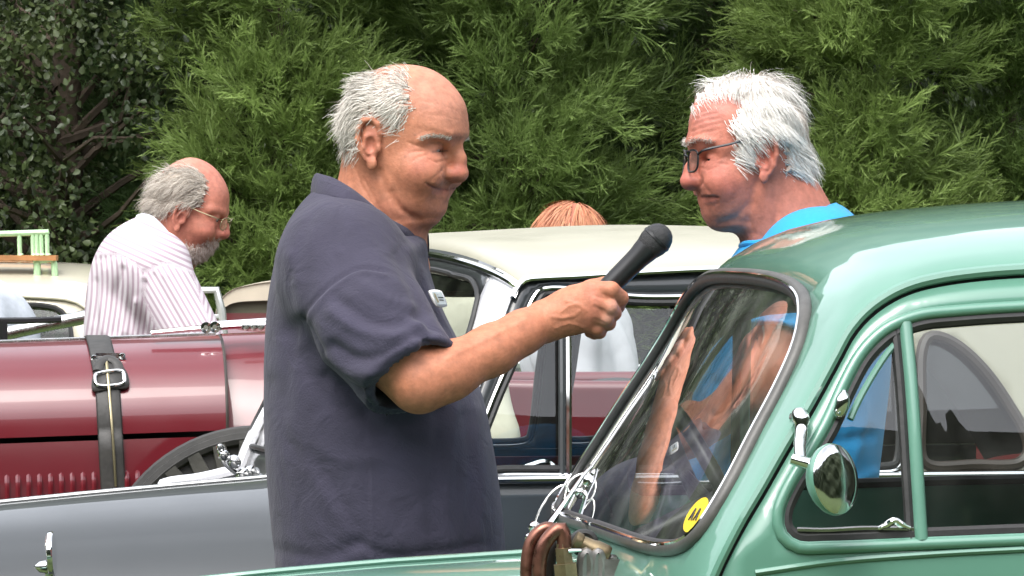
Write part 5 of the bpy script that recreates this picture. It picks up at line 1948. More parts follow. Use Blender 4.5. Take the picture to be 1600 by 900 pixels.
def glasses(H, W0, parent, eye, hinge, ear, lens_w, lens_h, mat, r=.0013, bridge_x=.006, round_=2.6, glassm=None, top=None):
    g = empty('glasses')
    for sg in (-1, 1):
        ec = np.array([eye[0], abs(eye[1]) * sg, eye[2]])
        a = np.linspace(0, 2 * math.pi, 29)[:-1]
        ca, sa = np.cos(a), np.sin(a)
        x = -np.sign(ca) * np.abs(ca) ** (2 / round_)
        z = np.sign(sa) * np.abs(sa) ** (2 / round_)
        L = np.stack([ec[0] + bridge_x - .004 * np.abs(x + .2) * 0 - .0025 * x * -1 * 0 - .003 * (x * -1 * 1 + 0) * 0 + .0 * z - .05 * z * lens_h - .10 * np.maximum(-x * -1, 0) * 0, ec[1] + sg * x * lens_w, ec[2] - .002 + z * lens_h], -1)
        # wrap: outer edge sits further back
        L[:, 0] -= np.maximum((np.abs(L[:, 1]) - abs(ec[1])) / lens_w, 0) * .006
        rim = MB().tube(H.world(L, W0), r, 6, closed=True).build('rim', mat, parent)
        cen = L.mean(0)
        obj('lens', H.world(np.concatenate([[cen], L]), W0), [[0, 1 + i, 1 + (i + 1) % 28] for i in range(28)], glassm or M_LENS, rim)
        hg = np.array([hinge[0], abs(hinge[1]) * sg, hinge[2]]); er = np.array([ear[0], abs(ear[1]) * sg, ear[2]])
        outer = L[int(np.argmax(np.abs(L[:, 1]) + .5 * L[:, 2]))]
        arm = smooth_path([outer, hg, hg * .5 + er * .5 + [0, sg * .002, 0], er, er + [-.014, 0, -.012]], 20)
        MB().tube(H.world(arm, W0), r * 1.25, 6).build('temple_arm', mat, rim)
    b = [np.array([eye[0] + bridge_x, -(abs(eye[1]) - lens_w), eye[2] + .004]), np.array([eye[0] + bridge_x + .003, 0, eye[2] + .007]), np.array([eye[0] + bridge_x, abs(eye[1]) - lens_w, eye[2] + .004])]
    MB().tube(H.world(smooth_path(b, 8), W0), r * 1.1, 6).build('bridge', mat, parent)
    bpy.data.objects.remove(g)


M_LENS = glass_material('spectacle_lens', (.97, .98, .97), 1.5, .9, .06)
# ------------------------------------------------------------------ man in navy polo shirt
def T3(pts): return [np.asarray(p, float) for p in pts]


def core_body(f, hip, feet, r=.075, k=.03):
    """legs under the clothes: hip points, knees and ankles"""
    for (hx, ankle) in zip(hip, feet):
        hx = np.asarray(hx, float); ankle = np.asarray(ankle, float)
        kn = (hx * .48 + ankle * .52) + [0, 0, .03]
        f.cone(hx, kn, r, r * .68, k)
        f.cone(kn, ankle, r * .68, r * .45, k)
        f.cone(ankle, ankle + [0, 0, -.05], r * .45, r * .5, k)


NY = 9.45
NM = NY / FPX
HN = Head((610, 225), NM, 1, math.radians(20), 0.0)
WN = wp(610, 225, NY)
n_prof = [(636, 101), (668, 107), (693, 122), (712, 143), (723, 163), (727, 185), (728, 202), (728, 212), (719, 224), (709, 248), (700, 272), (689, 290), (684, 304), (676, 314), (676, 325), (670, 334), (656, 341), (638, 342), (614, 330), (590, 300), (562, 272), (549, 245), (542, 215), (538, 185), (545, 155), (559, 133), (580, 116), (606, 104)]
n_w = [(636, 110, .070, .085), (580, 150, .079, .085), (620, 170, .079, .085), (705, 160, .062, .07), (700, 205, .064, .055), (675, 245, .068, .055), (620, 250, .074, .06), (625, 305, .067, .05), (685, 285, .041, .055), (676, 325, .033, .040), (650, 335, .056, .042), (560, 235, .066, .07)]
nf = dict(eye=HN.loc(690, 236, -.033) * [1, 1, 1] + [-.013, 0, 0], ala=HN.loc(703, 272, -.0155), ear=HN.loc(584, 226, -.076), ear_y=.0745, bridge=HN.loc(721, 226), tip=HN.loc(730, 271), base=HN.loc(708, 282),
          mouth=HN.loc(696, 296), mouth_corner=HN.loc(670, 290, -.025), chin=HN.loc(689, 325), open=.0018)


def n_extra(f):
    L = HN.loc
    for sg in (-1, 1):
        S = np.array([1, sg * -1, 1.0])
        f.ell(L(648, 268, -.046) * S, (.022, .016, .016), .035)       # full cheek
        f.ell(L(634, 314, -.038) * S, (.026, .013, .016), .035)      # jowl
        f.cone(L(605, 285, -.050) * S, L(625, 385, -.030) * S, .012, .010, .02)   # neck cord
    f.ell(L(645, 341, 0), (.028, .032, .010), .025)                   # under the chin


nf['extra'] = [n_extra]
Vh, Fh = build_head(HN, .0019, n_prof, n_w, nf, [(595, 258, .053), (590, 310, .056), (592, 350, .060), (598, 420, .070)], ear_r=1.07)
Nh = vnormals(Vh, Fh)
Vh = crease(HN, Vh, Nh, [
    ([(690, 268), (682, 276), (672, 287), (666, 293)], .0008, 3.0),          # cheek fold
    ([(693, 264), (690, 272), (694, 279), (700, 282)], .0009, 1.9), ([(594, 268), (606, 300), (628, 328), (655, 343)], .0022, 6),
    ([(667, 287), (672, 291), (682, 295), (697, 297)], .0016, 1.6), ([(674, 285), (690, 288)], -.0006, 3), ([(676, 304), (692, 308)], -.0010, 4),
    ([(672, 250), (684, 254), (697, 251)], .0012, 2.2), ([(668, 241), (674, 250), (686, 256)], .0009, 2.0),
    ([(664, 232), (650, 228), (640, 224)], .0010, 1.8), ([(664, 237), (650, 238), (641, 240)], .0010, 1.8), ([(666, 243), (654, 247), (646, 252)], .0008, 1.8),
    ([(658, 220), (672, 214), (690, 212), (706, 214)], -.0018, 5.0),                         # brow
    ([(674, 226), (686, 223), (700, 226)], .0012, 2.0),                                      # lid fold
        ([(660, 160), (690, 165), (715, 175)], .0004, 2.0), ([(665, 180), (695, 183), (720, 190)], .0004, 2.0),
    ([(615, 300), (625, 325), (650, 345)], .0012, 4), ([(556, 262), (566, 290), (585, 320), (600, 345)], .0010, 3), ([(570, 280), (590, 318), (612, 350)], .0009, 3)])
Ch = skin_cols(HN, Vh, (.47, .19, .108), [([(700, 170), (670, 140)], 40, (.60, .27, .19), .6), ([(722, 262), (712, 270)], 12, (.50, .15, .11), .7), ([(655, 262), (668, 255)], 20, (.52, .17, .115), .6),
     ([(584, 210), (580, 240)], 14, (.50, .16, .11), .6), ([(669, 289), (680, 294), (690, 297), (700, 297)], 2.2, (.22, .07, .06), .8), ([(678, 301), (698, 302)], 4, (.46, .16, .12), .5), ([(690, 236), (678, 236)], 6, (.42, .17, .125), .5), ([(600, 330), (640, 340)], 20, (.46, .18, .12), .5),  # dark mouth line paints the shade between the lips
     ([(640, 240), (650, 235)], 8, (.50, .19, .13), .4), ([(677, 238), (690, 237), (700, 236)], 1.5, (.12, .06, .045), .8), ([(635, 245)], 1.6, (.25, .10, .07), .8), ([(650, 212)], 2, (.30, .14, .09), .6), ([(690, 140)], 3, (.40, .18, .11), .4), ([(660, 125)], 4, (.42, .2, .13), .4)])
hair_n = [(640, 104), (646, 120), (648, 150), (651, 175), (640, 186), (634, 205), (625, 226), (619, 222), (612, 200), (600, 188), (590, 184), (574, 187), (566, 200), (562, 225), (560, 250), (552, 256), (540, 246), (528, 205), (522, 180), (540, 140), (565, 112), (600, 97)]

# forearm and hand round the microphone
def np_(px, py, d): return wp(px, py, NY + d)


fa = Field(np_(560, 700, -.42), np_(1000, 400, -.08), .0023)
arm_pts = T3([np_(560, 470, -.20), np_(620, 560, -.27), np_(655, 597, -.285)])
fa.chain(arm_pts, [.048, .045, .0415], k=.02)
fa.chain(T3([np_(655, 597, -.285), np_(700, 580, -.275), np_(770, 546, -.245), np_(815, 520, -.222), np_(850, 501, -.205)]), [.041, .0395, .034, .0290, .0268], k=.02)
wr = np_(852, 500, -.205)
kn = T3([np_(922, 452, -.218), np_(930, 470, -.224), np_(928, 489, -.221), np_(919, 506, -.211)])
for q, rr, r0 in zip(kn, (.0135, .014, .0135, .012), (.020, .022, .022, .019)):
    fa.cone(wr + (q - kn[1]) * .28, q, r0, rr, .014)
fa.ell(np_(893, 482, -.205), (.036, .017, .030), .012)
fing = [[(922, 452, -.218), (955, 453, -.222), (970, 466, -.205), (965, 479, -.182), (955, 484, -.172)],
        [(930, 470, -.224), (952, 480, -.225), (959, 489, -.206), (950, 495, -.182), (940, 497, -.174)],
        [(928, 489, -.221), (946, 497, -.221), (951, 505, -.203), (941, 510, -.182), (931, 511, -.175)],
        [(919, 506, -.211), (933, 513, -.211), (937, 519, -.196), (929, 521, -.180), (921, 520, -.175)]]
for fi, (pts, r0) in enumerate(zip(fing, (.0122, .0120, .0112, .0102))):
    # each finger separate: blended at its root only
    P = T3([np_(*p) for p in pts])
    fa.cone(P[0], P[1], r0 * 1.08, r0, .004)
    fa.cone(P[1], P[2], r0, r0 * .94, .003)
    fa.cone(P[2], P[3], r0 * .92, r0 * .84, .003)
    fa.cone(P[3], P[4], r0 * .84, r0 * .72, .003)
fa.chain(T3([np_(868, 480, -.188), np_(895, 462, -.168), np_(925, 450, -.160), np_(952, 440, -.163)]), [.019, .0145, .0125, .0095], k=.008, kk=.004)
Va, Fa = fa.mesh()
Na = vnormals(Va, Fa)
Qa = project(Va)
for path, dep, wd in [([(885, 470), (905, 476), (915, 485)], -.0011, 3), ([(878, 487), (888, 478), (902, 476)], -.0012, 2.2), ([(862, 495), (880, 497), (898, 493), (905, 486)], -.0013, 2.4), ([(870, 512), (890, 505), (912, 512)], -.0009, 2.6),
                      ([(700, 560), (760, 530), (820, 500)], -.0012, 4), ([(930, 480), (945, 486)], .0012, 2), ([(930, 499), (944, 505)], .0010, 2), ([(930, 462), (950, 468)], .0014, 2.2), ([(848, 478), (852, 500), (856, 522)], .0006, 3),
                      ([(952, 447), (957, 458)], .0006, 2), ([(880, 450), (900, 448)], -.0008, 3)]:
    dd = poly_dist(np.array(path, float), Qa)
    near = Na[:, 1] < .1
    Va = Va - Na * (dep * np.exp(-(dd / wd) ** 2) * near)[:, None]
Ca = np.tile((.46, .175, .098), (len(Va), 1))
g = np.exp(-(np.minimum(poly_dist(np.array([(922, 452), (930, 470), (928, 489), (919, 506)], float), Qa), 60) / 14) ** 2)[:, None] * .5
Ca = Ca * (1 - g) + np.array((.50, .17, .115)) * g
g = np.exp(-(seg_dist(np.array([(965, 470), (955, 490), (946, 505)], float), Qa, False) / 10) ** 2)[:, None] * .5
Ca = Ca * (1 - g) + np.array((.60, .33, .26)) * g

fc = Field(np.array(np_(380, 1000, -.3)) * [1, 1, 0] + [0, 0, -.02], np_(820, 300, .3), .014)
ctr = np_(590, 600, 0)
fc.chain(T3([np_(550, 430, 0), np_(585, 620, 0), np_(605, 850, 0)]), [.085, .12, .13], k=.03)
hipN = [np_(600, 900, -.09), np_(600, 900, .09)]
feetN = [np.array([np_(590, 400, 0)[0], NY - .11, .08]), np.array([np_(620, 400, 0)[0], NY + .11, .08])]
core_body(fc, hipN, feetN, .085)
fc.chain(T3([np_(540, 440, .14), np_(560, 600, .20), np_(580, 720, .21), np_(600, 860, .20)]), [.05, .045, .04, .03], k=.02)
Vc, Fc = fc.mesh()
Vall = np.concatenate([HN.world(Vh, WN), Va, Vc])
Fall = np.concatenate([Fh, Fa + len(Vh), Fc + len(Vh) + len(Va)])
navy = person_obj('person', Vall, Fall, np.concatenate([Ch, Ca, np.tile((.47, .19, .108), (len(Vc), 1))]), M_SKIN)
tag(navy, 'man in a navy polo shirt with a name badge holding out a black microphone', 'person')
for sg in (-1, 1):
    eyeball(HN, WN, nf['eye'] * [1, -sg, 1] if sg > 0 else nf['eye'], navy, look=(1, .25, -.05))



def comb_back(V):
    """combed from the brow backwards, and down behind"""
    d = np.tile(np.array([-1.0, 0, 0]), (len(V), 1))
    d[:, 2] = np.where(V[:, 0] < -.02, -1.0, -.35)
    d[:, 1] = np.sign(V[:, 1]) * .05
    return d


hair_mesh(HN, WN, Vh, Fh, Nh, hair_n, navy, 'hair', 11000, .036, .00048, comb_back, lift=.22, cap=.0045, droop=.2, curl=.22, seed=5, ramp=.018, clump=.40, jit=.35, thin=[(632, 108, 30, .8), (600, 108, 25, .4), (650, 130, 12, .5), (560, 150, 14, .3)], col=((.36, .32, .27), (.78, .74, .67)), capcol=(.50, .36, .29))
brow = [(655, 216), (672, 210), (692, 209), (708, 214), (706, 220), (690, 216), (672, 217), (658, 222)]
for sg in (-1, 1): hair_mesh(HN, WN, Vh, Fh, Nh, brow, navy, 'eyebrow', 240, side=sg, length=.011, rad=.0005, comb=lambda V: np.stack([np.full(len(V), -.3), np.sign(V[:, 1]) * 1.0, np.full(len(V), .1)], -1), lift=.6, cap=0, droop=.3, seed=6, col=((.45, .40, .33), (.66, .62, .55)))

# the polo shirt
M_NAVY = material('navy_polo_cloth', (.036, .032, .056), rough=.9, var=.22, vscale=9, bump=.0009, bscale=380, sheen=.08, wrinkle=.0045, wscale=16)
fs = Field(np_(380, 1010, -.46), np_(830, 262, .34), .0052)
torso = [(505, 288), (470, 318), (440, 368), (421, 450), (413, 560), (413, 680), (420, 780), (432, 900), (440, 985), (560, 995), (700, 992), (780, 985), (790, 930), (790, 865), (784, 790), (772, 705), (752, 612), (722, 545), (690, 480), (671, 420), (664, 372), (640, 362), (600, 345), (560, 312), (530, 288)]
tw = []
for (px, py, W, R) in [(560, 320, .085, .09), (500, 340, .13, .10), (600, 380, .15, .12), (500, 420, .195, .14), (620, 440, .18, .14), (480, 560, .205, .16), (650, 560, .205, .16), (480, 760, .205, .16), (680, 760, .215, .17), (500, 960, .195, .15), (700, 960, .20, .16)]:
    q = np_(px, py, 0)
    tw.append((q[0], q[2], W, R))
t2 = smooth_path(np.array([np_(px, py, 0)[[0, 2]] for px, py in torso]), 120, closed=True)
fs.inflate(t2, tw, .06, y0=NY, e=2.3)
S0, C0 = np_(540, 428, -.155), np_(648, 591, -.285)
axs = (C0 - S0) / np.linalg.norm(C0 - S0)
M0 = (S0 + C0) / 2 + np.array([-.012, -.01, .0])
fs.ell(np_(535, 405, -.13), (.088, .075, .085), .05)
fs.cone(S0, M0, .092, .084, .035)
fs.cone(M0, C0 + axs * .09, .084, .069, .02, cut=(C0, axs))
# far sleeve
S1, C1 = np_(535, 428, .16), np_(560, 600, .24)
fs.cone(S1, C1, .088, .07, .04)
# folds of the sleeve and body, as soft ridges
def ridge(pts, r, k=.016, inset=.45):
    P = T3([np_(*p) for p in pts])
    for i in range(len(P) - 1):
        fs.cone(P[i], P[i + 1], r[i], r[i + 1], k)


Vs0, Fs0 = None, None
for fo in (-1,):
    # hollow cuff
    fs.cone(C0 - axs * .05, C0 + axs * .12, .060, .0625, .002, sub=True)
Vs_, Fs_ = fs.mesh()
Ns_ = vnormals(Vs_, Fs_)
Qs = project(Vs_)
near = np.clip(-Ns_[:, 1] * 3 + .3, 0, 1)
folds = [  # traced folds: valleys positive, ridges negative
    ([(470, 500), (492, 468), (528, 436), (564, 419), (600, 424)], .0035, 3.2), ([(476, 505), (498, 474), (532, 443), (566, 426), (600, 431)], -.0028, 4.0),
    ([(592, 640), (628, 588), (670, 528)], .0022, 2.4), ([(600, 655), (640, 600), (690, 536)], -.0010, 3.0),
    ([(520, 540), (560, 560), (610, 548), (645, 520)], .0065, 9), ([(510, 560), (560, 585), (610, 572), (650, 540)], -.0055, 9), ([(505, 590), (550, 612), (590, 608), (625, 585)], .0055, 9),
    ([(530, 470), (580, 500), (625, 505), (650, 495)], .0050, 10), ([(520, 490), (570, 520), (620, 525), (655, 512)], -.0045, 9), ([(640, 500), (662, 515), (680, 530)], -.005, 7), ([(560, 440), (610, 470), (645, 480)], -.003, 9),
    ([(470, 505), (500, 560), (540, 610), (575, 640)], .010, 12), ([(455, 520), (490, 590), (540, 640), (600, 668)], .006, 16),
    ([(620, 400), (645, 450), (672, 520), (690, 560)], .0045, 9), ([(640, 390), (662, 440), (692, 505), (715, 550)], -.004, 8), ([(655, 520), (680, 560), (690, 600)], .005, 8), ([(675, 500), (700, 545), (712, 580)], -.003, 7),
    ([(430, 420), (450, 520), (445, 640)], .003, 12), ([(455, 400), (470, 470), (468, 540)], -.003, 10), ([(425, 600), (460, 690), (520, 760), (560, 840)], .0035, 14), ([(440, 640), (490, 740), (540, 830)], -.003, 12),
    ([(690, 610), (680, 700), (672, 800), (680, 880)], .0035, 10), ([(712, 600), (705, 690), (697, 800), (706, 880)], -.0035, 9), ([(745, 640), (755, 740), (750, 860)], -.0025, 9), ([(728, 650), (735, 740), (728, 860)], .0025, 9),
    ([(570, 680), (575, 780), (572, 890)], .0022, 2.5), ([(577, 680), (582, 780), (579, 890)], -.0015, 3), ([(560, 850), (610, 868), (680, 862), (760, 850)], .003, 8), ([(600, 640), (640, 660), (690, 640)], .005, 12),
    ([(540, 300), (530, 340), (528, 400), (530, 430)], .0016, 2.2), ([(545, 330), (580, 380), (600, 420)], -.002, 9), ([(490, 330), (470, 380), (455, 430)], .002, 9), ([(500, 700), (540, 720), (590, 715)], -.002, 10), ([(430, 860), (500, 870), (560, 850)], .0025, 10)]
for path, dep, wd in folds:
    dd = poly_dist(smooth_path(np.array(path, float), 24), Qs)
    Vs_ = Vs_ - Ns_ * (dep * np.exp(-(dd / wd) ** 2) * near)[:, None]
shirt = obj('polo_shirt', Vs_, Fs_.astype(np.int32), M_NAVY, navy)
# collar
U = [(664, 356, -.012), (640, 366, -.034), (612, 352, -.062), (585, 328, -.078), (558, 304, -.082), (528, 283, -.062), (505, 275, -.03), (498, 273, 0.0), (505, 275, .03), (528, 284, .062), (560, 304, .085), (600, 328, .085), (640, 342, .062), (664, 353, .03)]
Lw = [(650, 392, -.030), (628, 366, -.078), (601, 356, -.112), (570, 335, -.125), (535, 314, -.118), (508, 308, -.085), (492, 307, -.045), (486, 306, 0.0), (492, 307, .045), (510, 309, .085), (545, 320, .12), (595, 350, .125), (640, 372, .10), (671, 402, .045)]
U3 = smooth_path(np.array([np_(*p) for p in U]), 60); L3 = smooth_path(np.array([np_(*p) for p in Lw]), 60)
mid3 = (U3 + L3) / 2 + (np.array([0, 0, .012])) + ((U3 + L3) / 2 - np_(590, 330, 0)) * [.04, .06, 0]
U3b = U3 + [0, 0, -.03] + (np_(588, 320, 0) - U3) * [.06, .06, 0]
secs = np.stack([U3b, U3, U3 * .7 + mid3 * .3 + [0, 0, .004], mid3, L3], 1)
co = loft('collar', secs, M_NAVY, shirt)
solidify(co, .0035, 0)
co.modifiers.new('s', 'SUBSURF').levels = 1
co.modifiers['s'].render_levels = 1
MB().tube(L3 + [0, -.0005, 0], .0014, 5).build('collar_seam', M_NAVY, co)
plk = MB().tube(smooth_path([np_(636, 372, -.030), np_(648, 398, -.028), np_(662, 430, -.03), np_(672, 455, -.035)], 14), .011, 8, flat=.35, up=(1, -.6, .3)).build('placket', M_NAVY, shirt)
M_BTN = material('dark_button', (.05, .05, .07), rough=.25)
for px, py in ((652, 391), (662, 420)):
    MB().lathe(np_(px, py, -.045), (.75, -.65, .1), [(0, .0052), (.002, .0052), (.003, .003), (.0031, .0005)], 14).build('button', M_BTN, plk)
# name badge
M_BADGE = material('badge_face', (.50, .56, .56), rough=.3, var=.12, vscale=60)
bc = [np_(656, 460, -.105), np_(675, 461, -.085), np_(684, 484, -.082), np_(667, 484, -.104)]
bn = np.cross(bc[1] - bc[0], bc[3] - bc[0]); bn /= np.linalg.norm(bn)
if bn[1] > 0: bn = -bn
for q in range(4):
    bc[q] = bc[q] + bn * .018
bcc = sum(bc) / 4
badge = MB().add(smooth_path(np.array(bc), 24, closed=True) * .6 + .4 * np.array([bc[i // 6] + (bc[(i // 6 + 1) % 4] - bc[i // 6]) * (i % 6) / 6 for i in range(24)]), [list(range(24))]).build('name_badge', M_PAINT_W, navy, autosharp=None)
solidify(badge, .003, 0)
inn = [bcc + (p - bcc) * .82 + bn * .0022 for p in bc]
bd2 = obj('badge_face', inn, [[0, 1, 2, 3]], M_BADGE, badge, False)
e1 = (bc[1] - bc[0]); e2 = (bc[3] - bc[0])
for (a0, b0, a1, b1, mt) in ((.15, .2, .28, .8, M_BRASS), (.36, .42, .82, .50, M_INK), (.36, .60, .74, .67, M_INK), (.36, .25, .6, .30, M_DULLCHROME)):
    qd = [bc[0] + e1 * a + e2 * b_ + bn * .0034 for a, b_ in ((a0, b0), (a1, b0), (a1, b1), (a0, b1))]
    obj('badge_mark', qd, [[0, 1, 2, 3]], mt, bd2, False)
# trousers and shoes
M_TROUS = material('grey_trousers', (.10, .10, .11), rough=.9, var=.15, vscale=10)
ft_ = Field(np.array(np_(380, 1000, -.32)) * [1, 1, 0] + [0, 0, .03], np_(820, 900, .32), .012)
for hx, fx in zip(hipN, feetN):
    kn_ = hx * .5 + fx * .5
    ft_.cone(hx + [0, 0, -.02], kn_, .12, .088, .04)
    ft_.cone(kn_, fx + [0, 0, .0], .088, .075, .03)
ft_.cone(np_(600, 940, -.06), np_(600, 940, .06), .14, .14, .05)
Vt, Ft = ft_.mesh()
obj('trousers', Vt, Ft.astype(np.int32), M_TROUS, navy)
for fx in feetN:
    sf = Field(fx + [-.12, -.07, -.09], fx + [.22, .07, .08], .008)
    sf.ell(fx + [.05, 0, -.045], (.14, .048, .045), .02)
    sf.cone(fx + [-.01, 0, 0], fx + [0, 0, -.04], .045, .045, .03)
    v_, f_ = sf.mesh()
    v_[:, 2] = np.maximum(v_[:, 2], .005)
    obj('shoe', v_, f_.astype(np.int32), M_LEATHER, navy)

# the microphone
M_MICB = material('mic_body', (.014, .014, .015), rough=.38, var=.2, vscale=30)
M_MICG = material('mic_grille', (.02, .02, .021), rough=.5, bump=.0016, bscale=900)
ma, mb_ = np_(1027, 373, -.186), np_(882, 517, -.188)
md = (mb_ - ma) / np.linalg.norm(mb_ - ma)
L_ = np.linalg.norm(mb_ - ma)
mic = MB().lathe(ma, md, [(.018, .0195), (.026, .0185), (.040, .0165), (.060, .0160), (L_ * .6, .0150), (L_ * .9, .0135), (L_, .0128), (L_ + .001, .001)], 28).build('microphone', M_MICB)
tag(mic, 'black handheld microphone held between the two men', 'microphone')
MB().lathe(ma, md, [(-.0225, .001), (-.0215, .007), (-.018, .0135), (-.012, .0188), (-.004, .0222), (.002, .0226), (.010, .0222), (.018, .020), (.0205, .019)], 32).build('grille', M_MICG, mic)
MB().lathe(ma, md, [(-.001, .0226), (-.0005, .0234), (.0035, .0234), (.004, .0226)], 32).build('grille_ring', M_MICB, mic)
# ------------------------------------------------------------------ white-haired man in the blue T-shirt
QY = 9.62
QM = QY / FPX
HB = Head((1186, 250), QM, -1, math.radians(9), 0.0)
WB = wp(1186, 250, QY)
q_prof = [(1176, 124), (1140, 126), (1107, 140), (1086, 160), (1078, 185), (1076, 205), (1073, 222), (1081, 245), (1088, 265), (1095, 285), (1098, 298), (1104, 312), (1110, 324), (1111, 336), (1122, 345), (1146, 348), (1172, 342), (1192, 328), (1216, 310), (1236, 288), (1250, 262), (1256, 235), (1255, 205), (1249, 178), (1236, 153), (1210, 130)]
q_w = [(1176, 120, .070, .085), (1215, 165, .078, .085), (1180, 180, .079, .085), (1100, 165, .060, .07), (1095, 215, .062, .055), (1120, 255, .067, .055), (1175, 265, .072, .06), (1165, 315, .062, .05), (1105, 295, .040, .052), (1116, 332, .032, .038), (1145, 340, .052, .042), (1240, 250, .064, .07)]
qf = dict(eye=HB.loc(1103, 250, -.033) + [-.013, 0, 0], ala=HB.loc(1088, 284, -.0145), ear=HB.loc(1190, 250, -.076), ear_y=.0725, bridge=HB.loc(1080, 246), tip=HB.loc(1064, 283), base=HB.loc(1092, 291),
          mouth=HB.loc(1096, 308), mouth_corner=HB.loc(1118, 308, -.024), chin=HB.loc(1109, 339), open=.0022)


def q_extra(f):
    L = HB.loc
    for sg in (-1, 1):
        S = np.array([1, sg * -1, 1.0])
        f.ell(L(1132, 283, -.045) * S, (.022, .015, .018), .035)
        f.ell(L(1150, 325, -.036) * S, (.028, .014, .018), .035)
        f.cone(L(1195, 300, -.050) * S, L(1185, 390, -.030) * S, .013, .010, .02)
    f.ell(L(1150, 345, 0), (.026, .032, .010), .025)


qf['extra'] = [q_extra]
Vq, Fq = build_head(HB, .0020, q_prof, q_w, qf, [(1210, 278, .053), (1222, 325, .058), (1234, 365, .066), (1242, 430, .075)])
Nq = vnormals(Vq, Fq)
Vq = crease(HB, Vq, Nq, [
    ([(1087, 273), (1094, 277), (1096, 284), (1092, 291)], .0013, 1.9), ([(1180, 285), (1170, 318), (1148, 340), (1125, 350)], .0018, 6),
    ([(1093, 285), (1102, 296), (1112, 306), (1118, 318)], .0012, 3.0), ([(1096, 308), (1108, 308), (1119, 309)], .0018, 1.7), ([(1098, 303), (1112, 304)], -.0008, 3), ([(1102, 316), (1114, 315)], -.0010, 3.5),
    ([(1082, 196), (1100, 190), (1122, 186)], .0007, 2.0), ([(1080, 206), (1100, 199), (1126, 193)], .0007, 2.0), ([(1084, 187), (1102, 181), (1118, 178)], .0006, 2.0), ([(1090, 178), (1108, 172)], .0008, 2.0), ([(1082, 213), (1098, 208), (1120, 204)], .0006, 2.0),
    ([(1078, 222), (1092, 217), (1112, 222)], -.0018, 5), ([(1094, 262), (1104, 266), (1116, 262)], .0011, 2.2), ([(1118, 250), (1132, 246)], .0009, 1.8), ([(1118, 256), (1134, 258)], .0009, 1.8),
    ([(1175, 318), (1168, 340), (1176, 365)], .0010, 4), ([(1205, 300), (1212, 335), (1200, 370)], .0010, 4), ([(1240, 300), (1260, 325)], .0010, 3)])
Cq = skin_cols(HB, Vq, (.47, .165, .110), [([(1100, 180), (1140, 150)], 26, (.60, .235, .19), .7), ([(1068, 278), (1078, 284)], 13, (.52, .15, .115), .7), ([(1120, 275), (1135, 290)], 22, (.53, .165, .12), .7),
    ([(1192, 235), (1190, 265)], 15, (.50, .15, .11), .6), ([(1096, 308), (1119, 309)], 2.4, (.16, .045, .04), .85), ([(1100, 314), (1114, 314)], 3.5, (.47, .15, .12), .6), ([(1125, 340), (1150, 340)], 20, (.50, .24, .19), .5), ([(1200, 340), (1250, 330)], 25, (.48, .17, .115), .6), ([(1103, 250)], 9, (.44, .15, .11), .5)])  # mouth line darkened to paint shade between the lips
hz = lambda L: [(1020 + X / 2.8125, 80 + Y / 2.8125) for X, Y in L]
hair_q = hz([(115, 210), (150, 285), (180, 262), (218, 218), (265, 192), (320, 176), (362, 195), (366, 240), (335, 290), (308, 335), (330, 365), (335, 400), (330, 480), (360, 515), (405, 505), (425, 410), (450, 372), (530, 365), (552, 420), (556, 500), (545, 545), (600, 562), (680, 558), (715, 430), (705, 290), (640, 165), (560, 80), (430, 40), (300, 70), (190, 105), (135, 160)])
fb = Field(np.array(wp(1020, 1000, QY - .36)) * [1, 1, 0] + [0, 0, -.02], wp(1440, 330, QY + .36), .014)
def qp(px, py, d): return wp(px, py, QY + d)


fb.chain(T3([qp(1255, 440, 0), qp(1240, 620, 0), qp(1235, 850, 0)]), [.09, .11, .12], k=.03)
hipQ = [qp(1240, 930, -.09), qp(1240, 930, .09)]
feetQ = [np.array([qp(1245, 400, 0)[0], QY - .11, .08]), np.array([qp(1225, 400, 0)[0], QY + .11, .08])]
core_body(fb, hipQ, feetQ, .085)
Vb, Fb = fb.mesh()
fa = Field(qp(1060, 760, -.34), qp(1330, 420, -.06), .0035)
fa.chain(T3([qp(1262, 450, -.19), qp(1240, 520, -.215), qp(1215, 585, -.235)]), [.05, .048, .044], k=.02)
fa.chain(T3([qp(1215, 585, -.235), qp(1180, 610, -.23), qp(1120, 650, -.20)]), [.044, .042, .029], k=.02)
w0 = qp(1120, 650, -.20)
k4 = T3([qp(1072, 660, -.192), qp(1070, 675, -.202), qp(1074, 690, -.205), qp(1082, 703, -.2)])
for q in k4:
    fa.cone(w0 + (q - k4[1]) * .25, q, .021, .0125, .014)
for q in k4:
    fa.cone(q, q + [-.026, .012, -.016], .0105, .010, .004)
    fa.cone(q + [-.026, .012, -.016], q + [-.034, .026, -.036], .0095, .008, .003)
fa.chain(T3([qp(1105, 645, -.19), qp(1078, 640, -.175), qp(1055, 650, -.17)]), [.016, .0125, .010], k=.008)
Va2, Fa2 = fa.mesh()
fa = Field(qp(1060, 1080, .06), qp(1330, 420, .34), .006)
fa.chain(T3([qp(1262, 450, .19), qp(1255, 600, .24), qp(1235, 720, .23), qp(1205, 850, .2), qp(1195, 900, .19)]), [.05, .045, .042, .03, .034], k=.02)
Va3, Fa3 = fa.mesh()
VV = [HB.world(Vq, WB), Va2, Va3, Vb]
FF = [Fq[:, ::-1], Fa2 + len(Vq), Fa3 + len(Vq) + len(Va2), Fb + len(Vq) + len(Va2) + len(Va3)]
blue = person_obj('person', np.concatenate(VV), np.concatenate(FF), np.concatenate([Cq, np.tile((.46, .165, .10), (len(Va2) + len(Va3) + len(Vb), 1))]), M_SKIN)
tag(blue, 'white-haired man in glasses and a bright blue T-shirt standing behind the green car', 'person')
for sg in (-1, 1):
    eyeball(HB, WB, qf['eye'] * [1, sg * -1, 1], blue, look=(1, .1, .03))


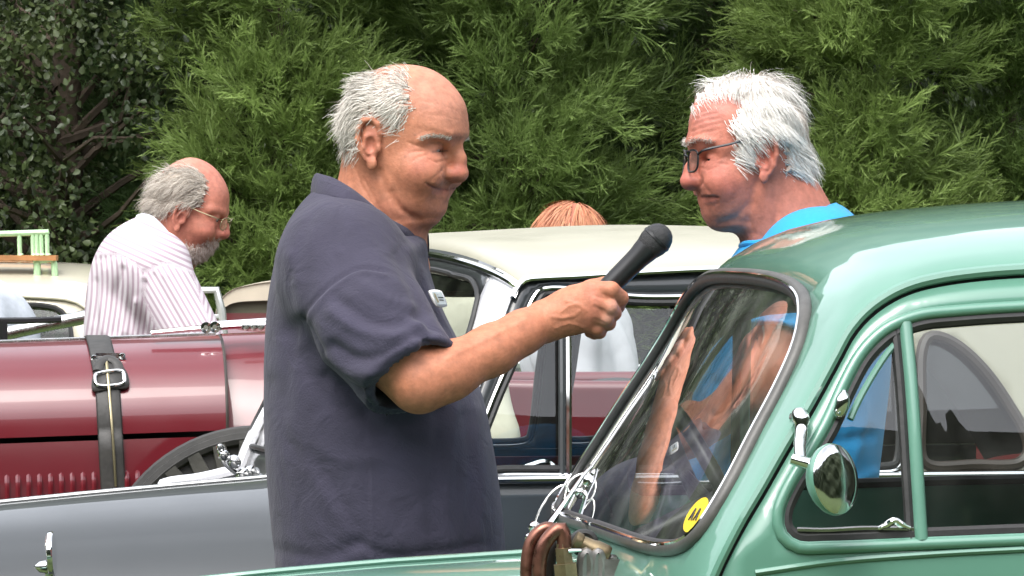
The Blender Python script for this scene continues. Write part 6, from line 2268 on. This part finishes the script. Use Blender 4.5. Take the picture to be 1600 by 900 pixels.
def comb_q(V):
    d = np.zeros((len(V), 3))
    top = np.clip((V[:, 2] - .075) / .04, 0, 1)
    d[:, 0] = -.8 + 1.3 * top * np.clip((V[:, 0] + .05) / .08, 0, 1)
    d[:, 1] = np.sign(V[:, 1]) * (.1 + .3 * top)
    d[:, 2] = -.75 + .65 * top
    return d


hair_mesh(HB, WB, Vq, Fq, Nq, hair_q, blue, 'hair', 14000, .042, .00048, comb_q, lift=.07, cap=.006, droop=.3, curl=.28, seed=15, clump=.42, jit=.25, hug=9.0, thin=[(1165, 150, 16, .45)], col=((.60, .56, .51), (.92, .90, .86)), capcol=(.62, .50, .43))
brow = [(1071, 226), (1076, 216), (1092, 214), (1108, 219), (1118, 226), (1106, 227), (1090, 223), (1078, 230)]
for sg in (-1, 1): hair_mesh(HB, WB, Vq, Fq, Nq, brow, blue, 'eyebrow', 280, side=sg, length=.013, rad=.0005, comb=lambda V: np.stack([np.full(len(V), .2), np.sign(V[:, 1]) * 1.0, np.full(len(V), .35)], -1), lift=.8, cap=0, droop=.3, seed=16, col=((.50, .45, .40), (.70, .67, .62)))
glasses(HB, WB, blue, HB.loc(1093, 251, -.033) + [.004, 0, .001], HB.loc(1096, 236, -.066), HB.loc(1176, 217, -.078), .0235, .0165, M_BLACK, r=.0016, bridge_x=.010, round_=3.0)
M_BLUE = material('bright_blue_cotton', (.008, .27, .58), rough=.8, var=.10, vscale=9, bump=.0007, bscale=400, sheen=.1)
fs = Field(qp(1030, 1010, -.36), qp(1440, 305, .36), .0058)
tor = [(1172, 372), (1150, 392), (1128, 430), (1108, 500), (1088, 590), (1072, 680), (1066, 780), (1070, 880), (1080, 1000), (1240, 1005), (1350, 1000), (1362, 900), (1366, 800), (1380, 680), (1392, 560), (1388, 470), (1372, 400), (1352, 356), (1332, 334), (1306, 317), (1284, 324), (1255, 346), (1215, 368)]
t2 = smooth_path(np.array([qp(px, py, 0)[[0, 2]] for px, py in tor]), 120, closed=True)
tw = []
for (px, py, W_, R_) in [(1240, 370, .10, .07), (1310, 360, .14, .09), (1180, 430, .15, .11), (1300, 440, .195, .13), (1150, 560, .19, .14), (1310, 600, .20, .14), (1130, 780, .20, .15), (1300, 780, .20, .15), (1220, 980, .19, .15)]:
    q = qp(px, py, 0)
    tw.append((q[0], q[2], W_, R_))
fs.inflate(t2, tw, .06, y0=QY, e=2.3)
for sg in (-1, 1):
    S0, C0 = qp(1275, 420, sg * .15), qp(1228 if sg < 0 else 1258, 545, sg * .222)
    ax_ = (C0 - S0) / np.linalg.norm(C0 - S0)
    fs.ell(qp(1278, 402, sg * .12), (.08, .075, .07), .05)
    fs.cone(S0, C0 + ax_ * .08, .082, .066, .03, cut=(C0, ax_))
    fs.cone(C0 - ax_ * .05, C0 + ax_ * .1, .057, .059, .002, sub=True)
Vs_, Fs_ = fs.mesh()
Ns_ = vnormals(Vs_, Fs_)
Qs = project(Vs_)
near = np.clip(-Ns_[:, 1] * 3 + .3, 0, 1)
for path, dep, wd in [([(1300, 560), (1320, 640), (1300, 720), (1310, 810)], .006, 10), ([(1330, 570), (1350, 650), (1330, 740), (1345, 810)], -.005, 9), ([(1270, 600), (1280, 700), (1260, 800)], -.005, 9), ([(1250, 660), (1300, 690), (1360, 680)], .005, 9), ([(1255, 740), (1310, 760), (1365, 740)], -.004, 8), ([(1120, 600), (1110, 700), (1120, 800)], .005, 10), ([(1185, 540), (1232, 546)], .0015, 3), ([(1180, 480), (1220, 500), (1260, 490)], .004, 8)]:
    dd = poly_dist(smooth_path(np.array(path, float), 24), Qs)
    Vs_ = Vs_ - Ns_ * (dep * np.exp(-(dd / wd) ** 2) * near)[:, None]
tee = obj('t_shirt', Vs_, Fs_.astype(np.int32), M_BLUE, blue)
nb_ = [(1168, 376, -.055), (1200, 374, -.085), (1240, 360, -.098), (1275, 336, -.075), (1300, 320, -.035), (1306, 317, 0), (1300, 320, .035), (1275, 336, .075), (1240, 360, .098), (1200, 374, .085), (1168, 376, .055), (1158, 380, 0)]
MB().tube(smooth_path(np.array([qp(*p) for p in nb_]), 60, closed=True) + [0, 0, -.004], .0045, 8, closed=True).build('neckband', M_BLUE, tee)


def lower_half(par, hip, feet, Y, mat, x0, x1, zt):
    f = Field((x0, Y - .34, .03), (x1, Y + .34, zt), .013)
    for hx, fx in zip(hip, feet):
        k_ = hx * .5 + fx * .5
        f.cone(hx + [0, 0, -.02], k_, .115, .085, .04)
        f.cone(k_, fx, .085, .072, .03)
    m_ = (hip[0] + hip[1]) / 2
    f.cone(m_ + [0, -.06, .0], m_ + [0, .06, 0], .135, .135, .05)
    v, q = f.mesh()
    obj('trousers', v, q.astype(np.int32), mat, par)
    for fx in feet:
        sf = Field(fx + [-.2, -.07, -.09], fx + [.2, .07, .08], .01)
        sf.ell(fx + [.0, 0, -.045], (.14, .048, .045), .02)
        v, q = sf.mesh()
        v[:, 2] = np.maximum(v[:, 2], .005)
        obj('shoe', v, q.astype(np.int32), M_LEATHER, par)


M_JEANS = material('blue_denim', (.05, .07, .12), rough=.9, var=.2, vscale=12)
M_BEIGET = material('beige_trousers', (.33, .28, .2), rough=.9, var=.1, vscale=12)
lower_half(blue, hipQ, feetQ, QY, M_JEANS, qp(1040, 400, 0)[0], qp(1440, 400, 0)[0], qp(1240, 880, 0)[2])

# ------------------------------------------------------------------ bearded man in the striped shirt
LY = 15.1
LM = LY / FPX
HL = Head((297, 338), LM, 1, math.radians(10), math.radians(24))
WL = wp(297, 338, LY)
l_prof = [(299, 246), (327, 256), (347, 277), (357, 301), (357, 322), (355, 337), (346, 346), (338, 360), (332, 374), (330, 384), (322, 398), (310, 406), (294, 404), (280, 385), (262, 368), (249, 345), (241, 325), (241, 300), (252, 272), (273, 254)]
l_w = [(299, 255, .070, .085), (265, 290, .078, .085), (290, 300, .079, .085), (345, 285, .060, .07), (345, 330, .062, .055), (330, 350, .066, .055), (295, 345, .072, .06), (300, 385, .060, .05), (333, 378, .046, .045), (316, 400, .036, .034), (255, 335, .064, .07)]
lf = dict(eye=HL.loc(344, 345, -.033) + [-.013, 0, 0], ala=HL.loc(341, 365, -.0145), ear=HL.loc(286, 340, -.076), ear_y=.0735, bridge=HL.loc(353, 344), tip=HL.loc(358, 368), base=HL.loc(343, 372), mouth=HL.loc(337, 380), mouth_corner=HL.loc(325, 374, -.024), chin=HL.loc(318, 401), open=.0014)
Vl, Fl = build_head(HL, .0027, l_prof, l_w, lf, [(272, 355, .060), (262, 380, .066), (252, 420, .074)])
Nl = vnormals(Vl, Fl)
Cl = skin_cols(HL, Vl, (.45, .165, .110), [([(345, 290), (325, 265)], 20, (.58, .23, .17), .6), ([(354, 366)], 7, (.52, .16, .12), .7), ([(330, 355)], 10, (.52, .17, .12), .6), ([(286, 340)], 10, (.47, .15, .11), .5), ([(265, 262), (300, 250)], 10, (.55, .26, .19), .6)])
f_ = Field((wp(60, 346, LY)[0], LY - .36, -.02), (wp(400, 346, LY)[0], LY + .36, 1.45), .016)
def lp(px, py, d): return wp(px, py, LY + d)


f_.chain(T3([lp(232, 430, 0), lp(215, 560, 0), lp(210, 700, 0)]), [.09, .11, .12], k=.03)
hipL = [lp(205, 760, -.09), lp(205, 760, .09)]
feetL = [np.array([lp(205, 346, 0)[0], LY - .11, .08]), np.array([lp(215, 346, 0)[0], LY + .11, .08])]
core_body(f_, hipL, feetL, .085)
for sg in (-1, 1):
    f_.chain(T3([lp(245, 440, sg * .17), lp(295, 530, sg * .21), lp(330, 570, sg * .2), lp(380, 590, sg * .15)]), [.045, .043, .04, .03], k=.02)
Vb, Fb = f_.mesh()
lman = person_obj('person', np.concatenate([HL.world(Vl, WL), Vb]), np.concatenate([Fl, Fb + len(Vl)]), np.concatenate([Cl, np.tile((.50, .21, .14), (len(Vb), 1))]), M_SKIN)
tag(lman, 'bearded man in a pink striped shirt looking down behind the red car', 'person')
for sg in (-1, 1):
    eyeball(HL, WL, lf['eye'] * [1, sg * -1, 1], lman, look=(1, .1, -.2))
zl = lambda L: [(100 + X / 2.8125, 230 + Y / 2.8125) for X, Y in L]
hair_l = zl([(470, 90), (520, 75), (590, 90), (640, 140), (645, 200), (620, 260), (600, 280), (575, 270), (555, 252), (520, 250), (495, 265), (482, 290), (470, 300), (430, 318), (395, 310), (370, 290), (362, 220), (395, 130)])
hair_mesh(HL, WL, Vl, Fl, Nl, hair_l, lman, 'hair', 7000, .045, .00055, lambda V: np.stack([np.full(len(V), -1.0), np.zeros(len(V)), np.where(V[:, 0] < -.02, -.8, -.15)], -1), lift=.25, cap=.007, droop=.3, curl=.5, seed=25, clump=.5, col=((.30, .25, .20), (.62, .57, .50)), capcol=(.38, .32, .26), thin=[(285, 258, 12, .5)])
beard = zl([(520, 400), (560, 420), (610, 420), (640, 400), (690, 395), (695, 420), (660, 470), (640, 500), (580, 520), (530, 500), (515, 450)])
hair_mesh(HL, WL, Vl, Fl, Nl, beard, lman, 'beard', 3600, .009, .0005, lambda V: np.stack([np.full(len(V), .4), np.zeros(len(V)), np.full(len(V), -1.0)], -1), lift=.4, cap=.003, droop=.3, curl=.3, seed=26, col=((.36, .28, .24), (.58, .50, .45)), capcol=(.42, .27, .21))
glasses(HL, WL, lman, HL.loc(344, 345, -.033) + [.006, 0, 0], HL.loc(341, 341, -.066), HL.loc(292, 322, -.077), .022, .015, M_BRASS, r=.0011, bridge_x=.010, round_=2.3)


def striped(name):
    m = bpy.data.materials.new(name)
    m.use_nodes = True
    nt = m.node_tree
    b = nt.nodes['Principled BSDF']
    b.inputs['Roughness'].default_value = .85
    tc = nt.nodes.new('ShaderNodeTexCoord')
    no = nt.nodes.new('ShaderNodeTexNoise')
    no.inputs['Scale'].default_value = 7
    ad = nt.nodes.new('ShaderNodeVectorMath')
    ad.operation = 'MULTIPLY_ADD'
    ad.inputs[1].default_value = (.03, .03, .03)
    nt.links.new(tc.outputs['Object'], no.inputs['Vector'])
    nt.links.new(no.outputs['Color'], ad.inputs[0])
    nt.links.new(tc.outputs['Object'], ad.inputs[2])
    at = nt.nodes.new('ShaderNodeAttribute')
    at.attribute_name = 'stripe'
    w1 = nt.nodes.new('ShaderNodeMath'); w1.operation = 'SINE'
    nt.links.new(at.outputs['Fac'], w1.inputs[0])
    mr = nt.nodes.new('ShaderNodeMapRange')
    mr.inputs[1].default_value = -.1
    mr.inputs[2].default_value = .5
    nt.links.new(w1.outputs[0], mr.inputs[0])
    mx = nt.nodes.new('ShaderNodeMixRGB')
    mx.inputs[1].default_value = (.60, .56, .59, 1)
    mx.inputs[2].default_value = (.40, .31, .36, 1)
    nt.links.new(mr.outputs[0], mx.inputs[0])
    nt.links.new(mx.outputs[0], b.inputs['Base Color'])
    return m


M_STRIPE = striped('pink_striped_cotton')
fs = Field(lp(100, 800, -.40), lp(420, 325, .36), .0075)
tor = [(222, 338), (195, 348), (168, 368), (148, 400), (138, 440), (132, 500), (130, 580), (140, 700), (150, 780), (260, 780), (290, 700), (300, 600), (310, 540), (304, 480), (298, 440), (292, 412), (270, 385), (245, 350)]
t2 = smooth_path(np.array([lp(px, py, 0)[[0, 2]] for px, py in tor]), 110, closed=True)
tw = []
for (px, py, W_, R_) in [(235, 360, .085, .07), (190, 375, .13, .09), (260, 420, .15, .11), (190, 440, .195, .13), (160, 560, .20, .14), (270, 560, .19, .14), (200, 740, .19, .14)]:
    q = lp(px, py, 0)
    tw.append((q[0], q[2], W_, R_))
fs.inflate(t2, tw, .07, y0=LY, e=2.3)
for sg in (-1, 1):
    S0, C0 = lp(238, 425, sg * .15), lp(305, 540, sg * .215)
    fs.ell(lp(232, 410, sg * .12), (.095, .075, .08), .05)
    fs.cone(S0, C0, .088, .072, .03)
Vs_, Fs_ = fs.mesh()
Ns_ = vnormals(Vs_, Fs_)
Qs = project(Vs_)
near = np.clip(-Ns_[:, 1] * 3 + .3, 0, 1)
for path, dep, wd in [([(190, 420), (180, 460), (178, 520)], .008, 5), ([(205, 415), (200, 470), (195, 520)], -.007, 5), ([(225, 440), (222, 480), (226, 525)], .010, 4), ([(165, 420), (160, 470), (162, 520)], -.006, 5), ([(150, 440), (148, 500)], .005, 5), ([(240, 430), (262, 470), (285, 520)], .006, 5), ([(258, 430), (280, 470), (305, 515)], -.006, 5), ([(222, 430), (235, 420), (262, 412), (285, 420)], .003, 3), ([(150, 405), (190, 400), (225, 425)], .004, 2.5), ([(213, 470), (212, 525)], -.008, 4)]:
    dd = poly_dist(smooth_path(np.array(path, float), 24), Qs)
    Vs_ = Vs_ - Ns_ * (dep * np.exp(-(dd / wd) ** 2) * near)[:, None]
lsh = obj('striped_shirt', Vs_, Fs_.astype(np.int32), M_STRIPE, lman)
# yoke above has stripes across, the back below has them running down, the sleeve follows the arm
Qs = project(Vs_)
yoke = (Qs[:, 1] < np.interp(Qs[:, 0], [140, 190, 225, 262, 300], [395, 398, 425, 412, 425]))
slv = inside(np.array([(228, 420), (262, 408), (300, 425), (345, 560), (270, 570), (222, 460)], float), Qs)
ph = np.where(yoke, (Qs[:, 1] + .45 * -Qs[:, 0]) / 8.5 * 6.283 * .9, np.where(slv, (Qs[:, 0] * .86 - (Qs[:, 1]) * .5) / 8.0 * 6.283, (Qs[:, 0] + 6 * np.sin(Qs[:, 1] / 40)) / 8.0 * 6.283))
a_ = lsh.data.attributes.new('stripe', 'FLOAT', 'POINT')
a_.data.foreach_set('value', ph.astype(np.float32))
M_COLLAR = material('pale_shirt_collar', (.60, .61, .68), rough=.85)
Uc = [(296, 408, -.03), (283, 392, -.055), (262, 362, -.075), (240, 340, -.06), (224, 334, -.025), (221, 334, 0), (224, 334, .025), (240, 340, .06), (262, 362, .075), (285, 390, .055), (298, 405, .03)]
Lc = [(293, 416, -.04), (276, 402, -.075), (252, 378, -.10), (228, 358, -.085), (212, 352, -.04), (208, 350, 0), (212, 352, .04), (228, 358, .085), (252, 378, .10), (278, 402, .075), (297, 414, .04)]
U3 = smooth_path(np.array([lp(*p) for p in Uc]), 50); L3 = smooth_path(np.array([lp(*p) for p in Lc]), 50)
co = loft('collar', np.stack([U3 + [0, 0, -.03], U3, (U3 + L3) / 2 + [0, -.002, .008], L3], 1), M_COLLAR, lsh)
solidify(co, .004, 0)
lan = MB().tube(smooth_path(np.array([lp(*p) for p in [(211, 348, -.03), (222, 352, -.075), (240, 364, -.105), (258, 384, -.115), (272, 402, -.11), (282, 420, -.1)]]), 24), .006, 6, flat=.35).build('lanyard', material('dark_lanyard', (.09, .10, .13), rough=.7), lman)
lower_half(lman, hipL, feetL, LY, M_BEIGET, lp(80, 346, 0)[0], lp(360, 346, 0)[0], lp(200, 720, 0)[2])

# ------------------------------------------------------------------ people half hidden in the background
def paint_again(o, C):
    c = np.ones((len(C), 4), np.float32)
    c[:, :3] = C
    o.data.color_attributes['col'].data.foreach_set('color', c.ravel())


def bystander(label, px, Y, ztop, face, shirt, hairc, trous, lean=0.0, build=1.0, arm=None, hair_len=.05, seed=1, width=1.0):
    """a standing person: one skin mesh, shirt, hair, trousers; face = angle of the facing direction about z"""
    x0 = wp(px, 346, Y)[0]
    c, s = math.cos(face), math.sin(face)
    R = np.array([[c, -s, 0], [s, c, 0], [0, 0, 1.0]])
    o = np.array([x0, Y, 0])
    sc = ztop / 1.75
    def P(x, y, z): return np.array([(x + lean * max(0, z - .9)) * sc, y * sc * build, z * sc])
    f = Field((-.45, -.42, -.02), (.6, .42, ztop + .05), .011)
    hd = P(.03, 0, 1.63)
    f.ell(hd, (.098 * sc, .076 * sc, .115 * sc), .02)
    f.ell(P(.075, 0, 1.575), (.05, .05, .06), .03)
    f.ell(P(.128, 0, 1.605), (.018, .014, .02), .012)
    for sg in (-1, 1): f.ell(P(.02, sg * .078, 1.61), (.014, .01, .03), .006)
    f.cone(P(0, 0, 1.55), P(-.02, 0, 1.42), .055, .065, .03)
    f.cone(P(0, 0, 1.32), P(0, 0, 1.0), .10, .12, .05)
    for sg in (-1, 1):
        f.chain([P(0, sg * .17, 1.38), P(-.04, sg * .22, 1.12), P(.10, sg * .20, .92), P(.17, sg * .17, .88)], [.045, .04, .032, .035], k=.02)
    hip = [P(0, -.09, .93), P(0, .09, .93)]
    ft = [P(0, -.10, .08), P(.03, .10, .08)]
    core_body(f, hip, ft, .08)
    V, F = f.mesh()
    C = np.tile((.52, .24, .17), (len(V), 1))
    ob_ = person_obj('person', V @ R.T + o, F, C, M_SKIN)
    tag(ob_, label, 'person')
    g = Field((-.42, -.42, .8), (.45, .42, ztop), .011)
    g.ell(P(0, 0, 1.30), (.135, .185 * build, .20), .05)
    g.ell(P(.015, 0, 1.05), (.15 * width, .185 * build, .22), .05)
    for sg in (-1, 1):
        g.ell(P(0, sg * .15, 1.38), (.085, .075, .075), .05)
        g.cone(P(0, sg * .17, 1.37), P(-.035, sg * .215, 1.16), .078, .068, .03)
    g.cone(P(-.01, 0, 1.40), P(-.015, 0, 1.47), .085, .07, .03)
    v, q = g.mesh()
    N_ = vnormals(v, q)
    rr = np.random.default_rng(seed)
    for _ in range(7):
        w_ = rr.normal(size=3) * [24, 24, 14]
        v = v + N_ * (.0045 * np.sin(v @ w_ + rr.uniform(0, 6)))[:, None]
    obj('shirt', v @ R.T + o, q.astype(np.int32), shirt, ob_)
    # hair
    N2 = vnormals(V, F)
    sel = (V[:, 2] > hd[2] + .01 * sc) & ((V[:, 0] < hd[0] + .045) | (V[:, 2] > hd[2] + .06))
    k = np.nonzero(sel & (V[:, 2] > hd[2] - .1))[0]
    back = np.nonzero((V[:, 2] > hd[2] - .09) & (V[:, 0] < hd[0] - .03) & (V[:, 2] > P(0, 0, 1.52)[2]))[0]
    k = np.unique(np.concatenate([k, back]))
    kk = rr.choice(k, 4200)
    d = np.stack([-.3 * np.ones(len(kk)), V[kk, 1] * 6, -np.clip((hd[2] + .10 - V[kk, 2]) * 9, .0, 1.2)], -1)
    top = hd + [-.02, 0, .11]
    d = V[kk] - top
    d -= N2[kk] * np.sum(d * N2[kk], axis=1)[:, None]
    d /= np.linalg.norm(d, axis=1)[:, None] + 1e-6
    sv, sf = strands(V[kk] + N2[kk] * .004, d + N2[kk] * .12 + rr.normal(size=(len(kk), 3)) * .08, hair_len * rr.uniform(.6, 1.3, len(kk)), .0010 * rr.uniform(.7, 1.3, len(kk)), 4, .3, .08, seed, hug=N2[kk] * .5, face=N2[kk])
    t = rr.random(len(kk))[:, None]
    hc_ = np.array(hairc[0]) * (1 - t) + np.array(hairc[1]) * t
    C[k] = np.array(hairc[0]) * .8
    paint_again(ob_, C)
    ho = obj('hair', sv @ R.T + o, sf.astype(np.int32), M_HAIRW, ob_)
    paint(ho, np.repeat(hc_, len(sv) // len(kk), axis=0))
    # trousers
    tf = Field((-.4, -.4, .03), (.5, .4, 1.02), .013)
    for h_, a_ in zip(hip, ft):
        k_ = (h_ + a_) / 2
        tf.cone(h_, k_, .11, .082, .04); tf.cone(k_, a_, .082, .07, .03)
    tf.cone(P(0, -.05, .95), P(0, .05, .95), .13, .13, .05)
    v, q = tf.mesh()
    obj('trousers', v @ R.T + o, q.astype(np.int32), trous, ob_)
    return ob_


M_WHITEC = material('white_cotton', (.60, .60, .63), rough=.85, var=.05, vscale=12, bump=.002, bscale=40)
M_CREAMC = material('cream_cotton', (.60, .58, .46), rough=.85, var=.05, vscale=12, bump=.002, bscale=40)
M_GREYC = material('grey_marl_cotton', (.42, .45, .50), rough=.9, var=.12, vscale=40)
bystander('ginger-haired person in a white shirt behind the cream-roofed car', 908, 15.2, 1.60, math.radians(170), M_WHITEC, ((.46, .15, .085), (.62, .32, .17)), M_JEANS, seed=3, hair_len=.06, build=1.1, width=1.1)
bystander('person in a cream shirt mostly hidden behind the man in navy', 618, 12.6, 1.72, math.radians(90), M_CREAMC, ((.2, .15, .1), (.3, .24, .18)), M_BEIGET, seed=4, lean=.05, build=.86)
bystander('person in a grey shirt bending at the far left edge', 100, 17.0, 1.60, math.radians(180), M_GREYC, ((.2, .15, .1), (.3, .24, .18)), M_JEANS, seed=5, lean=.55)

# ------------------------------------------------------------------ bent copper pipes and brass fittings clamped on the green bonnet
M_COPPER = material('tarnished_copper', (.20, .09, .065), rough=.35, metal=.9, var=.45, vscale=30, rvar=.15)
M_IRON = material('grey_cast_metal', (.24, .23, .22), rough=.4, metal=.8, var=.3, vscale=25, rvar=.15)
M_BRASSD = material('dull_brass', (.26, .20, .12), rough=.4, metal=.9, var=.35, vscale=30)
vk = 0.42
def kk_(px, py, d=0.0): return GF.world(GF.at(px, py, vk + d))


pf = empty('pipe_fitting', kk_(900, 915))
tag(pf, 'bent copper pipes with a brass nut and grey clamp on the green bonnet', 'pipe fitting')
pl = np.array(pf.location)


def pk(L, r, n=10, m=26): return tube(smooth_path(np.array([kk_(*p) - pl for p in L]), m), r, n)


MB().add(*pk([(825, 925), (824, 885), (830, 850), (845, 830), (860, 826), (868, 838)], .0095)).build('copper_pipe', M_COPPER, pf)
MB().add(*pk([(846, 925, -.02), (842, 890, -.02), (850, 852, -.02), (866, 832, -.02), (877, 826, -.02), (881, 845, -.02), (880, 870, -.02)], .0098)).build('copper_pipe', M_COPPER, pf)
MB().add(*pk([(862, 925, .02), (858, 895, .02), (864, 862, .02), (872, 850, .02)], .008)).build('copper_pipe', M_WOODDARK, pf)
a0, a1 = kk_(884, 893, -.02) - pl, kk_(880, 858, -.02) - pl
MB().lathe(a0, a1 - a0, [(-.01, .013), (-.009, .0165), (.010, .0165), (.0105, .012), (.03, .0115), (.031, .0095), (.036, .0092)], 6).build('brass_nut', M_BRASSD, pf)
a0, a1 = kk_(945, 868) - pl, kk_(905, 848) - pl
MB().lathe(a0, a1 - a0, [(-.004, .013), (.0, .0145), (.014, .014), (.02, .012), (.034, .011), (.036, .0125), (.044, .0125), (.045, .006)], 20).build('brass_union', M_BRASSD, pf)
rg = [kk_(912 + 17 * math.cos(t), 848 + 16 * math.sin(t), .015) - pl for t in np.linspace(0, 6.283, 25)[:-1]]
MB().tube(np.array(rg), .005, 8, closed=True).build('rubber_ring', M_RUBBER, pf)
for px in (916, 934):
    rg = [kk_(px + 7 * math.cos(t), 890 + 27 * math.sin(t), -.01) - pl for t in np.linspace(0, 6.283, 25)[:-1]]
    MB().tube(np.array(rg), .0075, 8, closed=True).build('clamp_ring', M_IRON, pf)
MB().box(kk_(957, 890) - pl, (.0125, .018, .014)).build('clamp_block', M_IRON, pf)
MB().lathe(kk_(955, 873) - pl, (0, 0, 1), [(-.002, .009), (.002, .009), (.005, .006), (.006, .001)], 14).build('clamp_bolt', M_IRON, pf)
MB().lathe(kk_(972, 882) - pl, (1, 0, 0), [(-.004, .005), (.003, .005), (.004, .001)], 10).build('clamp_bolt', M_IRON, pf)
MB().tube([kk_(888, 861, -.03) - pl, kk_(908, 860, -.03) - pl], [.003, .002], 8).build('bright_pin', M_CHROME, pf)
